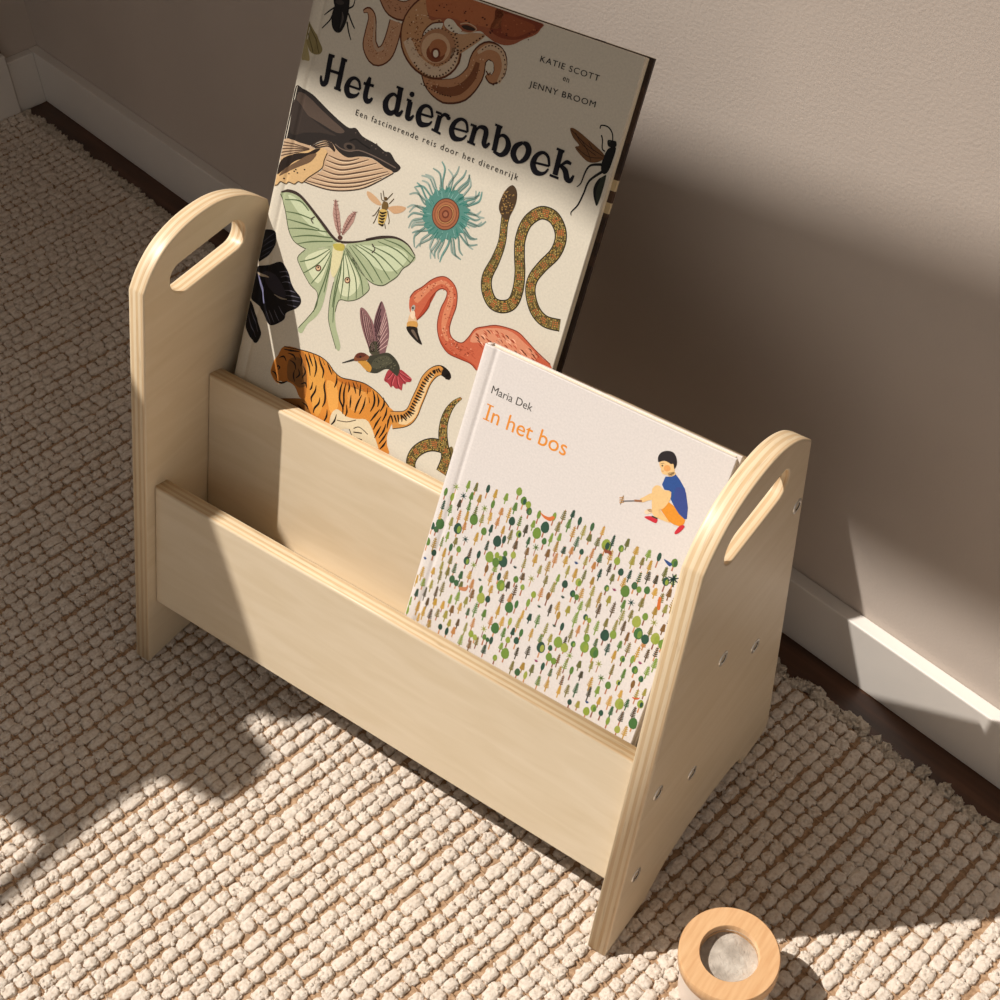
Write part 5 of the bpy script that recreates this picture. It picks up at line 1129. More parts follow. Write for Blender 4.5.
('P','6a3c24',3,0,[673,2742,671,2737,665,2737,664,2742,669,2745]),
('P','8a5636',3,0,[693,2844,690,2841,684,2840,683,2843,689,2846]),
('P','6a3c24',3,0,[690,2817,689,2813,685,2813,684,2818,687,2820]),
('P','6a3c24',3,0,[695,2664,694,2660,690,2660,688,2664,692,2666]),
('P','8a5636',3,0,[589,2664,587,2660,581,2660,580,2664,585,2666]),
('P','8a5636',3,0,[608,2673,606,2669,601,2669,600,2673,604,2676]),
('P','6a3c24',5,0,[883,2867,882,2862,877,2862,875,2868,879,2870]),
('P','5a3018',5,0,[863,2956,860,2950,854,2950,852,2956,858,2959]),
('P','5a3018',5,0,[930,2769,928,2763,921,2763,919,2769,925,2773]),
('P','6a3c24',5,0,[1016,2711,1015,2706,1010,2706,1008,2712,1012,2715]),
('P','6a3c24',5,0,[934,2797,931,2793,926,2793,924,2797,929,2800]),
('P','6a3c24',5,0,[857,2972,854,2968,847,2967,846,2971,852,2974]),
('P','5a3018',5,0,[922,2940,921,2935,916,2936,915,2941,918,2943]),
('P','5a3018',5,0,[969,2759,968,2755,962,2755,961,2759,965,2762]),
('P','5a3018',5,0,[876,2827,875,2821,870,2822,868,2828,872,2832]),
('P','6a3c24',5,0,[840,2808,838,2803,831,2803,829,2809,835,2812]),
('P','6a3c24',5,0,[1060,2741,1058,2737,1052,2737,1051,2740,1056,2743]),
('P','d2b698',5,0,[923,2822,921,2819,915,2818,914,2822,919,2824]),
('P','8a5636',5,0,[894,2903,893,2897,888,2898,886,2903,890,2906]),
('P','8a5636',5,0,[874,2823,872,2818,867,2818,866,2823,870,2826]),
('P','d2b698',5,0,[871,2976,868,2969,860,2969,858,2975,865,2979]),
('P','d2b698',5,0,[844,2852,842,2848,836,2848,835,2852,840,2855]),
('P','6a3c24',5,0,[915,2828,912,2821,904,2821,902,2827,909,2831]),
('P','8a5636',5,0,[1108,2718,1105,2712,1098,2712,1096,2717,1103,2721]),
('P','8a5636',5,0,[876,2931,872,2927,864,2926,863,2930,870,2933]),
('P','d2b698',5,0,[1055,2735,1051,2729,1043,2728,1041,2733,1049,2737]),
('P','6a3c24',5,0,[1123,2713,1121,2707,1113,2706,1111,2713,1118,2717]),
('P','d2b698',5,0,[1036,2705,1034,2701,1029,2700,1028,2704,1032,2707]),
('P','d2b698',5,0,[948,2989,945,2984,938,2983,936,2989,943,2992]),
('P','8a5636',5,0,[905,2791,903,2785,896,2785,894,2791,900,2795]),
('P','8a5636',5,0,[904,3057,901,3052,894,3052,892,3057,899,3060]),
('P','6a3c24',5,0,[837,2922,834,2916,826,2915,824,2921,831,2925]),
('P','d2b698',5,0,[883,2893,882,2886,876,2887,874,2894,879,2897]),
('P','8a5636',5,0,[936,2771,933,2765,926,2765,925,2770,931,2774]),
('P','d2b698',5,0,[1037,2673,1034,2668,1026,2668,1025,2672,1032,2676]),
('P','6a3c24',5,0,[983,2715,981,2710,976,2710,974,2715,979,2718]),
('P','5a3018',5,0,[1087,2720,1084,2716,1078,2715,1077,2719,1082,2722]),
('P','5a3018',5,0,[916,2941,914,2936,909,2936,908,2942,912,2945]),
('P','d2b698',5,0,[899,2963,896,2959,891,2959,889,2963,894,2966]),
('P','5a3018',5,0,[949,2994,946,2987,939,2988,937,2994,943,2998]),
('P','8a5636',5,0,[919,2886,916,2881,908,2880,907,2885,914,2888]),
('P','8a5636',5,0,[1123,2724,1121,2719,1115,2719,1113,2723,1119,2726]),
('P','6a3c24',5,0,[1085,2717,1083,2711,1077,2711,1075,2718,1080,2721]),
('P','5a3018',5,0,[884,2756,882,2751,877,2751,875,2757,880,2760]),
('P','5a3018',5,0,[825,2848,822,2843,814,2842,812,2848,819,2851]),
('P','d2b698',5,0,[850,3004,847,2998,840,2998,838,3004,844,3008]),
('P','d2b698',5,0,[893,2805,891,2801,884,2801,883,2805,889,2808]),
('P','6a3c24',5,0,[1035,2715,1033,2711,1028,2711,1027,2716,1031,2719]),
('P','d2b698',5,0,[1089,2738,1087,2733,1081,2733,1079,2738,1085,2741]),
('P','5a3018',5,0,[936,2794,934,2789,929,2789,927,2795,931,2798]),
('P','6a3c24',5,0,[840,2818,837,2812,828,2812,826,2818,834,2822]),
('P','8a5636',5,0,[1141,2699,1138,2694,1130,2693,1128,2698,1135,2702]),
('P','d2b698',5,0,[899,2986,898,2981,893,2981,891,2986,895,2989]),
('P','6a3c24',5,0,[951,2730,949,2725,943,2725,941,2730,946,2734]),
('P','5a3018',5,0,[1058,2689,1056,2683,1048,2682,1046,2688,1053,2692]),
('P','6a3c24',5,0,[1120,2747,1118,2742,1112,2742,1111,2747,1115,2750]),
('P','8a5636',5,0,[1016,2702,1014,2695,1007,2695,1005,2702,1010,2706]),
('P','d2b698',5,0,[850,2928,847,2922,840,2922,838,2928,844,2932]),
('P','6a3c24',5,0,[969,3061,967,3056,961,3056,960,3060,965,3063]),
('P','8a5636',5,0,[905,2822,903,2816,897,2816,895,2822,900,2825]),
('P','d2b698',5,0,[878,2799,874,2793,866,2792,864,2798,871,2802]),
('P','8a5636',5,0,[880,2867,878,2861,873,2862,871,2868,875,2871]),
('P','6a3c24',5,0,[894,2826,892,2820,886,2821,884,2827,889,2830]),
('P','6a3c24',5,0,[1140,2700,1137,2696,1129,2695,1128,2699,1135,2702]),
('P','8a5636',5,0,[1027,2696,1024,2689,1015,2689,1013,2695,1020,2700]),
('P','8a5636',5,0,[1046,2685,1044,2679,1039,2680,1037,2685,1041,2688]),
('P','5a3018',5,0,[918,2782,916,2776,910,2776,908,2783,913,2787]),
('P','d2b698',5,0,[1102,2747,1098,2741,1090,2740,1089,2746,1096,2750]),
('P','5a3018',5,0,[824,2902,822,2897,816,2897,815,2902,820,2905]),
('P','8a5636',5,0,[1064,2720,1061,2716,1054,2715,1053,2719,1059,2722]),
('P','8a5636',5,0,[969,2745,966,2739,959,2739,957,2745,963,2749]),
('P','5a3018',5,0,[916,2834,913,2828,905,2828,903,2833,910,2837]),
('P','d2b698',5,0,[1083,2703,1082,2696,1076,2697,1074,2703,1078,2707]),
('P','d2b698',5,0,[919,2988,916,2983,908,2982,907,2986,914,2989]),
('P','d2b698',5,0,[926,2989,924,2985,919,2985,918,2989,922,2992]),
('P','6a3c24',5,0,[917,2766,913,2760,904,2760,903,2765,910,2769]),
('P','8a5636',5,0,[861,2920,860,2915,854,2915,853,2920,857,2923]),
('P','6a3c24',5,0,[995,2760,993,2754,987,2754,985,2761,990,2764]),
('P','8a5636',5,0,[870,2931,868,2927,863,2927,862,2931,867,2933]),
('P','8a5636',5,0,[893,2897,890,2891,884,2891,882,2896,888,2900]),
('P','5a3018',5,0,[1134,2693,1131,2689,1126,2688,1124,2692,1130,2695]),
('P','5a3018',5,0,[890,2770,888,2766,883,2766,881,2770,886,2773]),
('P','6a3c24',5,0,[896,2769,894,2764,888,2764,887,2769,892,2772]),
('P','d2b698',5,0,[891,2744,888,2739,880,2738,879,2743,886,2746]),
('P','8a5636',5,0,[891,2876,889,2870,883,2870,881,2877,886,2880]),
('P','6a3c24',5,0,[880,2897,879,2891,875,2892,873,2898,876,2901]),
('P','6a3c24',5,0,[847,2789,844,2785,837,2784,836,2788,842,2791]),
('P','d2b698',5,0,[941,2730,937,2725,929,2724,928,2728,935,2732]),
('P','6a3c24',5,0,[808,2946,805,2942,799,2942,798,2946,803,2949]),
('P','5a3018',5,0,[1080,2756,1078,2750,1072,2750,1070,2756,1075,2759]),
('P','8a5636',5,0,[873,2815,870,2810,864,2810,863,2814,868,2817]),
('P','8a5636',5,0,[927,2796,925,2790,918,2790,916,2796,922,2800]),
('P','8a5636',5,0,[946,2988,944,2984,938,2983,937,2987,942,2990]),
('P','5a3018',5,0,[1084,2707,1080,2703,1073,2702,1072,2706,1079,2709]),
('P','8a5636',5,0,[974,2771,972,2766,965,2766,963,2771,969,2775]),
('P','6a3c24',5,0,[907,2804,903,2799,895,2798,893,2803,901,2807]),
('P','8a5636',5,0,[1016,2751,1013,2744,1005,2744,1003,2751,1010,2755]),
('P','d2b698',5,0,[962,2790,959,2784,953,2784,951,2790,956,2794]),
('P','8a5636',5,0,[909,2934,907,2929,902,2929,900,2935,905,2938]),
('P','8a5636',5,0,[866,2948,864,2943,858,2943,856,2949,861,2952]),
('P','8a5636',5,0,[943,2731,942,2726,937,2726,935,2731,939,2734]),
('P','5a3018',5,0,[903,2962,901,2956,896,2957,894,2962,898,2965]),
('P','5a3018',5,0,[964,2983,960,2978,952,2977,951,2981,958,2984]),
('P','8a5636',5,0,[912,2737,909,2731,902,2731,900,2737,906,2741]),
('P','d2b698',5,0,[1025,2688,1022,2682,1016,2682,1014,2687,1020,2691]),
('P','5a3018',5,0,[889,2907,886,2901,879,2901,877,2906,884,2910]),
('P','5a3018',5,0,[869,2821,866,2815,858,2814,856,2820,863,2824]),
('P','6a3c24',5,0,[831,2898,829,2894,823,2893,822,2897,827,2900]),
('P','d2b698',5,0,[1038,2706,1035,2701,1027,2700,1026,2705,1033,2708]),
('P','d2b698',5,0,[1057,2737,1056,2733,1051,2733,1050,2737,1054,2740]),
('P','5a3018',5,0,[907,2863,904,2859,897,2858,896,2862,902,2865]),
('P','6a3c24',5,0,[957,2744,954,2737,945,2737,943,2744,951,2748]),
('P','5a3018',5,0,[1127,2735,1124,2728,1116,2728,1114,2734,1121,2738]),
('P','8a5636',5,0,[834,2794,832,2789,827,2790,826,2794,830,2797]),
('P','6a3c24',5,0,[833,2810,832,2804,826,2805,824,2812,828,2815]),
('P','5a3018',5,0,[837,2918,835,2914,830,2914,829,2918,833,2921]),
('P','6a3c24',3,0,[895,3060,893,3055,887,3055,885,3060,891,3063]),
('P','8a5636',3,0,[764,2995,763,2990,757,2991,756,2996,760,2999]),
('P','8a5636',3,0,[736,2958,732,2954,725,2953,724,2957,730,2960]),
('P','6a3c24',3,0,[690,2957,687,2952,680,2952,678,2956,685,2960]),
('P','8a5636',3,0,[591,2997,588,2992,582,2992,581,2997,586,3000]),
('P','8a5636',3,0,[921,3051,920,3047,916,3048,915,3051,918,3053]),
('P','8a5636',3,0,[877,3066,876,3061,871,3062,869,3067,873,3070]),
('P','6a3c24',3,0,[783,3008,780,3004,774,3004,773,3008,778,3010]),
('P','6a3c24',3,0,[642,2956,641,2951,637,2952,635,2957,638,2960]),
('P','6a3c24',3,0,[724,2972,722,2967,715,2967,713,2972,719,2976]),
('P','8a5636',3,0,[793,3007,791,3003,787,3003,786,3007,789,3009]),
('P','6a3c24',3,0,[886,3061,883,3055,876,3055,874,3060,881,3064]),
('P','8a5636',3,0,[714,2985,712,2979,706,2980,704,2985,709,2988]),
('P','8a5636',3,0,[825,3015,823,3010,817,3010,815,3015,820,3018]),
('P','8a5636',3,0,[807,2978,805,2973,799,2973,798,2978,802,2981]),
('P','6a3c24',3,0,[859,3027,856,3023,850,3023,849,3026,854,3029]),
('P','6a3c24',3,0,[659,2979,658,2976,654,2976,653,2979,656,2981]),
('P','6a3c24',3,0,[725,2978,722,2972,716,2972,714,2978,720,2981]),
('P','6a3c24',3,0,[858,3036,856,3031,850,3031,848,3036,854,3039]),
('P','6a3c24',3,0,[642,2998,640,2995,635,2995,634,2998,638,3000]),
('P','6a3c24',3,0,[638,2963,635,2960,627,2959,626,2962,633,2965]),
('P','6a3c24',3,0,[678,2971,677,2966,673,2967,672,2972,675,2974]),
('P','8a5636',3,0,[602,2987,601,2982,596,2982,595,2988,598,2991]),
('P','8a5636',3,0,[786,3019,785,3015,781,3016,780,3020,783,3022]),
('P','8a5636',3,0,[625,3006,623,3002,618,3002,617,3006,621,3008]),
('P','8a5636',3,0,[752,2978,751,2973,747,2974,746,2979,749,2981]),
('P','8a5636',3,0,[720,2985,718,2981,713,2981,712,2985,717,2987]),
('P','6a3c24',3,0,[631,2998,630,2993,627,2994,625,2999,628,3002]),
('P','8a5636',3,0,[583,3001,581,2996,575,2996,574,3002,579,3005]),
('P','8a5636',3,0,[696,2972,694,2969,691,2969,690,2973,693,2975]),
('P','6a3c24',3,0,[687,2970,686,2966,683,2966,681,2971,684,2973]),
('P','8a5636',3,0,[636,2990,634,2987,631,2987,630,2990,633,2992]),
('P','6a3c24',3,0,[628,2970,625,2965,618,2965,617,2970,623,2973]),
('P','6a3c24',3,0,[771,2985,770,2980,766,2981,764,2986,768,2989]),
('P','6a3c24',3,0,[693,2997,690,2994,682,2992,681,2995,688,2998]),
('P','6a3c24',3,0,[695,2956,692,2952,686,2952,685,2956,691,2958]),
('P','8a5636',3,0,[621,3003,619,2999,614,2999,612,3003,617,3006]),
('P','8a5636',3,0,[932,3051,930,3046,923,3046,922,3051,927,3054]),
('P','8a5636',3,0,[614,2993,612,2987,607,2988,606,2993,610,2996]),
('P','6a3c24',3,0,[685,2971,682,2967,675,2966,674,2970,680,2973]),
('S','54301f',2,1,[996,2676,1079,2599,1203,2581,1323,2633,1392,2746,1396,2854,1452,2915,1538,2895,1569,2813,1532,2753,1483,2773],[41.9,94.4,157.3,167.8,146.8,125.8,117.4,115.3,94.4,62.9,41.9]),
('S','ad7c58',3,1,[996,2676,1079,2599,1202,2585,1322,2636,1392,2747,1396,2852,1453,2912,1536,2894,1567,2814,1531,2756,1488,2774],[21.0,77.6,140.5,148.9,127.9,107.0,98.6,96.5,77.6,48.2,27.3]),
('S','7a4a2e',4,1,[1104,2583,1203,2581,1307,2620,1382,2720,1396,2823],[21.0,52.4,62.9,52.4,31.5]),
('S','c2a587',4,1,[1378,2879,1445,2936,1539,2933,1594,2851,1581,2748],[21.0,35.7,37.7,35.7,25.2]),
('P','cfc4b0',5,0,[1519,2822,1517,2807,1510,2794,1500,2785,1489,2782,1477,2784,1467,2791,1461,2803,1459,2818,1461,2833,1468,2846,1478,2854,1489,2858,1501,2856,1510,2848,1517,2837]),
('S','5e3824',6,1,[1472,2792,1497,2773,1505,2794],[10.5,8.4,4.2]),
('P','4a2c1c',6,0,[1412,2914,1413,2910,1408,2904,1402,2903,1401,2908,1406,2914]),
('P','4a2c1c',6,0,[1431,2933,1430,2928,1424,2923,1418,2924,1418,2929,1425,2933]),
('P','4a2c1c',6,0,[1453,2945,1451,2940,1443,2937,1438,2939,1440,2944,1447,2947]),
('P','4a2c1c',6,0,[1477,2952,1474,2947,1466,2945,1461,2948,1465,2953,1472,2954]),
('P','4a2c1c',6,0,[1503,2951,1498,2947,1490,2947,1487,2951,1491,2955,1499,2955]),
('P','4a2c1c',6,0,[1528,2944,1523,2941,1515,2942,1513,2947,1518,2950,1526,2948]),
('P','4a2c1c',6,0,[1551,2930,1545,2928,1539,2931,1538,2936,1544,2938,1550,2935]),
('P','4a2c1c',6,0,[1571,2911,1565,2911,1560,2915,1560,2920,1566,2921,1572,2916]),
('P','4a2c1c',6,0,[1587,2888,1582,2888,1577,2894,1579,2899,1585,2898,1589,2893]),
('P','4a2c1c',6,0,[1598,2861,1593,2863,1590,2869,1594,2874,1599,2872,1601,2866]),
('P','4a2c1c',6,0,[1603,2833,1599,2836,1598,2843,1602,2846,1607,2844,1608,2837]),
('P','4a2c1c',6,0,[1602,2805,1598,2809,1600,2815,1605,2818,1609,2815,1607,2808]),
('P','4a2c1c',6,0,[1595,2778,1593,2783,1596,2789,1602,2791,1604,2787,1601,2780]),
('P','4a2c1c',6,0,[1582,2755,1581,2760,1586,2765,1592,2766,1593,2761,1589,2756]),
('P','4a2c1c',6,0,[1565,2736,1565,2741,1571,2745,1577,2745,1577,2740,1571,2735]),
('P','4a2c1c',6,0,[1543,2722,1545,2727,1552,2731,1558,2729,1556,2724,1549,2721]),
('P','4a2c1c',7,0,[1026,2572,1021,2568,1013,2569,1010,2574,1015,2577,1023,2576]),
('P','4a2c1c',7,0,[1049,2569,1043,2565,1035,2567,1033,2571,1038,2575,1046,2573]),
('P','4a2c1c',7,0,[1071,2566,1066,2563,1058,2564,1055,2568,1061,2572,1069,2571]),
('P','4a2c1c',7,0,[1094,2564,1089,2560,1081,2561,1078,2566,1083,2569,1091,2568]),
('P','4a2c1c',7,0,[1117,2561,1111,2558,1103,2559,1100,2563,1106,2567,1114,2565]),
('P','4a2c1c',7,0,[1139,2558,1134,2555,1126,2556,1123,2560,1128,2564,1136,2563]),
('P','4a2c1c',7,0,[1162,2556,1156,2552,1148,2553,1146,2558,1151,2561,1159,2560]),
('P','4a2c1c',7,0,[1184,2553,1179,2550,1171,2551,1168,2555,1173,2559,1181,2557]),
('P','4a2c1c',7,0,[1205,2555,1199,2552,1191,2553,1189,2558,1194,2561,1202,2560]),
('P','4a2c1c',7,0,[1226,2558,1220,2554,1212,2555,1210,2560,1215,2563,1223,2562]),
('P','4a2c1c',7,0,[1246,2560,1241,2557,1233,2558,1230,2562,1236,2566,1244,2564]),
('P','4a2c1c',7,0,[1267,2562,1262,2559,1254,2560,1251,2565,1256,2568,1264,2567]),
('P','1b1716',3,1,[179,2903,291,2933,311,2899,318,2838,316,2774,293,2708,255,2693,218,2711,197,2749,187,2802,194,2851]),
('S','4a4340',4,1,[268,2832,283,2797,281,2756,277,2727],[4.6,18.4,11.5,3.4]),
('P','39322f',4,0,[267,2890,265,2884,257,2878,246,2873,232,2870,218,2869,207,2871,199,2875,195,2880,198,2887,205,2893,217,2898,231,2900,244,2901,256,2899,264,2895]),
('S','0c0a0a',5,1,[251,2859,263,2775,269,2699],[5.7]),
('S','1b1716',3,1,[201,2845,167,2816,126,2773],[11.5,10.3,6.9]),
('S','1b1716',3,1,[191,2787,180,2752,130,2686],[11.5,10.3,6.9]),
('S','1b1716',3,1,[314,2868,344,2892,348,2932],[11.5,10.3,6.9]),
('S','1b1716',3,1,[318,2838,364,2787,396,2757],[11.5,10.3,6.9]),
('S','1b1716',3,1,[323,2784,352,2728,387,2679],[11.5,10.3,6.9]),
('S','1b1716',3,1,[190,2866,176,2894],[11.5,10.3,6.9]),
('P','8a7c52',1,1,[-9,2703,50,2669,139,2593,173,2552,150,2515,85,2507,39,2548,-4,2620]),
('P','a39468',2,1,[5,2589,48,2533,83,2458,45,2447,11,2446,2,2520]),
('S','5c5032',3,1,[4,2690,88,2612,149,2525],[7.3]),
('S','5c5032',3,1,[21,2627,71,2557,94,2513],[7.3]),
('P','6d4a2c',3,1,[2166,2634,2184,2647,2231,2639,2301,2616,2381,2589,2444,2560,2438,2525,2396,2496,2345,2487,2285,2509,2233,2542,2258,2561,2203,2592]),
('S','2e1d10',4,1,[2175,2633,2305,2580,2438,2551],[4.0]),
('S','2e1d10',4,1,[2209,2625,2281,2572,2389,2539],[4.0]),
('S','2e1d10',4,1,[2246,2542,2344,2517,2434,2538],[4.0]),
('S','2e1d10',4,1,[2264,2597,2324,2548,2369,2495],[4.0]),
('S','2e1d10',4,1,[2316,2598,2364,2561],[4.0]),
('P','161412',3,1,[2438,2652,2475,2660,2496,2660,2505,2636,2485,2619,2450,2619]),
('P','161412',3,1,[2453,2597,2483,2622,2508,2622,2509,2548,2504,2486,2485,2453,2455,2462,2441,2518]),
('P','2d3026',3,1,[2485,2445,2498,2442,2502,2340,2494,2253,2462,2289,2438,2342,2446,2398]),
('P','161412',4,1,[2446,2398,2466,2420,2460,2334,2496,2258,2463,2285,2438,2342]),
('S','161412',3,1,[2471,2659,2452,2701,2413,2726,2367,2721,2365,2700],[8.0]),
('S','161412',3,1,[2441,2582,2417,2593,2403,2641,2386,2666],[8.0]),
('S','161412',3,1,[2447,2501,2376,2474,2352,2428,2343,2349,2322,2318],[18.0,14.0,11.0,8.0,5.0]),
('S','161412',3,1,[2461,2460,2395,2381,2382,2300,2366,2217,2335,2160,2342,2139],[18.0,14.0,11.0,8.0,5.0]),
('P','3c4038',5,0,[2459,2650,2458,2645,2453,2642,2448,2644,2446,2649,2449,2653,2455,2654]),
('P','100e13',3,1,[-2,944,110,995,206,1055,263,1031,304,993,336,945,384,905,441,877,459,834,430,784,379,744,350,713,349,672,311,628,254,585,209,587,140,652,68,685,20,697,-10,736,-14,845,-5,908]),
('P','100e13',3,1,[-9,1202,44,1238,93,1243,121,1209,129,1154,99,1084,73,1040,8,977,-19,958,-9,1065]),
('P','100e13',3,1,[5,681,49,658,92,593,149,524,173,482,149,406,96,411,38,460,8,499,-11,594]),
('S','3c3a44',4,1,[2,1118,49,1174,101,1236],[4.1,8.2,4.1]),
('S','3c3a44',4,1,[15,1093,68,1151,117,1198],[4.1,8.2,4.1]),
('S','3c3a44',4,1,[13,1053,69,1103,118,1150],[4.1,8.2,4.1]),
('S','3c3a44',4,1,[17,1015,67,1063,95,1097],[4.1,8.2,4.1]),
('S','55535e',4,1,[215,979,259,1000,288,1006],[2.7,8.2,2.7]),
('S','55535e',4,1,[236,948,279,973,312,976],[2.7,8.2,2.7]),
('S','55535e',4,1,[257,916,301,937,344,939],[2.7,8.2,2.7]),
('S','55535e',4,1,[294,871,352,887,395,889],[2.7,8.2,2.7]),
('S','55535e',4,1,[316,839,373,856,444,868],[2.7,8.2,2.7]),
('S','55535e',4,1,[337,807,393,829,451,841],[2.7,8.2,2.7]),
('S','55535e',4,1,[344,780,392,789,433,795],[2.7,8.2,2.7]),
('S','55535e',4,1,[195,683,231,647,266,610],[2.7,8.2,2.7]),
('S','55535e',4,1,[241,701,276,664,309,637],[2.7,8.2,2.7]),
('S','55535e',4,1,[273,743,314,709,350,693],[2.7,8.2,2.7]),
('S','55535e',4,1,[175,665,213,619,236,588],[2.7,8.2,2.7]),
('S','55535e',4,1,[31,630,80,568,140,489],[2.7,8.2,2.7]),
('S','55535e',4,1,[18,584,71,503,132,445],[2.7,8.2,2.7]),
('P','2a2730',4,1,[67,924,186,949,311,857,287,808,153,837]),
('S','7a7a9a',5,1,[29,900,79,830,139,712],[8.2,16.5,11.0]),
('S','a89a86',5,1,[15,905,60,902,134,910],[8.2,22.0,5.5]),
('S','8a8070',5,1,[211,809,275,804,334,816],[4.1,13.7,4.1]),
]
ART2=[
('P','2f5090',3,0,[1464,1897,1491,1909,1518,1940,1559,1917,1608,1879,1644,1821,1667,1777,1684,1711,1668,1700,1626,1718,1579,1750,1543,1781,1533,1824,1515,1826,1486,1818,1460,1841]),
('P','3a4a8a',4,1,[1552,1860,1610,1873,1648,1809,1666,1770,1679,1712,1630,1726,1577,1756]),
('P','e0902f',4,0,[1540,1759,1579,1750,1626,1718,1678,1701,1678,1674,1660,1648,1619,1642,1582,1646,1537,1672,1509,1690]),
('P','e5bf86',5,1,[1415,1770,1412,1796,1428,1822,1454,1827,1484,1815,1519,1825,1535,1815,1542,1774,1523,1710,1497,1684,1509,1670,1508,1635,1479,1635,1454,1664]),
('P','e5bf86',4,1,[1417,1764,1376,1718,1356,1694,1376,1680,1409,1708,1436,1731]),
('P','e5bf86',3,1,[1494,1690,1538,1669,1582,1646,1592,1640,1537,1634,1500,1638]),
('P','ecd0b0',3,1,[1452,1670,1422,1653,1411,1634,1426,1623,1459,1650]),
('P','e8c08c',3,1,[1423,1650,1458,1673,1503,1687,1504,1646]),
('P','e5bf86',4,1,[1398,1969,1453,1993,1485,1991,1506,1960,1511,1932,1491,1909,1470,1910,1443,1905,1424,1917,1420,1932,1410,1937]),
('P','e0a060',5,0,[1477,1959,1478,1951,1476,1943,1470,1936,1463,1931,1455,1929,1446,1930,1440,1934,1436,1940,1434,1948,1437,1956,1442,1963,1449,1968,1458,1970,1466,1969,1473,1965]),
('P','e5bf86',4,1,[1471,1924,1508,1948,1520,1936,1492,1908]),
('P','2a2426',6,1,[1384,1969,1377,1996,1390,2029,1424,2052,1461,2057,1489,2036,1506,2000,1502,1965,1485,1991,1470,1984,1448,1987,1420,1985,1393,1963]),
('P','3a2a28',7,0,[1427,1954,1427,1950,1424,1947,1420,1947,1417,1950,1417,1954,1420,1957,1424,1957]),
('S','7a5a48',7,1,[1408,1958,1426,1971],[2.6]),
('S','c07a5a',7,1,[1430,1918,1443,1925],[3.3]),
('P','c8303c',5,1,[1425,1606,1467,1628,1506,1630,1507,1599,1464,1597,1431,1598]),
('P','c8303c',6,1,[1654,1645,1674,1666,1688,1658,1672,1616,1652,1592,1640,1597]),
('S','3a3a30',6,0,[1467,1628,1506,1630],[9.2]),
('S','3a3a44',5,0,[1326,1668,1251,1632],[5.9]),
('S','9a6a4a',6,0,[1325,1670,1373,1688],[13.2]),
('S','8a6a30',5,0,[1246,1668,1246,1606],[4.6]),
('S','c08a40',6,0,[1225,1644,1252,1660],[4.0]),
('S','c08a40',6,0,[1229,1634,1256,1650],[4.0]),
('S','c08a40',6,0,[1232,1624,1259,1640],[4.0]),
('S','c08a40',6,0,[1236,1614,1263,1630],[4.0]),
('P','d0703c',3,1,[740,1316,773,1310,811,1313,835,1332,853,1326,833,1295,804,1289,771,1295]),
('P','c08058',3,1,[343,566,393,591,396,607,408,606,402,565,357,550]),
('P','c86a30',3,1,[1688,1170,1706,1172,1711,1146,1721,1101,1711,1089,1696,1110]),
('P','c86a30',3,1,[1364,176,1380,177,1400,142,1391,122,1374,128]),
('P','c85a30',3,1,[1747,473,1780,484,1798,497,1790,478,1764,468]),
('P','8a4a34',3,1,[1224,1310,1246,1292,1288,1299,1301,1276,1282,1274,1267,1274,1254,1268]),
('P','2f4a80',3,1,[1634,1411,1670,1410,1694,1405,1687,1385,1663,1390]),
('S','243a34',3,0,[1750,1272,1732,1340],[10.4]),
('S','243a34',4,0,[1736,1322,1697,1319],[11.7,5.2]),
('S','243a34',4,0,[1736,1322,1720,1282],[11.7,5.2]),
('S','243a34',4,0,[1736,1322,1768,1343],[11.7,5.2]),
('S','243a34',4,0,[1736,1322,1743,1358],[11.7,5.2]),
('S','243a34',4,0,[1736,1322,1775,1310],[11.7,5.2]),
('S','243a34',4,0,[1736,1322,1720,1350],[11.7,5.2]),
('S','243a34',4,0,[1736,1322,1704,1294],[11.7,5.2]),
]
SKY2=[-33, 1208, 183, 1306, 415, 1339, 584, 1424, 780, 1313, 847, 1366, 945, 1497, 1096, 1602, 1244, 1601, 1322, 1589, 1402, 1571, 1549, 1467, 1681, 1496, 1826, 1394, 1918, 1336, 2057, 1337]

# ------------------------------------------------------------------ helpers
def lin(h):
    v=[int(h[i:i+2],16)/255 for i in (0,2,4)]
    return tuple((c/12.92 if c<=.04045 else ((c+.055)/1.055)**2.4) for c in v)
def link(o,parent=None):
    C.objects.link(o)
    if parent: o.parent=parent
    return o
def thing(name,label,cat,mat=Matrix.Identity(4),group=None):
    o=bpy.data.objects.new(name,None); o.empty_display_size=.03
    C.objects.link(o); o.matrix_world=mat; o['label']=label; o['category']=cat
    if group: o['group']=group
    return o
def meshobj(name,verts,faces,mats,parent=None,smooth=False,mi=None,mat=None):
    me=bpy.data.meshes.new(name); me.from_pydata([tuple(v) for v in verts],[],[tuple(f) for f in faces])
    for m in mats: me.materials.append(m)
    if mi is not None: me.polygons.foreach_set('material_index',mi)
    if smooth: me.polygons.foreach_set('use_smooth',[True]*len(me.polygons))
    me.update()
    o=bpy.data.objects.new(name,me); link(o,parent)
    if mat is not None: o.matrix_local=mat
    return o
def bmobj(name,bm,mats,parent=None,smooth=False,mat=None):
    me=bpy.data.meshes.new(name); bm.to_mesh(me); bm.free()
    for m in mats: me.materials.append(m)
    if smooth: me.polygons.foreach_set('use_smooth',[True]*len(me.polygons))
    o=bpy.data.objects.new(name,me); link(o,parent)
    if mat is not None: o.matrix_local=mat
    return o
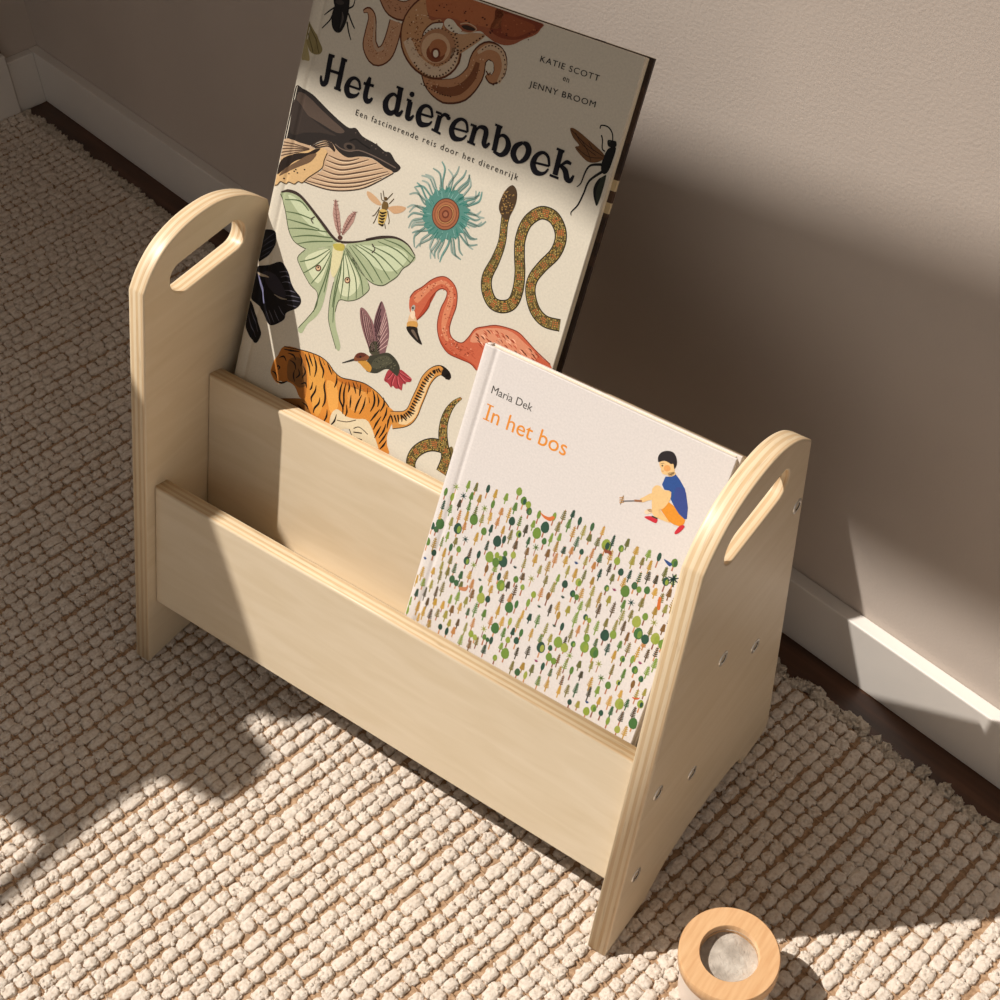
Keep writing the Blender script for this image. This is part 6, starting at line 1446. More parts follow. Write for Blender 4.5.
def box(name,lo,hi,m,parent=None,bevel=0,mat=None):
    bm=bmesh.new(); bmesh.ops.create_cube(bm,size=1)
    for v in bm.verts: v.co=Vector([lo[i]+(v.co[i]+.5)*(hi[i]-lo[i]) for i in range(3)])
    if bevel: bmesh.ops.bevel(bm,geom=bm.edges[:],offset=bevel,segments=2,affect='EDGES',profile=.5)
    return bmobj(name,bm,[m],parent,mat=mat)
def struct(o): o['kind']='structure'; return o
def frame(o,x,y,z):
    m=Matrix.Identity(4)
    for i,a in enumerate((x,y,z)): m.col[i][:3]=a
    m.col[3][:3]=o
    return m
def smoothpts(p,closed,n=4):
    p=[Vector(a) for a in p]; N=len(p); out=[]
    for i in range(N if closed else N-1):
        if closed: a,b,c,d=p[(i-1)%N],p[i],p[(i+1)%N],p[(i+2)%N]
        else: a,b,c,d=p[max(i-1,0)],p[i],p[i+1],p[min(i+2,N-1)]
        for k in range(n):
            t=k/n
            out.append(.5*((2*b)+(c-a)*t+(2*a-5*b+4*c-d)*t*t+(3*b-a-3*c+d)*t**3))
    if not closed: out.append(p[-1])
    return out
# ------------------------------------------------------------------ materials
def newmat(name):
    m=bpy.data.materials.new(name); m.use_nodes=True
    n=m.node_tree.nodes; l=m.node_tree.links; b=n['Principled BSDF']
    return m,n,l,b
def ramp(n,stops,interp='LINEAR'):
    r=n.new('ShaderNodeValToRGB'); e=r.color_ramp.elements; r.color_ramp.interpolation=interp
    while len(e)<len(stops): e.new(.5)
    for i,(p,c) in enumerate(stops): e[i].position=p; e[i].color=(*c,1)
    return r
def plain(name,hexc,rough=.5,spec=.5,noise=0,scale=40,bump=0,bscale=200,metal=0):
    m,n,l,b=newmat(name); c=lin(hexc)
    b.inputs['Base Color'].default_value=(*c,1); b.inputs['Roughness'].default_value=rough
    b.inputs['Specular IOR Level'].default_value=spec; b.inputs['Metallic'].default_value=metal
    tc=n.new('ShaderNodeTexCoord')
    if noise:
        t=n.new('ShaderNodeTexNoise'); t.inputs['Scale'].default_value=scale; t.inputs['Detail'].default_value=5
        l.new(tc.outputs['Object'],t.inputs['Vector'])
        r=ramp(n,[(.3,[v*(1-noise) for v in c]),(.7,[min(1,v*(1+noise)) for v in c])])
        l.new(t.outputs['Fac'],r.inputs[0]); l.new(r.outputs[0],b.inputs['Base Color'])
    if bump:
        t=n.new('ShaderNodeTexNoise'); t.inputs['Scale'].default_value=bscale; t.inputs['Detail'].default_value=4
        l.new(tc.outputs['Object'],t.inputs['Vector'])
        bp=n.new('ShaderNodeBump'); bp.inputs['Strength'].default_value=bump; bp.inputs['Distance'].default_value=.002
        l.new(t.outputs['Fac'],bp.inputs['Height']); l.new(bp.outputs[0],b.inputs['Normal'])
    return m
def birch():
    m,n,l,b=newmat('birch_plywood')
    tc=n.new('ShaderNodeTexCoord'); sx=n.new('ShaderNodeSeparateXYZ'); l.new(tc.outputs['Normal'],sx.inputs[0])
    ab=n.new('ShaderNodeMath'); ab.operation='ABSOLUTE'; l.new(sx.outputs['Z'],ab.inputs[0])
    gt=n.new('ShaderNodeMath'); gt.operation='GREATER_THAN'; gt.inputs[1].default_value=.75; l.new(ab.outputs[0],gt.inputs[0])
    # face veneer
    mp=n.new('ShaderNodeMapping'); mp.inputs['Scale'].default_value=(9,60,9); l.new(tc.outputs['Object'],mp.inputs[0])
    nz=n.new('ShaderNodeTexNoise'); nz.inputs['Scale'].default_value=1.6; nz.inputs['Detail'].default_value=6; nz.inputs['Distortion'].default_value=.8
    l.new(mp.outputs[0],nz.inputs['Vector'])
    fr=ramp(n,[(.25,lin('d0bd9f')),(.5,lin('d5c3a7')),(.75,lin('dac9af'))]); l.new(nz.outputs['Fac'],fr.inputs[0])
    # edge plies along local z
    so=n.new('ShaderNodeSeparateXYZ'); l.new(tc.outputs['Object'],so.inputs[0])
    w=n.new('ShaderNodeMath'); w.operation='MULTIPLY_ADD'; w.inputs[1].default_value=1/.0146; w.inputs[2].default_value=.5; l.new(so.outputs['Z'],w.inputs[0])
    er=ramp(n,[(0,lin('dec9a8')),(.14,lin('dcc7a5')),(.17,lin('cfb28c')),(.30,lin('d2b68f')),(.33,lin('dfcbab')),(.48,lin('dcc7a6')),(.51,lin('ccae86')),(.64,lin('d1b48d')),(.67,lin('dfcbab')),(.81,lin('dac4a2')),(.84,lin('cdac84')),(1,lin('dec9a8'))])
    l.new(w.outputs[0],er.inputs[0])
    mp2=n.new('ShaderNodeMapping'); mp2.inputs['Scale'].default_value=(25,25,500); l.new(tc.outputs['Object'],mp2.inputs[0])
    n2=n.new('ShaderNodeTexNoise'); n2.inputs['Scale'].default_value=2; n2.inputs['Detail'].default_value=5; l.new(mp2.outputs[0],n2.inputs['Vector'])
    r2=ramp(n,[(.28,(.62,.55,.48)),(.42,(1,1,1)),(1,(1.0,1.0,1.0))]); l.new(n2.outputs['Fac'],r2.inputs[0])
    mul=n.new('ShaderNodeMixRGB'); mul.blend_type='MULTIPLY'; mul.inputs[0].default_value=.6; l.new(er.outputs[0],mul.inputs[1]); l.new(r2.outputs[0],mul.inputs[2])
    mx=n.new('ShaderNodeMixRGB'); l.new(gt.outputs[0],mx.inputs[0]); l.new(mul.outputs[0],mx.inputs[1]); l.new(fr.outputs[0],mx.inputs[2])
    l.new(mx.outputs[0],b.inputs['Base Color']); b.inputs['Roughness'].default_value=.40; b.inputs['Specular IOR Level'].default_value=.4
    return m
def printed(name,rough,spec):
    m,n,l,b=newmat(name)
    a=n.new('ShaderNodeVertexColor'); a.layer_name='Col'
    tc=n.new('ShaderNodeTexCoord'); t=n.new('ShaderNodeTexNoise'); t.inputs['Scale'].default_value=700; t.inputs['Detail'].default_value=3
    l.new(tc.outputs['Object'],t.inputs['Vector'])
    r=ramp(n,[(.3,(.9,.9,.9)),(.7,(1,1,1))]); l.new(t.outputs['Fac'],r.inputs[0])
    mx=n.new('ShaderNodeMixRGB'); mx.blend_type='MULTIPLY'; mx.inputs[0].default_value=1
    l.new(a.outputs['Color'],mx.inputs[1]); l.new(r.outputs[0],mx.inputs[2]); l.new(mx.outputs[0],b.inputs['Base Color'])
    b.inputs['Roughness'].default_value=rough; b.inputs['Specular IOR Level'].default_value=spec
    return m
WOOD=birch()
BEECH,n,l,b=newmat('beech')
tc=n.new('ShaderNodeTexCoord'); mp=n.new('ShaderNodeMapping'); mp.inputs['Scale'].default_value=(420,45,45); l.new(tc.outputs['Object'],mp.inputs[0])
t=n.new('ShaderNodeTexNoise'); t.inputs['Scale'].default_value=1; t.inputs['Detail'].default_value=5; l.new(mp.outputs[0],t.inputs['Vector'])
r=ramp(n,[(.3,lin('c99a6c')),(.6,lin('d3a97c')),(.8,lin('d8b186'))]); l.new(t.outputs['Fac'],r.inputs[0]); l.new(r.outputs[0],b.inputs['Base Color']); b.inputs['Roughness'].default_value=.42
def wallmat():
    m,n,l,b=newmat('wall_plaster'); c=lin('c2b5aa')
    tc=n.new('ShaderNodeTexCoord')
    t=n.new('ShaderNodeTexNoise'); t.inputs['Scale'].default_value=6; t.inputs['Detail'].default_value=6; l.new(tc.outputs['Object'],t.inputs['Vector'])
    r=ramp(n,[(.3,[v*.95 for v in c]),(.7,[v*1.04 for v in c])]); l.new(t.outputs['Fac'],r.inputs[0]); l.new(r.outputs[0],b.inputs['Base Color'])
    t2=n.new('ShaderNodeTexNoise'); t2.inputs['Scale'].default_value=420; t2.inputs['Detail'].default_value=3; l.new(tc.outputs['Object'],t2.inputs['Vector'])
    bp=n.new('ShaderNodeBump'); bp.inputs['Strength'].default_value=.16; bp.inputs['Distance'].default_value=.0015; l.new(t2.outputs['Fac'],bp.inputs['Height']); l.new(bp.outputs[0],b.inputs['Normal'])
    b.inputs['Roughness'].default_value=.8; b.inputs['Specular IOR Level'].default_value=.2
    return m
WALL=wallmat()
WHITE=plain('white_paint','dcd5cd',.45,.4,.02,20)
CASING=plain('casing_paint','6a5a4a',.5,.4,.03,20)
CEIL=plain('ceiling_paint','d8cfc4',.9,.2,.02,5)
def floormat():
    m,n,l,b=newmat('dark_wood_floor'); tc=n.new('ShaderNodeTexCoord')
    mp=n.new('ShaderNodeMapping'); mp.inputs['Scale'].default_value=(4,40,4); l.new(tc.outputs['Object'],mp.inputs[0])
    t=n.new('ShaderNodeTexNoise'); t.inputs['Scale'].default_value=2; t.inputs['Detail'].default_value=6; l.new(mp.outputs[0],t.inputs['Vector'])
    r=ramp(n,[(.3,lin('38210f')),(.55,lin('543420')),(.75,lin('6b4630'))]); l.new(t.outputs['Fac'],r.inputs[0])
    br=n.new('ShaderNodeTexBrick'); br.inputs['Scale'].default_value=1; br.inputs['Brick Width'].default_value=.9; br.inputs['Row Height'].default_value=.11; br.inputs['Mortar Size'].default_value=.002
    br.inputs['Color1'].default_value=(1,1,1,1); br.inputs['Color2'].default_value=(.8,.8,.8,1); br.inputs['Mortar'].default_value=(.2,.2,.2,1); l.new(tc.outputs['Object'],br.inputs['Vector'])
    mx=n.new('ShaderNodeMixRGB'); mx.blend_type='MULTIPLY'; mx.inputs[0].default_value=1; l.new(r.outputs[0],mx.inputs[1]); l.new(br.outputs['Color'],mx.inputs[2]); l.new(mx.outputs[0],b.inputs['Base Color'])
    b.inputs['Roughness'].default_value=.4
    return m
FLOOR=floormat()
def yarnmat(name,cols,scale,bump,bs,dist=.003):
    m,n,l,b=newmat(name); tc=n.new('ShaderNodeTexCoord')
    t=n.new('ShaderNodeTexNoise'); t.inputs['Scale'].default_value=scale; t.inputs['Detail'].default_value=6; l.new(tc.outputs['Object'],t.inputs['Vector'])
    r=ramp(n,cols); l.new(t.outputs['Fac'],r.inputs[0]); l.new(r.outputs[0],b.inputs['Base Color'])
    t2=n.new('ShaderNodeTexNoise'); t2.inputs['Scale'].default_value=bs; t2.inputs['Detail'].default_value=4; t2.inputs['Distortion'].default_value=1.5; l.new(tc.outputs['Object'],t2.inputs['Vector'])
    bp=n.new('ShaderNodeBump'); bp.inputs['Strength'].default_value=bump; bp.inputs['Distance'].default_value=dist; l.new(t2.outputs['Fac'],bp.inputs['Height']); l.new(bp.outputs[0],b.inputs['Normal'])
    b.inputs['Roughness'].default_value=.95; b.inputs['Specular IOR Level'].default_value=.1
    return m
JUTE=yarnmat('jute_weave',[(.3,lin('8f7258')),(.5,lin('ac8c6e')),(.7,lin('c4a586'))],300,.6,900,.0015)
WOOL=yarnmat('cream_wool',[(.25,lin('c8b5a3')),(.45,lin('e3d4c4')),(.75,lin('f0e5d8'))],420,.7,1300,.0015)
FRINGE=yarnmat('frayed_wool',[(.25,lin('cbb8a4')),(.5,lin('e2d4c2')),(.75,lin('f0e4d5'))],400,.8,1200,.0015)
STEEL=plain('screw_steel','dedbd5',.32,.5,metal=1)
DARK=plain('screw_recess','1d1814',.6)
PRINT1=printed('satin_cover_print',.5,.16); PRINT2=printed('matte_cover_print',.55,.25)
PAPER=plain('page_paper','e6dac2',.8,.2,.08,900)
CREAM=plain('cream_cover_board','d2c6ad',.5,.3,.03,200)
PALE=plain('white_cover_board','dcd2ca',.5,.3,.02,200)
def foremat(nm,sc_,st,co_):
    m,n,l,b=newmat(nm); tc=n.new('ShaderNodeTexCoord')
    mp=n.new('ShaderNodeMapping'); mp.inputs['Scale'].default_value=sc_; l.new(tc.outputs['Object'],mp.inputs[0])
    t=n.new('ShaderNodeTexNoise'); t.inputs['Scale'].default_value=1.3; t.inputs['Detail'].default_value=2; l.new(mp.outputs[0],t.inputs['Vector'])
    r=ramp(n,[(0,lin(co_[0])),(st[0],lin(co_[1])),(st[1],lin(co_[2])),(st[2],lin(co_[3]))],'CONSTANT'); l.new(t.outputs['Fac'],r.inputs[0]); l.new(r.outputs[0],b.inputs['Base Color']); b.inputs['Roughness'].default_value=.5
    return m
FORE=foremat('dark_patterned_edge',(1,26,1),(.55,.60,.66),('2b1a12','3c271a','c9b58f','4a3322'))
FORETOP=foremat('cream_patterned_edge',(16,1,1),(.35,.42,.66),('c9b994','3a2a1e','d2c6ad','4a3322'))
def glassmat():
    m,n,l,b=newmat('clear_lens'); o=n['Material Output']; n.remove(b)
    tr=n.new('ShaderNodeBsdfTransparent'); tr.inputs[0].default_value=(.95,.95,.94,1)
    gl=n.new('ShaderNodeBsdfGlossy'); gl.inputs['Roughness'].default_value=.03
    lw=n.new('ShaderNodeLayerWeight'); lw.inputs[0].default_value=.25
    mx=n.new('ShaderNodeMixShader'); l.new(lw.outputs['Fresnel'],mx.inputs[0]); l.new(tr.outputs[0],mx.inputs[1]); l.new(gl.outputs[0],mx.inputs[2]); l.new(mx.outputs[0],o.inputs[0])
    return m
LENS=glassmat()

# ------------------------------------------------------------------ setting: wall frame is turned 10.8 degrees from the rack
PSI=-.1892; WY=.4100
cp,sp=math.cos(PSI),math.sin(PSI)
WM=frame((0,WY,0),(cp,sp,0),(-sp,cp,0),(0,0,1))       # local x along the wall, local y into the wall
FZ=-.006; CORN=-.7032; BD=.0121; BH=.0654
def wbox(name,lo,hi,m,bevel=0):
    o=box(name,lo,hi,m,bevel=bevel); o.matrix_world=WM; return struct(o)
wbox('floor',(-2.6,-2.6,FZ-.05),(2.2,.0,FZ),FLOOR)
wbox('wall_back',(-2.35,0,FZ-.05),(2.2,.1,2.45),WALL)
wbox('wall_far_left',(-2.45,-2.6,FZ-.05),(-2.35,0,2.45),WALL)
wbox('wall_left',(CORN-.12,-.047,FZ-.05),(CORN-BD,0,2.45),WALL)
wbox('baseboard_back',(CORN-BD,-BD,FZ),(2.2,0,FZ+BH),WHITE,.0012)
wbox('baseboard_left',(CORN-BD,-.047,FZ),(CORN,-BD,FZ+BH),WHITE,.0012)
wbox('trim_1',(CORN-.14,-.125,FZ),(CORN+.004,-.048,FZ+BH+.012),WHITE,.0015)
wbox('trim_2',(CORN-.14,-.120,FZ+BH+.012),(CORN-.003,-.048,2.2),CASING,.0015)
# roof light: frame with one crossbar, the sun comes through it
FR=plain('window_frame_paint','e2dbd0',.5)
GZ=2.4
def gpoly(name,pts,z0,z1,m,parent=None):
    n_=len(pts); v=[(x,y,z0) for x,y in pts]+[(x,y,z1) for x,y in pts]
    f=[tuple(range(n_))[::-1],tuple(range(n_,2*n_))]+[(i,(i+1)%n_,n_+(i+1)%n_,n_+i) for i in range(n_)]
    return meshobj(name,v,f,[m],parent)
bm=bmesh.new()
def addbox(bm,lo,hi):
    r_=bmesh.ops.create_cube(bm,size=1)
    for v in r_['verts']: v.co=Vector([lo[i]+(v.co[i]+.5)*(hi[i]-lo[i]) for i in range(3)])
X0,X1,Y0,Y1=-1.9,-.12,-1.35,-.02
for lo,hi in (((X0-.06,Y0-.06,GZ-.03),(X1+.06,Y0,GZ+.05)),((X0-.06,Y1+.3,GZ-.03),(X1+.06,Y1+.36,GZ+.05)),((X0-.06,Y0,GZ-.03),(X0,Y1+.3,GZ+.05)),((X1,Y0,GZ-.03),(X1+.06,Y1+.3,GZ+.05))): addbox(bm,lo,hi)
win=struct(bmobj('window_1',bm,[FR]))
gpoly('glazing_bar',[(X0,-.364),(-1.06,-.366),(-1.01,-.377),(-.895,-.393),(X1,-.46),(X1,-.30),(-0.793,-0.296),(-1.121,-0.255),(X0,-0.155)],GZ,GZ+.012,FR,win)
CEILH=1
if CEILH:
    bm=bmesh.new(); e=.06
    for lo,hi in (((-2.8,-2.6,GZ+.05),(2.3,Y0-e,GZ+.12)),((-2.8,Y1+.36,GZ+.05),(2.3,1.0,GZ+.12)),((-2.8,Y0-e,GZ+.05),(X0-e,Y1+.36,GZ+.12)),((X1+e,Y0-e,GZ+.05),(2.3,Y1+.36,GZ+.12))): addbox(bm,lo,hi)
    struct(bmobj('ceiling',bm,[CEIL]))
# added light blocker, unseen at left; plate outline cut to shade the rug
tb=thing('shade_stand','added light blocker on legs, unseen past the left edge, shaped to shade the rug','light blocker',Matrix.Translation((-1.1,-.1,.0012)))
tm=plain('shade_stand_wood','8a6848',.5,.4,.1,30)
TP=[(-0.5808,-0.6303),(-0.5698,-0.6303),(-0.5668,-0.4603),(-0.5642,-0.4262),(-0.5541,-0.3815),(-0.543,-0.3737),(-0.5214,-0.3703),(-0.4989,-0.3671),(-0.4899,-0.3419),(-0.4948,-0.3164),(-0.5101,-0.3085),(-0.5315,-0.3067),(-0.5321,-0.2923),(-0.504,-0.2839),(-0.4898,-0.2645),(-0.4822,-0.2429),(-0.4765,-0.2203),(-0.4724,-0.2005),(-0.4854,-0.1665),(-0.4834,-0.05),(-0.4884,0.08),(-0.5034,0.26),(-1.75,0.42),(-1.75,-0.4786),(-0.6279,-0.4666),(-0.5758,-0.4624)]  # outline follows the shadow edge wanted on rug and front panel
o=gpoly('shade_plate',[(x+1.1,y+.1) for x,y in TP],1.0-.012,1.0,tm,tb)
box('shade_upright',(-.86+1.1,-.42+.1,0),(-.845+1.1,.36+.1,1.0-.012),tm,tb)  # added upright that keeps ambient light off the left corner
for (x,y) in ((-1.62,-.38),(-1.62,.34),(-.90,-.36),(-.90,.24)):
    box('shade_stand_leg',(x+1.1-.02,y+.1-.02,0),(x+1.1+.02,y+.1+.02,1.0-.012),tm,tb)

# ------------------------------------------------------------------ rug
RE=-.046
rug=thing('rug','cream and brown hand-woven wool rug with nubby weave and frayed edge under the book rack','rug',WM)
RX0,RX1,RY0=-1.25,1.0,-1.05
nx,ny=180,90
box('jute_backing',(RX0,RY0,FZ+.0003),(RX1,RE-.002,-.0036),JUTE,rug)
# nubs
def nubproto(nseg,nring):
    v=[];f=[]
    for i in range(nring+1):
        ph=math.pi*.5*(1-i/nring)          # top -> equator
        for j in range(nseg):
            a=2*math.pi*j/nseg; v.append((math.cos(ph)*math.cos(a) if i else 0,math.cos(ph)*math.sin(a) if i else 0,math.sin(ph)))
    for i in range(nring):
        for j in range(nseg):
            f.append((i*nseg+j,(i+1)*nseg+j,(i+1)*nseg+(j+1)%nseg,i*nseg+(j+1)%nseg))
    return np.array(v),np.array(f)
def nubs(name,items,m,parent,nseg=14,nring=6,jit=.10):
    pv,pf=nubproto(nseg,nring); n=len(pv); items=np.array(items); k=len(items)
    e=.62                                     # superellipse: boxy tufts
    sgn=np.sign(pv); pw=sgn*np.abs(pv)**e; 
    rad=np.linalg.norm(pv[:,:2],axis=1,keepdims=True); 
    V=np.repeat(pw[None],k,0)*items[:,None,3:6]
    noise=1+rng.normal(0,jit,(k,n,1)); noise[:,:nseg]=noise[:,:1]
    V*=noise
    a=items[:,6]; ca,sa=np.cos(a)[:,None],np.sin(a)[:,None]
    x=V[:,:,0]*ca-V[:,:,1]*sa; y=V[:,:,0]*sa+V[:,:,1]*ca
    V=np.stack([x,y,V[:,:,2]],2)+items[:,None,:3]
    V[:,:,2]=np.minimum(V[:,:,2],-.0001)
    F=(pf[None]+(np.arange(k)*n)[:,None,None]).reshape(-1,4)
    me=bpy.data.meshes.new(name); V=V.reshape(-1,3)
    me.vertices.add(len(V)); me.vertices.foreach_set('co',V.ravel())
    me.loops.add(F.size); me.loops.foreach_set('vertex_index',F.ravel())
    me.polygons.add(len(F)); me.polygons.foreach_set('loop_start',np.arange(len(F))*4); me.polygons.foreach_set('loop_total',np.full(len(F),4))
    me.polygons.foreach_set('use_smooth',np.ones(len(F),bool)); me.materials.append(m); me.update(); me.validate()
    o=bpy.data.objects.new(name,me); link(o,parent); o['kind']='stuff'; return o
def visible(x,y):  # generous patch of floor around what the view takes in
    return -1.05<x<1.0 and y>-1.03 and (y>-.30-.55*(x+.75)-.12 if x<.3 else True)
it=[];cross=[]
PITCH=.0108; nr=int((RX1-RX0)/PITCH)
seg=.0100
for i in range(nr):
    x=RX0+(i+.5)*PITCH; wob=random.uniform(0,6)
    y=RE-.004; row=0
    while y>RY0+.01:
        L_=seg*random.choice((1,1,1,1,1,1,1.0,1.25,1.8))*random.uniform(.86,1.14)
        yc=y-L_/2; y-=L_+.0006
        if not visible(x,yc): continue
        if random.random()<.0004: continue
        w=random.uniform(.86,1.1)*.0046
        it.append((x+math.sin(yc*23+wob)*.0011+random.gauss(0,.0004),yc,-.0037,w,L_*.5*random.uniform(.97,1.06),.0035*random.uniform(.75,.97),random.gauss(0,.06)))
nubs('wool_nubs',it,WOOL,rug,nseg=18,nring=7,jit=.075)
# small tufts that roughen the outline of every nub
tf=[]
for (x,y,z,a,b_,c_,rt) in it:
    for k in range(5):
        t_=random.uniform(0,6.283); ct_,st_=math.cos(t_),math.sin(t_)
        px=x+a*(abs(ct_)**.62)*(1 if ct_>0 else -1)*random.uniform(.72,.98); py=y+b_*(abs(st_)**.62)*(1 if st_>0 else -1)*random.uniform(.72,.98)
        r_=random.uniform(.0009,.0019); tf.append((px,py,-.0040,r_,r_*random.uniform(.8,1.3),random.uniform(.0018,.0034),random.uniform(0,3)))
    for k in range(2):
        r_=random.uniform(.0012,.0022); tf.append((x+random.uniform(-.6,.6)*a,y+random.uniform(-.6,.6)*b_,-.0034,r_,r_*1.2,random.uniform(.0026,.0033),random.uniform(0,3)))
nubs('wool_tufts',tf,WOOL,rug,nseg=8,nring=3,jit=.12)
# cross threads between the tufts
cv=[];cf=[]
j=0; y=RE-.010
while y>RY0:
    xs=np.arange(RX0,RX1,.0053); 
    zz=-.0032+.0007*np.cos(np.arange(len(xs))*math.pi)+.0004
    yy=y+np.cumsum(rng.normal(0,.00022,len(xs)))*.6
    b0=len(cv)
    for q_ in range(len(xs)):
        for a in range(4): cv.append((xs[q_],yy[q_]+.0007*math.cos(a*math.pi/2),zz[q_]+.0007*math.sin(a*math.pi/2)))
        if q_:
            for a in range(4): cf.append((b0+(q_-1)*4+a,b0+q_*4+a,b0+q_*4+(a+1)%4,b0+(q_-1)*4+(a+1)%4))
    y-=seg*random.uniform(.95,1.2)
o=meshobj('cross_threads',cv,cf,[JUTE],rug); o['kind']='stuff'
# frayed edge
fr=[]
for i in range(nr):
    x=RX0+(i+.5)*PITCH
    if not -1.05<x<.9: continue
    big=random.random()
    for k in range(4):
        fr.append((x+random.gauss(0,.0028),RE+random.uniform(-.004,.003)+.0035*big,-.0056,random.uniform(.0028,.0048),random.uniform(.003,.0055),random.uniform(.0036,.0048),random.uniform(-.8,.8)))
nubs('frayed_edge',fr,FRINGE,rug,jit=.22)
# loose fibres standing out of the wool
fv=[];ff=[]
for (x,y,z,a,b_,c_,rt) in random.sample(it,min(len(it),9000)):
    for k in range(3):
        px=x+random.uniform(-1,1)*a*.8; py=y+random.uniform(-1,1)*b_*.8; pz=-.0010
        d=Vector((random.gauss(0,1),random.gauss(0,1),random.uniform(.02,.35))).normalized()*random.uniform(.002,.0045)
        sd=Vector((d.y,-d.x,0)); sd=(sd.normalized() if sd.length>1e-6 else Vector((1,0,0)))*.00013; up=Vector((0,0,.00016))
        p0=Vector((px,py,pz)); p1=p0+d*.55; p2=p0+d+Vector((random.gauss(0,.0006),random.gauss(0,.0006),-.0008))
        b0=len(fv)
        for p_ in (p0,p1,p2):
            p_.z=min(p_.z,-.0003); fv+= [p_+sd,p_-sd,p_+up]
        for s_ in (0,3):
            for a_,b2 in ((0,1),(1,2),(2,0)): ff.append((b0+s_+a_,b0+s_+b2,b0+s_+3+b2,b0+s_+3+a_))
o=meshobj('loose_fibres',fv,ff,[FRINGE],rug); o['kind']='stuff'

# ------------------------------------------------------------------ book rack
L=.45; T=.0146; LEAN=math.atan2(.0834,.3181)
lean=Vector((0,math.sin(LEAN),math.cos(LEAN))); back=Vector((0,math.cos(LEAN),-math.sin(LEAN)))
def plate(name,loops,thick,mat,parent,bev=.0014,m=WOOD):
    cu=bpy.data.curves.new(name,'CURVE'); cu.dimensions='2D'; cu.fill_mode='BOTH'
    cu.extrude=thick/2-bev; cu.bevel_depth=bev; cu.bevel_resolution=2; cu.offset=-bev
    for lp in loops:
        s=cu.splines.new('POLY'); s.points.add(len(lp)-1); s.use_cyclic_u=True
        for p_,(x,y) in zip(s.points,lp): p_.co=(x,y,0,1)
    tmp=bpy.data.objects.new('tmp',cu); C.objects.link(tmp); bpy.context.view_layer.update()
    me=bpy.data.meshes.new_from_object(tmp.evaluated_get(bpy.context.evaluated_depsgraph_get()))
    bpy.data.objects.remove(tmp); me.name=name; me.materials.clear(); me.materials.append(m)
    bm=bmesh.new(); bm.from_mesh(me); bmesh.ops.remove_doubles(bm,verts=bm.verts,dist=1e-6); bmesh.ops.recalc_face_normals(bm,faces=bm.faces); bm.to_mesh(me); bm.free()
    o=bpy.data.objects.new(name,me); link(o,parent); o.matrix_local=mat; return o
rack=thing('book_rack','pale birch plywood book rack with arched handle ends standing on the woven rug','book rack')
arch=[(.0834,.3181),(.0945,.3300),(.1100,.3403),(.128,.3462),(.147,.3482),(.1655,.3468),(.182,.3415),(.197,.3330),(.2102,.3215)]
arch=[(v.x,v.y) for v in smoothpts([(x,y,0) for x,y in arch],False,5)]
foot=[(v.x,v.y) for v in smoothpts([(x,y,0) for x,y in [(.1865,0),(.1855,.007),(.179,.0135),(.162,.0185),(.135,.0215),(.105,.0215),(.078,.016),(.058,.0055),(.050,0)]],False,4)]
outl=[(0,0)]+arch+[(.2268,.012),(.2262,.006),(.222,.0012),(.218,0)]+foot
def stadium(ax,ay,bx,by,r,n=12):
    a=math.atan2(by-ay,bx-ax); out=[]
    for i in range(n+1): t_=a+math.pi/2+math.pi*i/n; out.append((ax+r*math.cos(t_),ay+r*math.sin(t_)))
    for i in range(n+1): t_=a-math.pi/2+math.pi*i/n; out.append((bx+r*math.cos(t_),by+r*math.sin(t_)))
    return out
slot=stadium(.1198,.3107,.1722,.3126,.0117)
SM=lambda x: frame((x,0,0),(0,1,0),(0,0,1),(1,0,0))
plate('side_panel',[outl,slot],T,SM(T/2),rack); plate('side_panel',[outl,slot],T,SM(L-T/2),rack)
W2=L-2*T
def pmat(perp,s):   # plate lying across the rack, its front face at distance perp
    return frame(Vector((T,0,0))+back*(perp+T/2)+lean*s,(1,0,0),lean,-back)
rect=lambda w,h:[(0,0),(w,0),(w,h),(0,h)]
plate('front_panel',[rect(W2,.1679-.0582)],T,pmat(.0079,.0582),rack,.002)
plate('divider_panel',[rect(W2,.2424-.085)],T,pmat(.0629,.085),rack,.002)
plate('back_panel',[rect(W2,.325-.135)],T,pmat(.1235,.135),rack,.002)
def shelf(pa,sa,pb,sb,name):
    a=back*pa+lean*sa; b_=back*pb+lean*sb; d=(b_-a); ln=d.length; d.normalize(); nn=Vector((1,0,0)).cross(d)
    plate(name,[rect(W2,ln)],.010,frame(a-nn*.005+Vector((T,0,0)),(1,0,0),d,nn),rack,.0005)
shelf(.0228,.1400,.0627,.1265,'shelf_board'); shelf(.0778,.2185,.1233,.2040,'shelf_board')
def screw(v,w):
    bm=bmesh.new(); N=20
    prof=[(.0056,.0000),(.0056,.0004),(.0050,.0008),(.0029,.0008),(.0026,-.0012),(.0,-.0012)]
    vs=[[bm.verts.new((z,r*math.cos(2*math.pi*i/N),r*math.sin(2*math.pi*i/N))) for i in range(N)] for r,z in prof[:-1]]
    c=bm.verts.new((-.0012,0,0))
    for a in range(len(vs)-1):
        for i in range(N):
            f=bm.faces.new((vs[a][i],vs[a][(i+1)%N],vs[a+1][(i+1)%N],vs[a+1][i])); f.material_index=1 if a==3 else 0
    for i in range(N):
        f=bm.faces.new((vs[-1][i],vs[-1][(i+1)%N],c)); f.material_index=1
    bmesh.ops.recalc_face_normals(bm,faces=bm.faces)
    o=bmobj('screw',bm,[STEEL,DARK],rack,True); o.location=(L-.0002,v,w); return o
for v,w in ((.0347,.0602),(.0546,.1351),(.1016,.0976),(.1254,.1983),(.1747,.1581),(.2047,.2685)): screw(v,w)

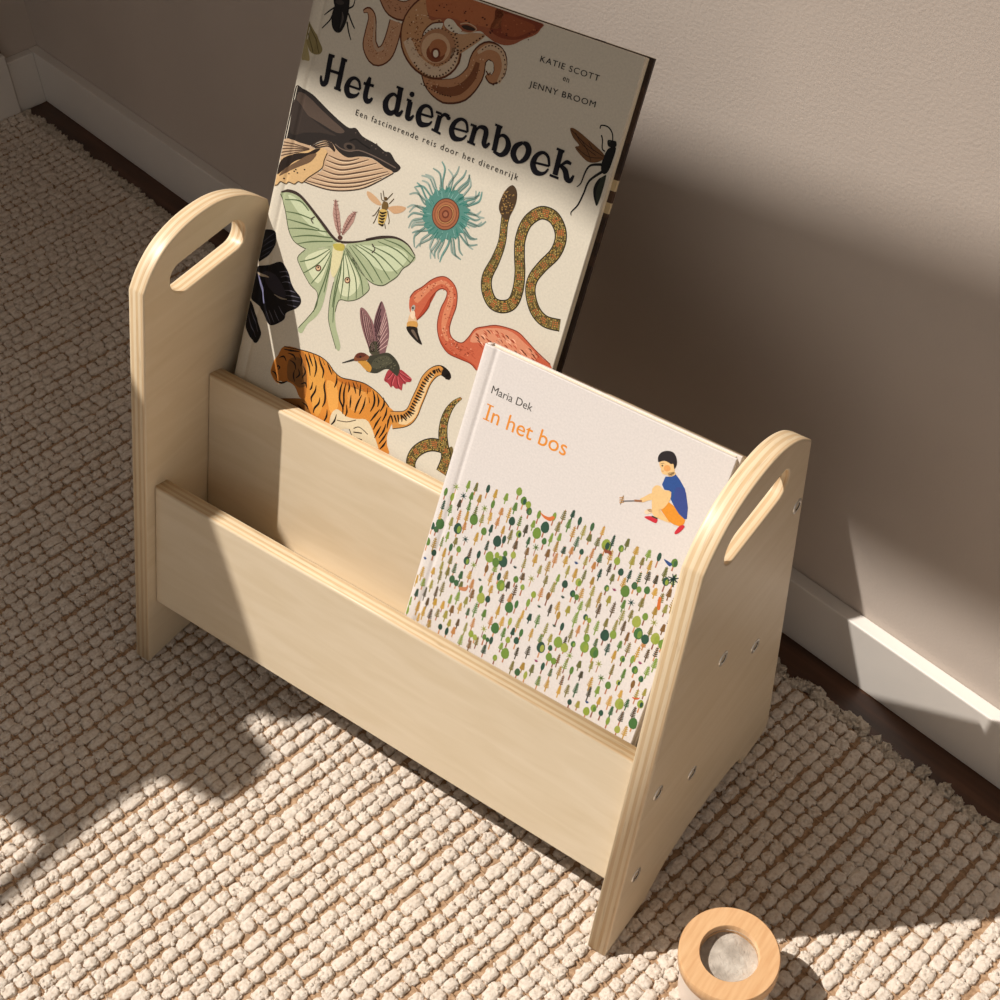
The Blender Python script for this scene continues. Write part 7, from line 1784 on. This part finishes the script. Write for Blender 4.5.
# ------------------------------------------------------------------ books
class Art:
    def __init__(s): s.v=[];s.f=[];s.c=[]
    def poly(s,pts,col,z):
        b=len(s.v); s.v+=[(x,y,z) for x,y in pts]; s.f.append(tuple(range(b,b+len(pts)))); s.c.append(col)
    def quadstrip(s,L_,R_,col,z):
        b=len(s.v); n=len(L_)
        for a_,c_ in zip(L_,R_): s.v+=[(a_[0],a_[1],z),(c_[0],c_[1],z)]
        for i in range(n-1): s.f.append((b+2*i,b+2*i+1,b+2*i+3,b+2*i+2)); s.c.append(col)
LZ=.000025
def ribbon(pts,ws,n,sm):
    P=[Vector((pts[i]*1e-4,pts[i+1]*1e-4,0)) for i in range(0,len(pts),2)]
    k=len(P); wv=[ws[min(int(round(i*(len(ws)-1)/max(1,k-1))),len(ws)-1)]*1e-4 for i in range(k)] if len(ws)!=k else [w*1e-4 for w in ws]
    if sm and k>2:
        Q=smoothpts(P,False,n); W=[]
        for i in range(k-1):
            for j in range(n): W.append(wv[i]+(wv[i+1]-wv[i])*j/n)
        W.append(wv[-1])
    else: Q,W=P,wv
    Lp=[];Rp=[]
    for i in range(len(Q)):
        d=(Q[min(i+1,len(Q)-1)]-Q[max(i-1,0)]); d=d.normalized() if d.length>0 else Vector((1,0,0)); nn=Vector((-d.y,d.x,0))
        Lp.append(Q[i]+nn*W[i]/2); Rp.append(Q[i]-nn*W[i]/2)
    return Q,W,Lp,Rp
def draw(art,ops,zoff=.00004):
    rs=random.Random(3)
    for o in ops:
        z=zoff+o[2]*LZ
        if o[0]=='P':
            p_=[(o[4][i]*1e-4,o[4][i+1]*1e-4,0) for i in range(0,len(o[4]),2)]
            q_=smoothpts(p_,True,3) if o[3] else [Vector(a) for a in p_]
            art.poly([(v.x,v.y) for v in q_],lin(o[1]),z)
        elif o[0]=='S':
            Q,W,Lp,Rp=ribbon(o[4],o[5],4,o[3]); art.quadstrip(Lp,Rp,lin(o[1]),z)
        else:
            Q,W,Lp,Rp=ribbon(o[4],o[5],8,1)
            art.quadstrip(Lp,Rp,lin('1f1a10'),z)
            art.quadstrip([q_+(a-q_)*.84 for q_,a in zip(Q,Lp)],[q_+(a-q_)*.84 for q_,a in zip(Q,Rp)],lin('6e5c34'),z+LZ)
            # scales
            acc=0
            for i in range(len(Q)-1):
                acc+=(Q[i+1]-Q[i]).length
                d=(Q[i+1]-Q[i]).normalized(); nn=Vector((-d.y,d.x,0))
                steps=max(1,int((Q[i+1]-Q[i]).length/.0009))
                for k in range(steps):
                    c=Q[i].lerp(Q[i+1],k/steps); w=W[i]*.42
                    m_=max(3,int(w*2/.00115))
                    for j in range(m_):
                        u=-1+2*(j+.5+.5*(k%2))/m_
                        if abs(u)>.98: continue
                        pp=c+nn*w*u+d*rs.uniform(-.0002,.0002); e=.00042
                        s_=math.sin(acc*2*math.pi/.0085+k*.3)
                        col='c8683a' if (s_>.15 and abs(u)<.62 and rs.random()<.8) else rs.choice(('1c170d','1c170d','c4ac68','2a2414','8a8244','c49c48','a88c50','b89a58'))
                        art.poly([(pp+d*e*1.3).to_2d()[:],(pp+nn*e).to_2d()[:],(pp-d*e*1.3).to_2d()[:],(pp-nn*e).to_2d()[:]],lin(col),z+2*LZ)
def text(art,s,x0,y0,x1,y1,col,z,spacing=1.0,bold=0,hscale=None):
    cu=bpy.data.curves.new('txt','FONT'); cu.body=s; cu.size=1; cu.space_character=spacing; cu.offset=bold; cu.resolution_u=4
    tmp=bpy.data.objects.new('tmp',cu); C.objects.link(tmp); bpy.context.view_layer.update()
    me=bpy.data.meshes.new_from_object(tmp.evaluated_get(bpy.context.evaluated_depsgraph_get())); bpy.data.objects.remove(tmp)
    xs=[v.co.x for v in me.vertices]; mn,mx=min(xs),max(xs); w=math.hypot(x1-x0,y1-y0); k=w/(mx-mn); ky=hscale or k; a=math.atan2(y1-y0,x1-x0)
    b=len(art.v)
    for v in me.vertices:
        u,t_=(v.co.x-mn)*k,v.co.y*ky
        art.v.append((x0+u*math.cos(a)-t_*math.sin(a),y0+u*math.sin(a)+t_*math.cos(a),z))
    for p_ in me.polygons: art.f.append(tuple(b+i for i in p_.vertices)); art.c.append(lin(col))
    bpy.data.meshes.remove(me)
def groove(x):
    return -.0008*math.exp(-((x-.0098)/.0017)**2)-(.0011*(1-x/.004)**2 if x<.004 else 0)
def cover(name,w,h,th,art,base,m,parent):
    xs=[0,.0008,.0016,.0025,.004,.006,.0072,.0082,.009,.0098,.0106,.0114,.0124,.0140,.018]+[.018+(w-.0184)*i/6 for i in range(1,6)]+[w-.0004,w]
    V=[];F=[];n=len(xs)
    for y in (0,.0004,h-.0004,h):
        for x in xs: V.append((x,y,groove(x)-(.0003 if (y in (0,h) or x==w) else 0)))
    for j in range(3):
        for i in range(n-1): F.append((j*n+i,j*n+i+1,(j+1)*n+i+1,(j+1)*n+i))
    b=len(V)
    for y in (0,h):
        for x in xs: V.append((x,y,groove(x)-th))
    for i in range(n-1): F.append((b+i,b+n+i,b+n+i+1,b+i+1))
    for i in range(n-1): F.append((i,b+i,b+i+1,i+1)); F.append((3*n+i+1,b+n+i+1,b+n+i,3*n+i))
    F.append((n-1,b+n-1,b+2*n-1,4*n-1,3*n-1,2*n-1)); F.append((0,n,2*n,3*n,b+n,b))
    cols=[base]*len(F); o=len(V)
    # the printed picture lies on the board, cut along the hinge so that it follows the groove
    keepf=[];pv=list(art.v)
    bm=bmesh.new(); cl=bm.faces.layers.int.new('ci'); bmf=[]
    for f,c in zip(art.f,art.c):
        if min(art.v[k][0] for k in f)>.0155: keepf.append((f,c)); continue
        try: ff=bm.faces.new([bm.verts.new(art.v[k]) for k in f])
        except ValueError: continue
        ff[cl]=len(bmf); bmf.append(c)
    if bmf:
        bmesh.ops.triangulate(bm,faces=bm.faces[:])
        for x in (.0016,.004,.006,.0072,.0082,.009,.0098,.0106,.0114,.0124,.014,.018):
            bmesh.ops.bisect_plane(bm,geom=bm.verts[:]+bm.edges[:]+bm.faces[:],plane_co=(x,0,0),plane_no=(1,0,0))
        bm.verts.index_update(); b0=len(pv)
        pv+=[tuple(v.co) for v in bm.verts]
        keepf+=[(tuple(b0+v.index for v in f.verts),bmf[f[cl]]) for f in bm.faces]
    bm.free()
    for x,y,z in pv: V.append((x,y,z+groove(max(x,0))))
    for f,c in keepf: F.append(tuple(o+i for i in f)); cols.append(c)
    me=bpy.data.meshes.new(name); me.from_pydata(V,[],F); me.materials.append(m)
    ca=me.color_attributes.new('Col','FLOAT_COLOR','CORNER')
    buf=np.ones((len(me.loops),4),np.float32)
    for p_,c in zip(me.polygons,cols): buf[p_.loop_start:p_.loop_start+p_.loop_total,:3]=c
    ca.data.foreach_set('color',buf.ravel()); me.update()
    ob=bpy.data.objects.new(name,me); link(ob,parent); return ob
def clip(art,w,h):
    # keep the print on the board: drop what runs past its edge
    art.v=[(min(max(x,.0006),w-.0006),min(max(y,.0006),h-.0006),z) for x,y,z in art.v]
def book(name,label,deg,org,w,h,th,base,board,pr,art,foremat_):
    a=R(deg); ld=Vector((0,math.sin(a),math.cos(a))); zz=Vector((0,-math.cos(a),math.sin(a)))
    b=thing(name,label,'book',frame(org,(1,0,0),ld,zz))
    ct=.0024; clip(art,w,h)
    cover('front_cover',w,h,ct,art,base,pr,b)
    bc=box('back_cover',(.0006,0,-th),(w,h,-th+ct),foremat_,b,.0003)
    if foremat_ is FORE:
        bc.data.materials.append(FORETOP)
        for p_ in bc.data.polygons:
            if p_.normal.y>.7: p_.material_index=1
    box('page_block',(.003,.0028,-th+ct),(w-.0034,h-.0010,-ct-.0001),PAPER,b)
    # rounded spine
    V=[];F=[];N=8
    for y in (0,h):
        for i in range(N+1):
            t_=math.pi*i/N; V.append((.0026-.0030*math.sin(t_),y,-th/2+(th/2-.0008)*math.cos(t_)))
    for i in range(N): F.append((i,i+1,N+2+i,N+1+i))
    F.append(tuple(range(N+1))[::-1]); F.append(tuple(range(N+1,2*N+2))); F.append((0,N+1,2*N+1,N))
    meshobj('spine',V,F,[board],b,True)
    return b
# book one
a1=Art(); draw(a1,ART1)
text(a1,'Een fascinerende reis door het dierenrijk',.0559,.2226,.1902,.2219,'1b1818',.00004+9*LZ,1.32,-.003,.0058)
text(a1,'KATIE SCOTT',.1832,.2956,.2265,.2960,'1b1818',.00004+9*LZ,1.14,.0,.0052)
text(a1,'en',.2022,.2895,.2068,.2893,'1b1818',.00004+9*LZ,1.1,.0)
text(a1,'JENNY BROOM',.1803,.2791,.2290,.2808,'1b1818',.00004+9*LZ,1.14,.0,.0052)
a=R(29); B1=back*.123+lean*.334; TH1=.0150
P1=B1-Vector((0,math.cos(a),-math.sin(a)))*.018
ld1=Vector((0,math.sin(a),math.cos(a)))
bk1=book('picture_book','tall cream animal picture book with large black title, in the rear slot',29,Vector((.0235,0,0))+P1-ld1*.112,.2523,.318,TH1,lin('d2c9b8'),CREAM,PRINT1,a1,FORE)
# book two: the little trees
a2=Art()
rs=random.Random(11)
SK=[(SKY2[i]*1e-4,SKY2[i+1]*1e-4) for i in range(0,len(SKY2),2)]
def sky(x):
    if x<=SK[0][0]: return SK[0][1]
    for (xa,ya),(xb,yb) in zip(SK,SK[1:]):
        if xa<=x<=xb: return ya+(yb-ya)*(x-xa)/(xb-xa)
    return SK[-1][1]
pts=[]
W_B,H_B=.1848,.2185
def ok(x,y,d):
    return all((x-a_)**2+((y-b_)*.8)**2>d*d for a_,b_ in pts)
tries=0
while tries<26000 and len(pts)<640:
    tries+=1; x=rs.uniform(.0012,W_B-.0030); y=rs.uniform(.02,.140)
    if y>sky(x)-.0045: continue
    if ok(x,y,.0055): pts.append((x,y))
G1=['3f5f3e','5b7a38','7d9440','2f4a3c','456b3a','98a04a','6f8a3a','31503f','8a9a3e']; G2=['a0803a','b58e3e','7a5a34','5f4c34','c49a48','7a703a','4a4434','b8923e','b8804a','8f8a48','9a9040','6a6a3a']
TR=['b0785a','a86a4a','8a5a48','c48a5c']
def ell(cx,cy,rx,ry,col,z,n=9,egg=0):
    a2.poly([(cx+rx*math.cos(2*math.pi*i/n)*(1-egg*math.sin(2*math.pi*i/n)),cy+ry*math.sin(2*math.pi*i/n)) for i in range(n)],lin(col),z)
def bar(x0,y0,x1,y1,w0,w1,col,z):
    d=Vector((x1-x0,y1-y0)); d.normalize(); nx_,ny_=-d.y,d.x
    a2.poly([(x0+nx_*w0,y0+ny_*w0),(x0-nx_*w0,y0-ny_*w0),(x1-nx_*w1,y1-ny_*w1),(x1+nx_*w1,y1+ny_*w1)],lin(col),z)
Z0=.00004
for x,y in pts:
    k=rs.random(); h=rs.uniform(.0072,.0112)
    if k<.26:
        c=rs.choice(G1); r_=rs.uniform(.0017,.0026) if rs.random()<.75 else .0034
        bar(x,y-h*.48,x,y,.00055,.0004,rs.choice(TR),Z0); ell(x,y+r_*.8,r_*.92,r_*1.2,c,Z0+LZ,11,.12); c3_=rs.choice(G1)
        if rs.random()<.4: ell(x+r_*.3,y+r_*.7,r_*.45,r_*.8,c3_,Z0+2*LZ)
        if rs.random()<.12: bar(x+r_*1.6,y-h*.4,x+r_*1.6,y,.0005,.0004,rs.choice(TR),Z0); ell(x+r_*1.6,y+r_*.4,r_*.8,r_,rs.choice(G1),Z0+3*LZ)
    elif k<.36:
        c=rs.choice(G1+G2[:3]); bar(x,y-h*.55,x,y,.0005,.0004,rs.choice(TR),Z0); ell(x,y+.0014,.0014,.0031,c,Z0+LZ)
    elif k<.93:
        c=rs.choice(G2+G1[:4]); c2_=rs.choice((c,c,rs.choice(TR)))
        bar(x,y-h*.55,x,y+h*.5,.00045,.00025,c2_,Z0); nb=rs.choice((5,6)); wd=rs.uniform(.0013,.0019)
        for i in range(nb):
            yy=y-h*.22+h*.66*i/nb; ww=wd*(1.05-.6*i/nb)
            bar(x-ww,yy+.0007,x,yy-.0001,.00033,.00048,c,Z0+LZ); bar(x+ww,yy+.0010,x,yy+.0002,.00033,.00048,c,Z0+LZ)
    elif k<.97:
        c=rs.choice(('5f7a3a','8a9a4a','2f4f48','a0a050')); bar(x,y-h*.6,x,y,.0003,.0003,rs.choice(TR),Z0)
        for i in range(7):
            t_=i*2*math.pi/7+.3; bar(x,y,x+.0025*math.cos(t_),y+.0025*math.sin(t_),.0004,.00015,c,Z0+LZ)
    else:
        c=rs.choice(('3a5a48','2f4a44','2f4f80','9a4468'))
        for t_ in (.6,1.2,1.9,2.6): bar(x,y,x+.0017*math.cos(t_),y+.0017*math.sin(t_),.0005,.0002,c,Z0)
draw(a2,ART2)
text(a2,'Maria Dek',.0149,.1901,.0467,.1903,'4a4642',.00006,1.0,.0)
OG='e08c34'
text(a2,'n het bos',.0206,.1718,.0785,.1732,OG,.00006,1.0,.003,.0150)
for o_ in ((.0172,.1718,.0172,.1824,.0008,.0008),(.0146,.1721,.0198,.1722,.0004,.0004),(.0146,.1822,.0198,.1823,.0004,.0004)): bar(*o_[:4],o_[4],o_[5],OG,.00006)
a=R(31); TH2=.011; B2=back*.0629+lean*.2424
ld2=Vector((0,math.sin(a),math.cos(a))); P2=B2-Vector((0,math.cos(a),-math.sin(a)))*TH2
bk2=book('picture_book','smaller white picture book of tiny trees with orange title, in the front slot',31,Vector((.236,0,0))+P2-ld2*.1053,W_B,H_B,TH2,lin('d9d1cc'),PALE,PRINT2,a2,PALE)

# ------------------------------------------------------------------ wooden toy with a lens
toy=thing('wooden_toy','small round wooden viewing toy with a clear lens lying on the rug before the rack','toy',Matrix.Translation((.526,.0276,-.001)))
def lathe(name,prof,m,parent,closed=True,N=56):
    V=[];F=[];k=len(prof)
    for i in range(N):
        a_=2*math.pi*i/N
        for r_,z in prof: V.append((r_*math.cos(a_),r_*math.sin(a_),z))
    for i in range(N):
        for j in range(k if closed else k-1): F.append((i*k+j,((i+1)%N)*k+j,((i+1)%N)*k+(j+1)%k,i*k+(j+1)%k))
    bm=bmesh.new(); me=bpy.data.meshes.new(name); me.from_pydata(V,[],F); bm.from_mesh(me); bmesh.ops.recalc_face_normals(bm,faces=bm.faces); bm.to_mesh(me); bm.free()
    me.materials.append(m); me.polygons.foreach_set('use_smooth',[True]*len(me.polygons)); o=bpy.data.objects.new(name,me); link(o,parent)
    md=o.modifiers.new('e','EDGE_SPLIT'); md.split_angle=R(50); return o
lathe('ring_rim',[(.0195,.0500),(.0190,.0494),(.0190,.0392),(.0195,.0388),(.0322,.0388),(.0328,.0394),(.0328,.0490),(.0320,.0500)],BEECH,toy)
TUBE=plain('pale_painted_wood','dccdc0',.55,.3,.03,60)
lathe('tube_body',[(.0300,.0388),(.0300,.0),(.0288,.0),(.0288,.0388)],TUBE,toy)
lathe('lens',[(.0001,.0462),(.008,.0461),(.0150,.0456),(.0189,.0449),(.0189,.0440),(.0001,.0440)],LENS,toy,closed=True)
FELT=yarnmat('grey_white_wool_disc',[(.3,lin('9a8f85')),(.5,lin('c6bab0')),(.7,lin('e6ddd4'))],60,.5,160)
bm=bmesh.new(); bmesh.ops.create_grid(bm,x_segments=28,y_segments=28,size=.028)
bmesh.ops.delete(bm,geom=[v for v in bm.verts if v.co.xy.length>.0284],context='VERTS')
for v in bm.verts: v.co.z=.0412+.0012*math.sin(v.co.x*170+1)*math.cos(v.co.y*140)-.0
bmobj('inner_disc',bm,[FELT],toy,True)

# ------------------------------------------------------------------ light, sky, camera
sd=Vector((.65,.305,-1)).normalized()
s=bpy.data.lights.new('sun','SUN'); s.energy=4.9; s.angle=.0098; s.color=(1.0,.95,.885)
so=bpy.data.objects.new('sun',s); C.objects.link(so); so.rotation_euler=sd.to_track_quat('-Z','Y').to_euler(); so.location=-sd*4
w=bpy.data.worlds.new('sky'); bpy.context.scene.world=w; w.use_nodes=True
bg=w.node_tree.nodes['Background']; bg.inputs[0].default_value=(*(1.0,.945,.885),1); bg.inputs[1].default_value=.38
cam=bpy.data.cameras.new('camera'); cam.sensor_width=36; cam.sensor_fit='HORIZONTAL'; cam.lens=52.6604; cam.clip_start=.01
co=bpy.data.objects.new('camera',cam); C.objects.link(co)
co.matrix_world=frame((.674738,-.393949,.939569),(.810602,.58509,-.02437),(-.41447,.602625,.681951),(.413689,-.542691,.730991))
sc=bpy.context.scene; sc.camera=co
vs=sc.view_settings; vs.view_transform='Standard'; vs.look='None'; vs.exposure=0.0; vs.gamma=1; vs.use_curve_mapping=False
